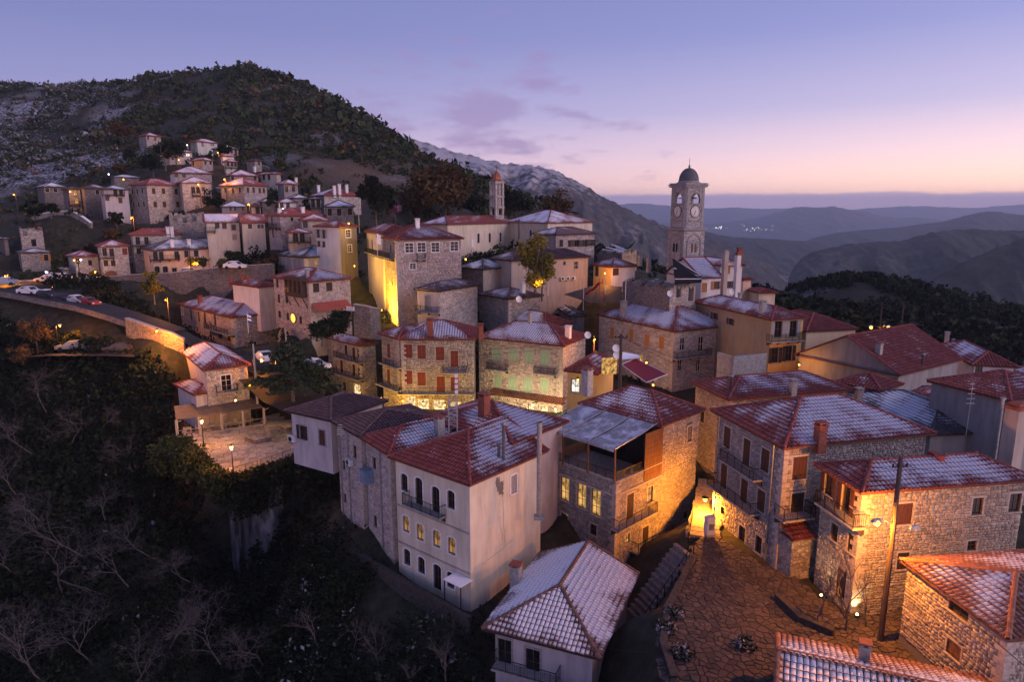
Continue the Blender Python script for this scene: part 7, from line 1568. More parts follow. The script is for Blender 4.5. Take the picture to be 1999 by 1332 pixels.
# floodlights of the tower house
h = HS['tower_house']; nL = Matrix.Rotation(h['th'], 3, 'Z') @ Vector((-1, 0, 0))
fp = to_world(h, (-h['w1'] / 2 - 2.6, -h['w2'] / 2 + 2.4, .5)); flood(fp, 6500, YEL, 'floodlight at the foot of the tower house face', (.9 * -nL.x, .9 * -nL.y, 1.1), e_sodium, 150)
fp = to_world(h, (-h['w1'] / 2 - 1.5, -h['w2'] / 2 + 3.6, 2.2)); flood(fp, 2200, YEL, 'floodlight beside the rough garden wall', (.6 * -nL.x, .6 * -nL.y, .6), e_sodium, 150)
LAMPS = [ # u, v, D, power, colour, label
 ('w', 692, 519, 119, 520, YEL, 'lamp at the foot of the yellow lit stone end wall'), ('w', 681, 436, 121, 250, YEL, 'lamp under the eaves of the yellow lit stone end wall'),
 ('w', 1181, 533, 119.5, 420, AMB, 'lamp inside the orange porch beside the playground'), ('w', 909, 506, 131, 420, AMB, 'lamp under the small red roof beside the church'),
 ('w', 1161, 663, 90, 520, SOD, 'orange lamp in the gap beside the green shuttered house'), ('w', 982, 789, 93, 380, WRM, 'white hot lamp under the shop canopy, at its left'), ('w', 1040, 791, 91, 300, WRM, 'lamp under the middle of the shop canopy'), ('w', 1084, 799, 89.5, 380, WRM, 'lamp under the right end of the shop canopy'),
 ('w', 1128, 742, 74, 110, YEL, 'lamp lighting the yellow restaurant gable'), ('w', 1275, 752, 74, 160, AMB, 'lamp under the red awning'), ('w', 1262, 708, 84, 140, SOD, 'small lamp behind the white canopy'),
 ('w', 1630, 690, 90.3, 420, AMB, 'lamp lighting the cream ashlar annex from below'), ('w', 1560, 712, 82, 180, AMB, 'lamp under the balcony of the ochre house'), ('w', 1836, 800, 63.5, 130, YEL, 'lamp under the snow striped low roof'),
 ('w', 460, 782, 86, 60, WRM, 'lamp above the cafe awning'), ('w', 487, 752, 85, 60, AMB, 'lamp beside the cafe timber door'), ('w', 744, 778, 92, 160, YEL, 'lamp over the first arcade window'), ('w', 786, 783, 91, 200, YEL, 'lamp over the second arcade window'), ('w', 826, 788, 89.5, 200, YEL, 'lamp over the third arcade window'), ('w', 868, 791, 88, 200, YEL, 'lamp over the fourth arcade window'), ('w', 905, 794, 87, 200, YEL, 'lamp at the right end of the arcade'), ('w', 668, 770, 95, 240, YEL, 'lamp at the glazed shop of the corner house'), ('w', 625, 772, 93, 260, YEL, 'lamp low behind the cedar'),
 ('w', 257, 425, 152, 420, SOD, 'orange lamp at the foot of the block house'), ('w', 137, 374, 173, 200, AMB, 'orange lamp on the timber house at the far left'), ('w', 385, 514, 132, 520, AMB, 'lamp behind the small trees at the wide peach house'), ('w', 186, 531, 133, 170, SOD, 'lamp inside the left arched garage'),
 ('w', 10, 539, 124, 700, SOD, 'orange lamp on the bank where the road leaves the picture'), ('w', 103, 561, 121, 600, SOD, 'orange lamp on the long retaining wall above the parked cars'), ('w', 209, 575, 121, 170, SOD, 'small orange lamp halfway along the long retaining wall'), ('w', 323, 586, 114, 560, SOD, 'bright orange lamp beside the yellow poplar'), ('w', 306, 646, 97, 2000, SOD, 'hidden lamp lighting the retaining wall at the road bend'),
 ('w', 438, 350, 166, 330, AMB, 'large orange lamp left of the pink mansion'), ('w', 387, 360, 167, 220, AMB, 'orange lamp over the arched doors beside the block house'), ('w', 349, 312, 203, 260, AMB, 'yellow lamp below the lilac hillside house'), ('w', 425, 298, 212, 200, AMB, 'orange lamp beside the small stepped white house'), ('w', 485, 399, 147, 170, AMB, 'yellow lamp on the pole beside the blue roofed shed'), ('w', 241, 350, 183, 90, AMB, 'small lamp behind the block house roof'), ('w', 27, 380, 175, 60, AMB, 'lone orange lamp in the dark trees at the far left'),
 ('w', 1054, 548, 106, 330, YEL, 'lamp glowing inside the yellow leaved tree'),
 ('b', 365, 283, 232, 120, BLU, 'cold white lamp beside the highest long house'), ('b', 212, 340, 190, 80, BLU, 'cold white lamp on the flat snow roof'), ('b', 90, 531, 135, 90, BLU, 'cold white lamp on the dark bank by the hut'), ('b', 158, 507, 133, 60, BLU, 'cold white lamp on the left garage house'), ('b', 553, 408, 149, 50, BLU, 'white light at the foot of the small white house'),
]
POSTS = {(10, 539), (323, 586), (257, 425), (438, 350), (387, 360), (349, 312), (425, 298), (485, 399), (27, 380), (365, 283), (90, 531), (1161, 663)}
for k, u, v, D, pw, col, lab in LAMPS: wall_lamp(pd(u, v, D), pw, col, lab, None, e_sodium if k == 'w' and col != WRM else (e_warm if k == 'w' else e_white), .12 if D < 130 else .18, (u, v) in POSTS)
p, b_ = gpole(510, 703, 93); street_lamp(Vector((p.x - 1.2, p.y, min(b_.z, p.z - 5))), p, 700, SOD, 'grey concrete pole with an orange lamp beside the cafe house', 1.2)
p, b_ = gpole(109, 637, 104); street_lamp(Vector((p.x, p.y, p.z - 5)), p, 500, SOD, 'small orange street lamp over the dark parking lot', .6)
p, b_ = gpole(146, 509, 131); street_lamp(Vector((p.x + .6, p.y, p.z - 3.8)), p, 90, AMB, 'street lamp with a curved neck in front of the left garage house', .7, az=PI)
t = thing('street_lamp', 'double headed street lamp glowing orange above the dark red gabled roof', 'street lamp', pd(1712, 690, 100)); H = pd(1712, 638, 100).z - t.location.z
MB().lathe([(.14, -3), (.1, H)], 8).obj('pole', iron, t)
for sg in (-1, 1):
    MB().tube([(0, 0, H), (sg * .7, 0, H + .3), (sg * 1.2, 0, H + .15)], .04, 5).obj('arm', iron, t); bulb(t, (sg * 1.25, 0, H), .22, e_sodium); light(t, (sg * 1.25, 0, H - .3), 330, AMB)
    MB().add([(sg * 1.25 - .35, -.15, H + .2), (sg * 1.25 + .35, -.15, H + .2), (sg * 1.25 + .35, .15, H + .2), (sg * 1.25 - .35, .15, H + .2), (sg * 1.25, -.1, H + .38), (sg * 1.25, .1, H + .38)], [(0, 1, 4), (1, 2, 5, 4), (2, 3, 5), (3, 0, 4, 5)]).obj('lamp_head', metal_grey, t)
# ------------------------------------------------------------------ poles, wires, antennas
def pole(u, vt, vb, D, label, mat=None, r=.12, cross=True, cat='utility pole'):
    a_ = pd(u, vb, D); H = (ray(u, vt) * (a_.y / ray(u, vt).y)).z - a_.z; t = thing('utility_pole', label, cat, a_); MB().tube([(0, 0, -1.5), (0, 0, H)], r, 8, r * .7).obj('pole', mat or pole_wood, t)
    if cross:
        mb = MB(); mb.tube([(-.7, 0, H - .4), (.7, 0, H - .4)], .05, 5)
        for x in (-.6, -.2, .2, .6): mb.lathe([(.05, H - .36), (.06, H - .22), (.01, H - .18)], 6, (x, 0))
        mb.obj('crossarm', iron, t)
    return t, a_ + Vector((0, 0, H - .3))
_, k1 = pole(1210, 652, 748, 73, 'dark wooden pole bundled with wires in front of the square stone house', r=.2)
_, k2 = pole(632, 694, 775, 87, 'thin dark pole at the left end of the arcade street', iron, .09, False)
_, k3 = pole(501, 672, 768, 92.5, 'pale concrete pole beside the gabled cafe house', concrete, .16, False)
_, k4 = pole(1058, 482, 570, 107, 'leaning wooden pole in the yellow lit tree', r=.14)
_, k5 = pole(1013, 428, 485, 135, 'wooden pole at the corner of the church', r=.16)
_, k6 = pole(1757, 594, 660, 118, 'wooden pole on the dark wooded slope', r=.14); _, k7 = pole(1717, 590, 640, 125, 'wooden pole with a bracket lamp above the double lamp', r=.14)
_, k8 = pole(560, 640, 690, 95, 'pale pole at the foot of the stone stairs', concrete, .14, False); _, k9 = pole(480, 396, 412, 149, 'lamp pole by the blue roofed shed', r=.1, cross=False); _, k10 = pole(374, 478, 538, 129, 'thin pole in front of the wide peach house', iron, .1, False); _, k11 = pole(701, 402, 440, 138, 'grey pole beside the grey block house', concrete, .12, False)
for u, vt, vb, D, lab in ((1139, 538, 588, 110, 'left thin white playground pole'), (1181, 530, 578, 112, 'thin pole in front of the orange porch'), (1221, 538, 580, 104, 'thin playground pole by the stone ruin'), (1070, 531, 560, 112, 'short thin pole below the yellow tree')): pole(u, vt, vb, D, lab, metal_white, .06, False, 'pole')
def wire(a_, b_, label, sag=.04, r=.018):
    a_, b_ = Vector(a_), Vector(b_); c = (a_ + b_) / 2; L = (b_ - a_).length; n = 14; pts = []
    for i in range(n + 1): t = i / n; p = a_.lerp(b_, t) - c; p.z -= 4 * sag * L * t * (1 - t); pts.append(p)
    t = thing('overhead_wire', label, 'wire', c); MB().tube(pts, r, 4).obj('cable', iron, t)
top = B + Vector((0, 0, Ht - .5))
wire(k1, k2, 'long overhead wire crossing in front of the green and red shutters', .012); wire(k1 - Vector((0, 0, .4)), k2 - Vector((0, 0, .5)), 'second wire sagging just below the first over the shutters', .016)
wire(k1, top, 'wire from the bundled pole to the tall double lamp pole', .01); wire(top, pd(2060, 945, 40), 'wire from the tall lamp pole toward the right edge', .02); wire(top - Vector((0, 0, .3)), pd(1480, 860, 60), 'wire from the tall lamp pole over the corner house roof', .02)
wire(pz(1340, 1270, ZP + 6), pd(1180, 1266, 40), 'thin wire crossing the dark bank by the snowy roof', .02, .012); wire(k1, pd(1460, 740, 70), 'wire running to the dusty red roof', .03); wire(k7, k6, 'wire between the two poles on the wooded slope', .03); wire(pd(1580, 640, 90), k7, 'wire from the annex roof to the pole on the slope', .04)
wire(top - Vector((0, 0, 5.5)), pd(2010, 1310, 30), 'pale guy wire running down to the lower right', .0, .02)
# lattice mast with dishes on the red roof
q = pd(885, 838, 56); t = thing('antenna_mast', 'steel lattice mast with small antennas on the red roof', 'antenna', q); H = (ray(885, 776) * (q.y / ray(885, 776).y)).z - q.z
mb = MB(); a_ = .34; cs = [(-a_, -a_), (a_, -a_), (a_, a_), (-a_, a_)]
for x, y in cs: mb.tube([(x, y, -1), (x, y, H)], .035, 4)
for i in range(6):
    z0, z1 = H * i / 6, H * (i + 1) / 6
    for k in range(4): (x0, y0), (x1, y1) = cs[k], cs[(k + 1) % 4]; mb.tube([(x0, y0, z0), (x1, y1, z1)], .02, 4); mb.tube([(x0, y0, z1), (x1, y1, z1)], .02, 4)
mb.obj('lattice', metal_grey, t)
MB().tube([(.25, 0, H - .2), (.3, 0, H + 2.0)], .03, 5).obj('rod', metal_grey, t)
for k in range(4): MB().box(.18, .42, -.1, .1, H + .3 + .45 * k, H + .6 + .45 * k).obj('aerial', metal_white, t)
def dish(u, v, D, label, r=.45, rz=0):
    t = thing('satellite_dish', label, 'satellite dish', pd(u, v, D), rz, 'satellite dishes'); n = 14
    mb = MB(); mb.lathe([(.01, .0), (r * .5, .05), (r, .2), (r, .22), (r * .5, .075), (.01, .02)], n); o = mb.obj('reflector', metal_white, t); o.rotation_euler = (R_(70), 0, R_(20))
    MB().tube([(0, .05, -.9), (0, 0.05, 0)], .03, 5).obj('mast', iron, t)
for a_ in ((1146, 655, 84, 'satellite dish on the wall beside the green shuttered house'), (1427, 571, 100, 'satellite dish in front of the white house with two chimneys'), (1306, 574, 96, 'satellite dish on the stone ruin'), (1201, 681, 76, 'upper of two round dishes on the bundled pole'), (1202, 694, 76, 'lower of two round dishes on the bundled pole'), (1012, 585, 96, 'grey dish in front of the blue edged roof')): dish(*a_)
for u, v0, v1, D, lab in ((1887, 840, 745, 53.5, 'thin tv antenna against the tall grey wall'), (666, 873, 828, 59, 'small tv antenna on the dark brown roof')):
    a_ = pd(u, v0, D); H = (ray(u, v1) * (a_.y / ray(u, v1).y)).z - a_.z; t = thing('tv_antenna', lab, 'antenna', a_); MB().tube([(0, 0, -.4), (0, 0, H)], .03, 5).obj('mast', metal_grey, t); mb = MB()
    for k in range(5): z = H * (.55 + .1 * k); mb.tube([(-.35 + .04 * k, 0, z), (.35 - .04 * k, 0, z)], .018, 4)
    mb.obj('rods', metal_white, t)
for u, v0, v1, D, key, lab in ((1970, 905, 786, 50, 'a', 'tall plastered chimney with brick cap in front of the grey house'), (1412, 575, 489, 104, 'b', 'tall pale chimney stack in front of the white house'), (1436, 577, 492, 107, 'c', 'second tall white chimney with a red brick top')):
    a_ = pd(u, v0, D); H = (ray(u, v1) * (a_.y / ray(u, v1).y)).z - a_.z; t = thing('chimney_stack', lab, 'chimney', a_, R_(20)); w_ = .5 if key == 'a' else .34
    MB().box(-w_, w_, -w_, w_, -2, H - .5).obj('stack', p_tan if key != 'c' else p_white, t); MB().box(-w_ - .06, w_ + .06, -w_ - .06, w_ + .06, H - .497, H - .25).obj('cap', brick_red if key != 'b' else trim_grey, t); MB().box(-w_ * .8, w_ * .8, -w_ * .8, w_ * .8, H - .247, H).obj('cap_top', brick_red if key != 'b' else trim_grey, t)
a_ = pd(1944, 880, 52); t = thing('flue', 'long steel flue pipe rising in front of the tall grey wall', 'flue', a_); H = (ray(1944, 776) * (a_.y / ray(1944, 776).y)).z - a_.z; MB().lathe([(.12, -2), (.12, H - .2), (.2, H - .18), (.2, H), (.02, H + .05)], 10).obj('pipe', metal_grey, t)
a_ = HS['white']; t = thing('exhaust_duct', 'galvanised exhaust duct climbing between the white house and the restaurant', 'duct', pd(1052, 1000, 54)); H = (ray(1052, 832) * (t.location.y / ray(1052, 832).y)).z - t.location.z; MB().lathe([(.2, -.3), (.2, H), (.24, H + .02), (.24, H + .3)], 10).obj('pipe', metal_grey, t); MB().box(-.4, .4, -.3, .3, -.6, -.302).obj('fan_box', metal_grey, t)
p = pz(1384, 1048, ZP); t = thing('boiler_unit', 'white outdoor boiler cabinet at the foot of the alley steps', 'boiler', p, R_(12)); MB().box(-.35, .35, -.3, .3, .25, 1.75).obj('cabinet', metal_white, t); MB().box(-.2, .2, -.315, -.302, .7, 1.2).obj('grille', metal_grey, t); MB().box(-.3, .3, -.25, .25, 0, .248).obj('base', concrete, t)
for (u, v, D, lab, cols) in ((483, 622, 97, 'small blue and white striped flag on the long house veranda', 1), (736, 468, 92, 'white flag drooping beside the floodlit tower house', 0), (921, 476, 118, 'white flag beside the church porch', 0)):
    t = thing('flag', lab, 'flag', pd(u, v, D), R_(30)); MB().tube([(0, 0, -2.2), (0, 0, .9)], .03, 5).obj('staff', metal_white, t)
    for k in range(5):
        mb = MB(); z1 = .8 - .26 * k
        for i in range(5): x0, x1 = .1 * i, .1 * (i + 1); mb.quad((x0, .05 * math.sin(i), z1 - .1 * x0 * 4), (x1, .05 * math.sin(i + 1), z1 - .1 * x1 * 4), (x1, .05 * math.sin(i + 1), z1 - .255 - .1 * x1 * 4), (x0, .05 * math.sin(i), z1 - .255 - .1 * x0 * 4))
        mb.obj('stripe', bl if cols and k % 2 == 0 else trim_white, t)

# ------------------------------------------------------------------ cars
def car_meshes(kind):
    L, Wd = 4.1, 1.7; hatch = kind == 'hatch'
    prof = [(-2.05, .35), (-2.05, .62), (-1.9, .82), (-1.0, .95), (-.35, 1.42), (.95, 1.46), (1.75 if hatch else 1.45, 1.05), (2.0, .95), (2.05, .6), (2.05, .35)]
    body = MB(); n = len(prof); w = lambda z: Wd / 2 - (0 if z < 1.0 else .16)
    body.add([(x, -w(z), z) for x, z in prof] + [(x, w(z), z) for x, z in prof], [tuple(range(n)), tuple(range(2 * n - 1, n - 1, -1))] + [(i, n + i, n + (i + 1) % n, (i + 1) % n) for i in range(n)])
    gl = MB(); gl.quad((-.98, -.6, .985), (-.98, .6, .985), (-.40, .56, 1.39), (-.40, -.56, 1.39)); e = 1.72 if hatch else 1.42; gl.quad((e - .03, .6, 1.1), (e - .03, -.6, 1.1), (1.0, -.56, 1.44), (1.0, .56, 1.44))
    for s in (-1, 1): gl.quad((-.75, s * (Wd / 2 - .125), 1.0), (.15, s * (Wd / 2 - .125), 1.0), (.15, s * (Wd / 2 - .15), 1.36), (-.3, s * (Wd / 2 - .15), 1.36)); gl.quad((.22, s * (Wd / 2 - .125), 1.0), (1.25, s * (Wd / 2 - .125), 1.0), (.9, s * (Wd / 2 - .15), 1.36), (.22, s * (Wd / 2 - .15), 1.36))
    wh = MB(); V = [(.33 * math.cos(2 * PI * i / 14), y, .33 * math.sin(2 * PI * i / 14)) for y in (-.1, .1) for i in range(14)]; wh.add(V, [tuple(range(13, -1, -1)), tuple(range(14, 28))] + [(i, (i + 1) % 14, 14 + (i + 1) % 14, 14 + i) for i in range(14)])
    return body, gl.mesh('windows', glass_dark), wh.mesh('wheel', simple('tyre', (.015, .015, .015), .8)), MB().box(-.25, .9, -.6, .6, 1.462, 1.52).mesh('roof_snow', snow_mat)
CM = {k: car_meshes(k) for k in ('hatch', 'sedan')}; hl_me = MB().box(-.03, .03, -.16, .16, -.07, .07).mesh('headlight', metal_white); tl_me = MB().box(-.03, .03, -.14, .14, -.08, .08).mesh('tail_light', red_plastic)
CARS = [(8, 556, 122, 'sedan', (.25, .28, .33), 20, 'bluish car leaving at the left edge of the road', 1), (59, 574, 117, 'hatch', (.6, .6, .62), 165, 'white car first in the row parked along the lower road', 0), (93, 581, 116, 'hatch', (.02, .02, .022), 160, 'black car with snowy roof second in the parked row', 1), (122, 588, 115, 'sedan', (.03, .02, .025), 160, 'dark car between the black and the silver parked cars', 0), (151, 592, 114, 'sedan', (.45, .44, .47), 158, 'silver car parked beside the red one', 1), (173, 596, 113, 'hatch', (.22, .02, .02), 157, 'dark red car last in the parked row', 0),
        (93, 550, 129, 'sedan', (.4, .42, .48), 10, 'pale blue car on the upper road beside the garage hut', 1), (118, 548, 129, 'sedan', (.35, .33, .36), 10, 'snow topped car on the upper road in front of the hut', 1), (460, 524, 128, 'hatch', (.7, .7, .72), 172, 'white hatchback alone on the upper road by the round bushes', 1), (370, 537, 130, 'hatch', (.5, .45, .42), 172, 'pale car below the lit peach wall', 1),
        (141, 682, 104, 'sedan', (.3, .26, .22), 10, 'tan car under the lamp on the dark parking lot', 0), (199, 683, 103, 'hatch', (.03, .05, .08), 10, 'dark blue car on the parking lot', 0), (232, 685, 102.5, 'sedan', (.05, .05, .055), 10, 'grey car at the right end of the parking lot', 0),
        (516, 703, 95, 'hatch', (.7, .68, .68), -55, 'white car under the orange street lamp beside the cafe house', 0), (549, 716, 93, 'hatch', (.05, .05, .05), -50, 'dark car with snow beside the cedar', 1), (615, 720, 92, 'sedan', (.5, .5, .53), 160, 'silver car half hidden behind the cedar', 1)]
for u, v, D, kd, col, rz, lab, sn in CARS:
    p = pd(u, v, D); body, gl, wh, sm_ = CM[kd]; t = thing('parked_car', lab, 'car', (p.x, p.y, p.z - .15), R_(rz), 'parked cars')
    pm = newmat('car_paint', col, .35)[0]; inst('body', body.mesh('body', pm), t); inst('windows', gl, t)
    for x in (-1.3, 1.3):
        for s in (-1, 1): inst('wheel', wh, t, (x, s * .78, .33))
    for s in (-1, 1): inst('headlight', hl_me, t, (-2.04, s * .6, .68)); inst('tail_light', tl_me, t, (2.05, s * .62, .78))
    if sn: inst('roof_snow', sm_, t)

# ------------------------------------------------------------------ vegetation
def rand_quads(P, size, rng, elong=1.5):
    """one leaf spray (a bent quad) at each point"""
    n = len(P); d = rng.normal(size=(n, 3)); d /= np.linalg.norm(d, axis=1)[:, None] + 1e-9; e = rng.normal(size=(n, 3)); e -= (e * d).sum(1)[:, None] * d; e /= np.linalg.norm(e, axis=1)[:, None] + 1e-9
    s = np.asarray(size).reshape(-1, 1) * rng.uniform(.6, 1.4, (n, 1)); f = np.cross(d, e) * s * .25
    a = d * s * elong * .5; b = e * s * .5
    V = np.stack([P - a, P - b * .8 + f, P + a, P + b * .9 + f], 1).reshape(-1, 3); return V, np.arange(4 * n).reshape(-1, 4)
def crown_points(c, r, n, rng, flat=1.0, shell=.55):
    d = rng.normal(size=(n, 3)); d /= np.linalg.norm(d, axis=1)[:, None]; q = rng.uniform(shell, 1.0, (n, 1)) ** .7
    lump = 1 + .28 * np.sin(d[:, :1] * 5 + c[0]) * np.sin(d[:, 1:2] * 6 + c[1]) + .15 * np.sin(d[:, 2:] * 9 + c[0] * 3)
    p = d * q * lump * r; p[:, 2] *= flat; return p + np.asarray(c)
def leaf_obj(name, P, size, mat, rng, tones, snow=None, parent=None, stuff=False, elong=1.5):
    V, Fq = rand_quads(P, size, rng, elong); at = np.ones((len(V), 4)); at[:, 2] = np.repeat(tones, 4); at[:, 0] = 0 if snow is None else np.repeat(snow, 4)
    o = np_obj(name, V, Fq, mat, parent, {'tc': at})
    if stuff: tag(o, kind='stuff')
    return o
lm_hill = leaf_mat('leaf_hill', [(0, (.014, .024, .014)), (.3, (.03, .045, .02)), (.55, (.06, .066, .03)), (.78, (.085, .062, .035)), (.93, (.11, .048, .028)), (1, (.15, .10, .03))], .55)
lm_dark = leaf_mat('leaf_dark', [(0, (.005, .009, .007)), (.5, (.011, .019, .011)), (1, (.027, .036, .017))], .5)
lm_brown = leaf_mat('leaf_brown', [(0, (.05, .03, .015)), (.5, (.09, .055, .025)), (1, (.14, .085, .035))]); lm_yellow = leaf_mat('leaf_yellow', [(0, (.07, .07, .015)), (.5, (.16, .14, .03)), (1, (.28, .2, .04))])
lm_olive = leaf_mat('leaf_olive', [(0, (.02, .028, .01)), (.5, (.05, .06, .02)), (1, (.11, .10, .03))]); lm_pink = leaf_mat('leaf_pink', [(0, (.16, .07, .12)), (1, (.3, .15, .24))])
rng = np.random.default_rng(21)
RECT = [(h['ctr'].x, h['ctr'].y, math.cos(h['th']), math.sin(h['th']), h['w1'] / 2, h['w2'] / 2) for h in HS.values()]
ctrs = np.array([(h['ctr'].x, h['ctr'].y, max(h['w1'], h['w2'])) for h in HS.values()])
def scatter(n, az0, az1, r0, r1, clear=.72, dens=None):
    a = np.radians(rng.uniform(az0, az1, n)); r = np.sqrt(rng.uniform(r0 ** 2, r1 ** 2, n)); x = r * np.sin(a); y = r * np.cos(a)
    ok = np.ones(n, bool)
    for hx, hy, c_, s_, ha, hb in RECT:
        k = np.nonzero((np.abs(x - hx) < ha + hb + 3) & (np.abs(y - hy) < ha + hb + 3))[0]
        if len(k): dx, dy = x[k] - hx, y[k] - hy; ok[k] &= np.hypot(np.maximum(np.abs(dx * c_ + dy * s_) - ha, 0), np.maximum(np.abs(-dx * s_ + dy * c_) - hb, 0)) > clear
    if dens is not None: ok &= rng.uniform(0, 1, n) < dens(x, y)
    ok &= np.array([not in_poly(a_, b_, _PT) for a_, b_ in zip(x, y)])
    for Q in (QU, QL):
        q = np.array([(p.x, p.y) for p in Q]); ok &= np.sqrt((x[:, None] - q[None, :, 0]) ** 2 + (y[:, None] - q[None, :, 1]) ** 2).min(1) > (4.6 if Q is QL else 6)
    x, y = x[ok], y[ok]; return x, y, ground(x, y)
def shrubs(name, x, y, z, rad, nl, ls, mat, tone, snow):
    P = []; S_ = []; T_ = []; SN = []
    for i in range(len(x)):
        k = nl; c = (x[i], y[i], z[i] + rad[i] * .45); p = crown_points(c, rad[i], k, rng, .8); P.append(p); S_.append(np.full(k, rad[i] * ls)); T_.append(np.clip(tone[i] + rng.normal(0, .08, k), 0, 1)); SN.append(snow[i] * (.4 + .6 * np.clip((p[:, 2] - c[2]) / rad[i] + .3, 0, 1)) + rng.uniform(-.15, .15, k))
    return leaf_obj(name, np.concatenate(P), np.concatenate(S_), mat, rng, np.concatenate(T_), np.concatenate(SN), stuff=True)
# wooded hill
x, y, z = scatter(26000, -50, 14, 150, 640, 1.4, dens=lambda x, y: np.clip(.66 + (fbm(x / 22, y / 22, 3, 5) - .5) * 2.4 + .35 * (np.degrees(np.arctan2(x, y)) > -22) - .9 * np.clip(1 - np.abs(np.degrees(np.arctan2(x, y)) + 12) / 6, 0, 1) * np.clip(1 - np.abs(np.hypot(x, y) - 225) / 50, 0, 1), .05, 1))
az_s = np.degrees(np.arctan2(x, y)); fr = np.clip((-22 - az_s) / 9, 0, 1) * np.clip((np.hypot(x, y) - 190) / 80, 0, 1)
rad = np.clip(rng.lognormal(.42, .42, len(x)), .7, 4.2) * (.75 + .35 * np.clip((az_s + 25) / 12, 0, 1)) * np.clip(np.hypot(x, y) / 300, .7, 1.3)
shrubs('hillside_woods', x, y, z, rad, 20, .52, lm_hill, np.clip(rng.beta(1.6, 2.6, len(x)) + .25 * (fbm(x / 30, y / 30, 3, 8) - .5), 0, 1), fr * .55)
# gorge scrub below the village
x, y, z = scatter(17000, -52, 2, 40, 148, 1.2, dens=lambda x, y: np.clip(.8 + (fbm(x / 7, y / 7, 3, 15) - .5) * 2.0, .4, 1))
PT = [pz(u, v, ZT)[:2] for u, v in ((338, 800), (640, 770), (640, 885), (455, 938), (420, 910), (348, 855))]; ok = np.array([not in_poly(a, b, PT) for a, b in zip(x, y)]); ok &= ~((x > -24) & (y > 84)); ok &= ~((x > -60) & (y > 100) & (x / y > -.46)); ok &= ~((x > -12) & (y > 47)); x, y, z = x[ok], y[ok], z[ok]
nr_ = np.hypot(x, y) < 74
for nm, sel, nl, ls in (('gorge_scrub', ~nr_, 30, .28), ('bank_scrub', nr_, 110, .13)):
    q = sel.nonzero()[0]; shrubs(nm, x[q], y[q], z[q], rng.uniform(.6, 1.9, len(q)), nl, ls, lm_dark, np.clip(rng.normal(.45, .25, len(q)), 0, 1), np.clip(rng.normal(.08, .2, len(q)) + .35 * ((x[q] > -20) & (y[q] < 66)) * rng.uniform(0, 1, len(q)), 0, .6))
x, y, z = scatter(3000, -50, -24, 92, 135, 1.2); shrubs('roadside_scrub', x, y, z, rng.uniform(.5, 1.6, len(x)), 34, .28, lm_dark, np.clip(rng.normal(.55, .25, len(x)), 0, 1), np.clip(rng.normal(.1, .2, len(x)), 0, .6))
# wooded shoulder on the right
x, y, z = scatter(6500, 20, 46, 112, 290, 1.5, dens=lambda x, y: np.clip(.55 + (fbm(x / 18, y / 18, 3, 25) - .5) * 3, .05, 1))
shrubs('shoulder_woods', x, y, z, rng.uniform(.9, 2.6, len(x)), 24, .5, lm_dark, np.clip(rng.normal(.5, .25, len(x)), 0, 1), np.zeros(len(x)))
# garden bushes between the houses
x, y, z = scatter(5200, -42, 22, 84, 165, 1.0, dens=lambda x, y: np.clip(.38 + (fbm(x / 9, y / 9, 3, 35) - .5) * 2, 0, .8) * ~((x > 12) & (x < 32) & (y > 100) & (y < 122)))
shrubs('garden_bushes', x, y, z, rng.uniform(.5, 1.4, len(x)), 30, .36, lm_dark, np.clip(rng.normal(.6, .25, len(x)), 0, 1), np.clip(rng.normal(.1, .15, len(x)), 0, 1))
def branch(mb, p, d, L, r, depth, rg, tips, up=.15, spread=.55, n=3):
    L *= rg.uniform(.75, 1.3); q = p + d * L; m_ = p.lerp(q, .5) + Vector((rg.uniform(-1, 1), rg.uniform(-1, 1), rg.uniform(-.5, 1))) * L * .07
    mb.tube([p, m_, q], r, 5 if depth > 2 else 3, r * .62, cap=False)
    if depth == 0: tips.append(q); return
    for k in range(n if depth > 4 or depth == 2 else 2):
        dd = (d + Vector((rg.gauss(0, spread), rg.gauss(0, spread), rg.gauss(up, spread * .7)))).normalized(); branch(mb, p.lerp(q, rg.uniform(.6, 1)), dd, L * rg.uniform(.6, .82), max(r * .62, .006), depth - 1, rg, tips, up, spread, n)
def tree(label, base, H, rad, mat, seed, group=None, leaves=1400, ls=.45, cat='tree', flat=.8, tone=.5, name='tree', trunk=bark, lean=0, snow=0, cz=.62):
    if cat == 'bush': cz = .4; flat = 1.0
    rg = random.Random(seed); r_ = np.random.default_rng(seed); t = thing(name, label, cat, base, rg.uniform(0, 6), group); mb = MB(); tips = []
    branch(mb, Vector((0, 0, -.6)), Vector((lean, 0, 1)).normalized(), H * .38, H * .022 + .05, 3, rg, tips, .25, .5, 3); mb.obj('trunk', trunk, t)
    cl = [np.array((rg.uniform(-1, 1) * rad * .62, rg.uniform(-1, 1) * rad * .62, H * cz + rg.uniform(-.35, .32) * H * .75 * flat)) for _ in range(14)] + [np.array(q) for q in tips[::5]]
    k = max(6, leaves // len(cl)); P = np.concatenate([crown_points(c, rad * rg.uniform(.28, .5), k, r_, .75, .2) for c in cl]); tn = np.repeat([tone + rg.uniform(-.3, .3) for _ in cl], k) + r_.normal(0, .1, len(P))
    leaf_obj('crown', P, ls, mat, r_, np.clip(tn, 0, 1), np.full(len(P), snow) + r_.uniform(-.2, .2, len(P)) if snow else None, t); return t
def at(u, v, D): return pd(u, v, D)
tree('broad russet plane tree rising behind the church', at(868, 428, 180), 12.5, 9.5, lm_brown, 1, leaves=5200, ls=.75, tone=.4)
tree('second russet tree with a pale trunk at the left of the plane tree', at(815, 428, 184), 8, 5, lm_brown, 2, leaves=1800, ls=.7, tone=.3)
tree('dark green pine beside the grey block house', at(735, 440, 146), 9.5, 4.2, lm_dark, 3, leaves=3800, ls=.55, cat='pine tree', tone=.35, name='pine_tree')
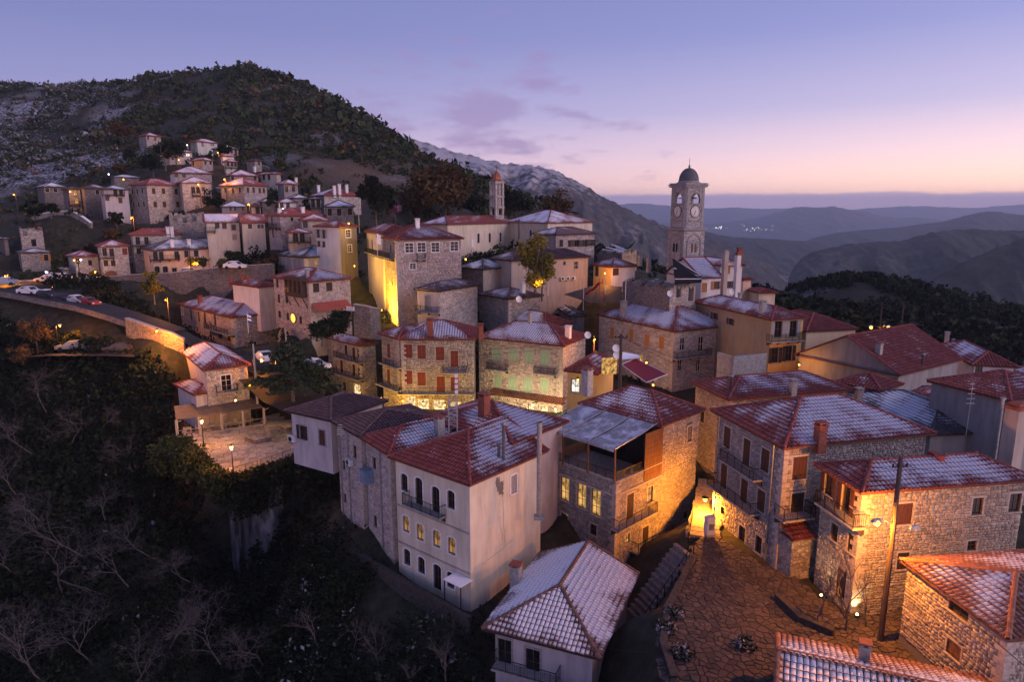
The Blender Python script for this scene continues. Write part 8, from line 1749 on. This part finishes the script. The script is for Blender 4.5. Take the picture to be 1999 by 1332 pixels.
tree('small pink purple tree in front of the russet plane tree', at(772, 428, 150), 3.6, 1.5, lm_pink, 4, leaves=500, ls=.25)
tree('yellow leaved tree glowing in lamplight beside the tan house', at(1045, 566, 108), 7.8, 3.9, lm_yellow, 5, leaves=6500, ls=.30, tone=.45, cz=.5, flat=1.25)
tree('russet tree behind the cream hall roof', at(1090, 428, 200), 6.5, 4.8, lm_brown, 6, leaves=1500, ls=.6, tone=.6)
tree('dark trees behind the bell tower at its right', at(1008, 425, 215), 8.5, 6.5, lm_dark, 7, leaves=2200, ls=.8, tone=.5); tree('dark tree behind the bell tower at its left', at(925, 428, 205), 7, 5, lm_dark, 8, leaves=1600, ls=.8, tone=.6)
tree('yellow poplar standing against the upper retaining wall', at(302, 588, 118), 5.2, 1.7, lm_yellow, 9, leaves=1500, ls=.3, flat=1.2, tone=.25)
tree('little dark fir between the small snowy houses', at(531, 411, 150), 3.6, 1.1, lm_dark, 10, leaves=600, ls=.3, cat='fir tree', name='fir_tree', flat=1.1)
tree('dark leafy tree beside the lit peach wall', at(398, 530, 132), 3.0, 1.6, lm_olive, 11, leaves=900, ls=.25); tree('thin yellow tree in front of the lit peach wall', at(374, 532, 132), 3.4, 1.4, lm_yellow, 12, leaves=500, ls=.2, tone=.6)
tree('round clipped dark bush beside the white hatchback', at(452, 520, 131), 3.6, 2.0, lm_dark, 13, leaves=1300, ls=.25, cat='bush', tone=.6); tree('pale hedge bush in front of the round dark bush', at(437, 528, 129), 2.6, 1.4, lm_olive, 14, leaves=700, ls=.22, cat='bush')
for i, (u, v, D, H, r0) in enumerate(((323, 330, 205, 9, 4), (300, 345, 200, 7, 4), (345, 322, 215, 8, 3.5), (240, 275, 245, 6, 4.5), (440, 305, 224, 4, 2.6), (462, 355, 190, 3, 2))): tree(['dark fir tall beside the lilac hillside house', 'dark bushy tree left of the hillside fir', 'dark tree between the lilac house and the lamp', 'russet tree below the highest stone house', 'green bush beside the small stepped house', 'dark bush behind the pink mansion'][i], at(u, v, D), H, r0, lm_brown if i == 3 else lm_dark, 30 + i, leaves=1100, ls=.55, tone=.3)
for i, (u, v, D, H, r0, m_) in enumerate(((365, 935, 78, 6.0, 3.6, lm_olive), (330, 915, 82, 5.0, 3.0, lm_olive), (415, 960, 75, 3.6, 2.4, lm_olive), (300, 960, 80, 5, 3, lm_dark))): tree(['large yellowish bush lit by the lantern left of the cafe terrace', 'dim olive bush behind the large lit bush', 'low lit bush under the corner of the cafe terrace', 'dark bush below the cafe terrace bushes'][i], at(u, v, D), H, r0, m_, 50 + i, leaves=4200, ls=.24, cat='bush', tone=.45)
for i, (u, v, D) in enumerate(((148, 672, 108), (168, 676, 107), (75, 690, 106), (45, 705, 104))): tree(['bush glowing yellow under the parking lot lamp', 'second bush beside the glowing bush', 'tall brownish tree at the left of the parking lot', 'dim orange bush at the far left below the road'][i], at(u, v, D), (2.6, 2.2, 6, 3)[i], (1.7, 1.4, 2.6, 2)[i], (lm_yellow, lm_olive, lm_brown, lm_brown)[i], 60 + i, leaves=1500, ls=.24, cat='bush' if i != 2 else 'tree')
for i, (u, v, D) in enumerate(((650, 655, 93), (672, 640, 93.5), (628, 668, 92))): tree(['dark ivy covered bush below the direction sign', 'bush behind the direction sign', 'bush at the foot of the stone inn wall'][i], at(u, v, D), 3.2, 2.2, lm_dark, 70 + i, leaves=2400, ls=.22, cat='bush', tone=.7)
for i, (u, v, D) in enumerate(((420, 392, 165), (455, 398, 160), (225, 412, 162), (212, 428, 158), (178, 440, 154), (128, 448, 152), (100, 424, 160), (300, 445, 149), (345, 402, 158), (407, 408, 153), (590, 400, 152), (606, 405, 150), (515, 335, 196), (545, 300, 210), (480, 330, 195), (400, 335, 190), (150, 470, 146), (110, 490, 142), (70, 430, 165), (230, 325, 215), (255, 300, 225), (460, 465, 143), (500, 500, 133), (520, 512, 131))):
    p = at(u, v, D); p.z = gz(p.x, p.y); tree('small dark leafy tree growing between the houses of the upper village', p, random.uniform(3, 5.5), random.uniform(1.6, 2.8), (lm_dark, lm_olive, lm_dark, lm_brown)[i % 4], 500 + i, 'small trees in the upper village', leaves=700, ls=.42, tone=.4, cz=.52)
# cedar with flat tiers
b_ = at(572, 782, 88); t = thing('cedar_tree', 'wide dark cedar with flat layered branches beside the cafe terrace', 'cedar tree', b_); rg = random.Random(5); mb = MB(); H = 7.6; mb.tube([(0, 0, -1), (.1, 0, H * .5), (0, 0, H)], .28, 8, .05); P = []; 
for k in range(26):
    z = H * (.25 + .72 * k / 26); Lb = (1 - .82 * (k / 26) ** 1.1) * 6.6 * rg.uniform(.65, 1.05); a = k * 2.4; e = Vector((math.cos(a) * Lb, math.sin(a) * Lb, z - .10 * Lb + .35)); mb.tube([(0, 0, z), (math.cos(a) * Lb * .5, math.sin(a) * Lb * .5, z + .35), e], .07, 4, .02)
    for q in range(int(150 * Lb / 3)): s = rg.uniform(.15, 1) ** .7; w_ = rg.gauss(0, .24 * Lb * s * .8 + .15); P.append((math.cos(a) * Lb * s - math.sin(a) * w_, math.sin(a) * Lb * s + math.cos(a) * w_, z + (e.z - z) * s + .3 * math.sin(PI * s) - .12 * abs(w_) + rg.gauss(0, .06)))
mb.obj('trunk', bark, t); leaf_obj('foliage', np.array(P), .26, leaf_mat('leaf_cedar', [(0, (.018, .03, .018)), (1, (.05, .065, .035))]), np.random.default_rng(3), np.random.default_rng(4).uniform(0, 1, len(P)), None, t, elong=2.4)
# ivy over the terrace edge
P = []; r2 = np.random.default_rng(9)
for k in range(9000):
    t_ = r2.uniform(0, 3.99); i = int(t_); p = cl[i].lerp(cl[i + 1], t_ - i); dz = r2.uniform(0, 1) ** 1.4 * (6.5 if i > 0 else 4); P.append((p.x + r2.normal(0, .5), p.y - .8 - .25 * dz + r2.normal(0, .5), p.z - dz * .7 + .3))
iv = thing('ivy', 'dark ivy hanging over the cliff under the cafe terrace', 'ivy', cl[2]); leaf_obj('foliage', np.array(P) - np.array(cl[2]), .28, lm_dark, r2, r2.uniform(.2, 1, len(P)), None, iv)
# bare trees in the gorge and the bare shrub by the hotel
def bare(label, base, H, seed, group=None, mat=bark_pale, depth=7, lean=(0, 0), n=3, spread=.62, up=.05):
    rg = random.Random(seed); t = thing('bare_tree', label, 'bare tree', base, 0, group); mb = MB(); tips = []
    branch(mb, Vector((0, 0, -.4)), Vector((lean[0], lean[1], 1)).normalized(), H * rg.uniform(.2, .34), H * .008 + .012, depth, rg, tips, up, spread, n); mb.obj('trunk', mat, t); return t
BT = [(75, 1010, 74, 9), (205, 1010, 74, 8), (120, 1150, 66, 10), (250, 1140, 66, 8), (30, 1250, 60, 9), (180, 1290, 58, 8), (330, 1260, 58, 9), (430, 1290, 55, 7), (520, 1300, 54, 6), (20, 1110, 70, 8), (60, 880, 88, 8), (140, 860, 90, 8), (90, 800, 96, 7), (200, 830, 92, 7), (290, 1080, 70, 8), (370, 1130, 66, 7),
      (160, 1080, 70, 9), (90, 1330, 56, 9), (260, 1330, 55, 8), (30, 960, 80, 8), (250, 900, 86, 7), (400, 1210, 62, 8)]
for i, (u, v, D, H) in enumerate(BT): bare('bare pale branched tree in the dark gorge at the lower left', at(u, v, D), H, 200 + i, 'bare trees in the gorge', lean=(random.uniform(-.9, 1.0), random.uniform(-.8, .2)))
for i, (u, v, D, H) in enumerate(((620, 1255, 53, 4.5), (690, 1260, 52, 4.0), (740, 1290, 50, 3.5), (870, 1320, 46, 4.0), (800, 1330, 47, 3.5))): bare('fine twigged bare shrub on the bank below the plaster house', at(u, v, D), H, 300 + i, 'bare shrubs on the bank', bark, 5, (random.uniform(-.3, .3), -.2), 4, .55, .2)
t = bare('bare twiggy shrub lit by spotlights beside the tall lamp pole', pz(1650, 1232, ZP), 10, 400, None, bark, 5, (-.1, -.1), 4, .38, .45)
for i, (u, v) in enumerate(((1595, 1225), (1690, 1225))): bare(['left bare shrub on the kerb by the hotel', 'right bare shrub at the foot of the tall lamp pole'][i], pz(u, v, ZP), 7, 410 + i, None, bark, 4, (.1 * (1 - 2 * i), 0), 4, .4, .35)
for i, (u, v) in enumerate(((1317, 1203), (1455, 1262), (1330, 1280), (1300, 1230))):
    p = pz(u, v, ZP + .1); c = crown_points((0, 0, .15), .7, 260, rng, .5, .1); tt = thing('weed_patch', ['frosty weeds at the top of the stone stairs', 'dark weeds growing between the flagstones', 'weeds along the low wall of the square', 'frosty weeds beside the low wall'][i], 'weeds', p); leaf_obj('leaves', c, .16, lm_dark, rng, rng.uniform(0, 1, 260), rng.uniform(0, .9, 260), tt)
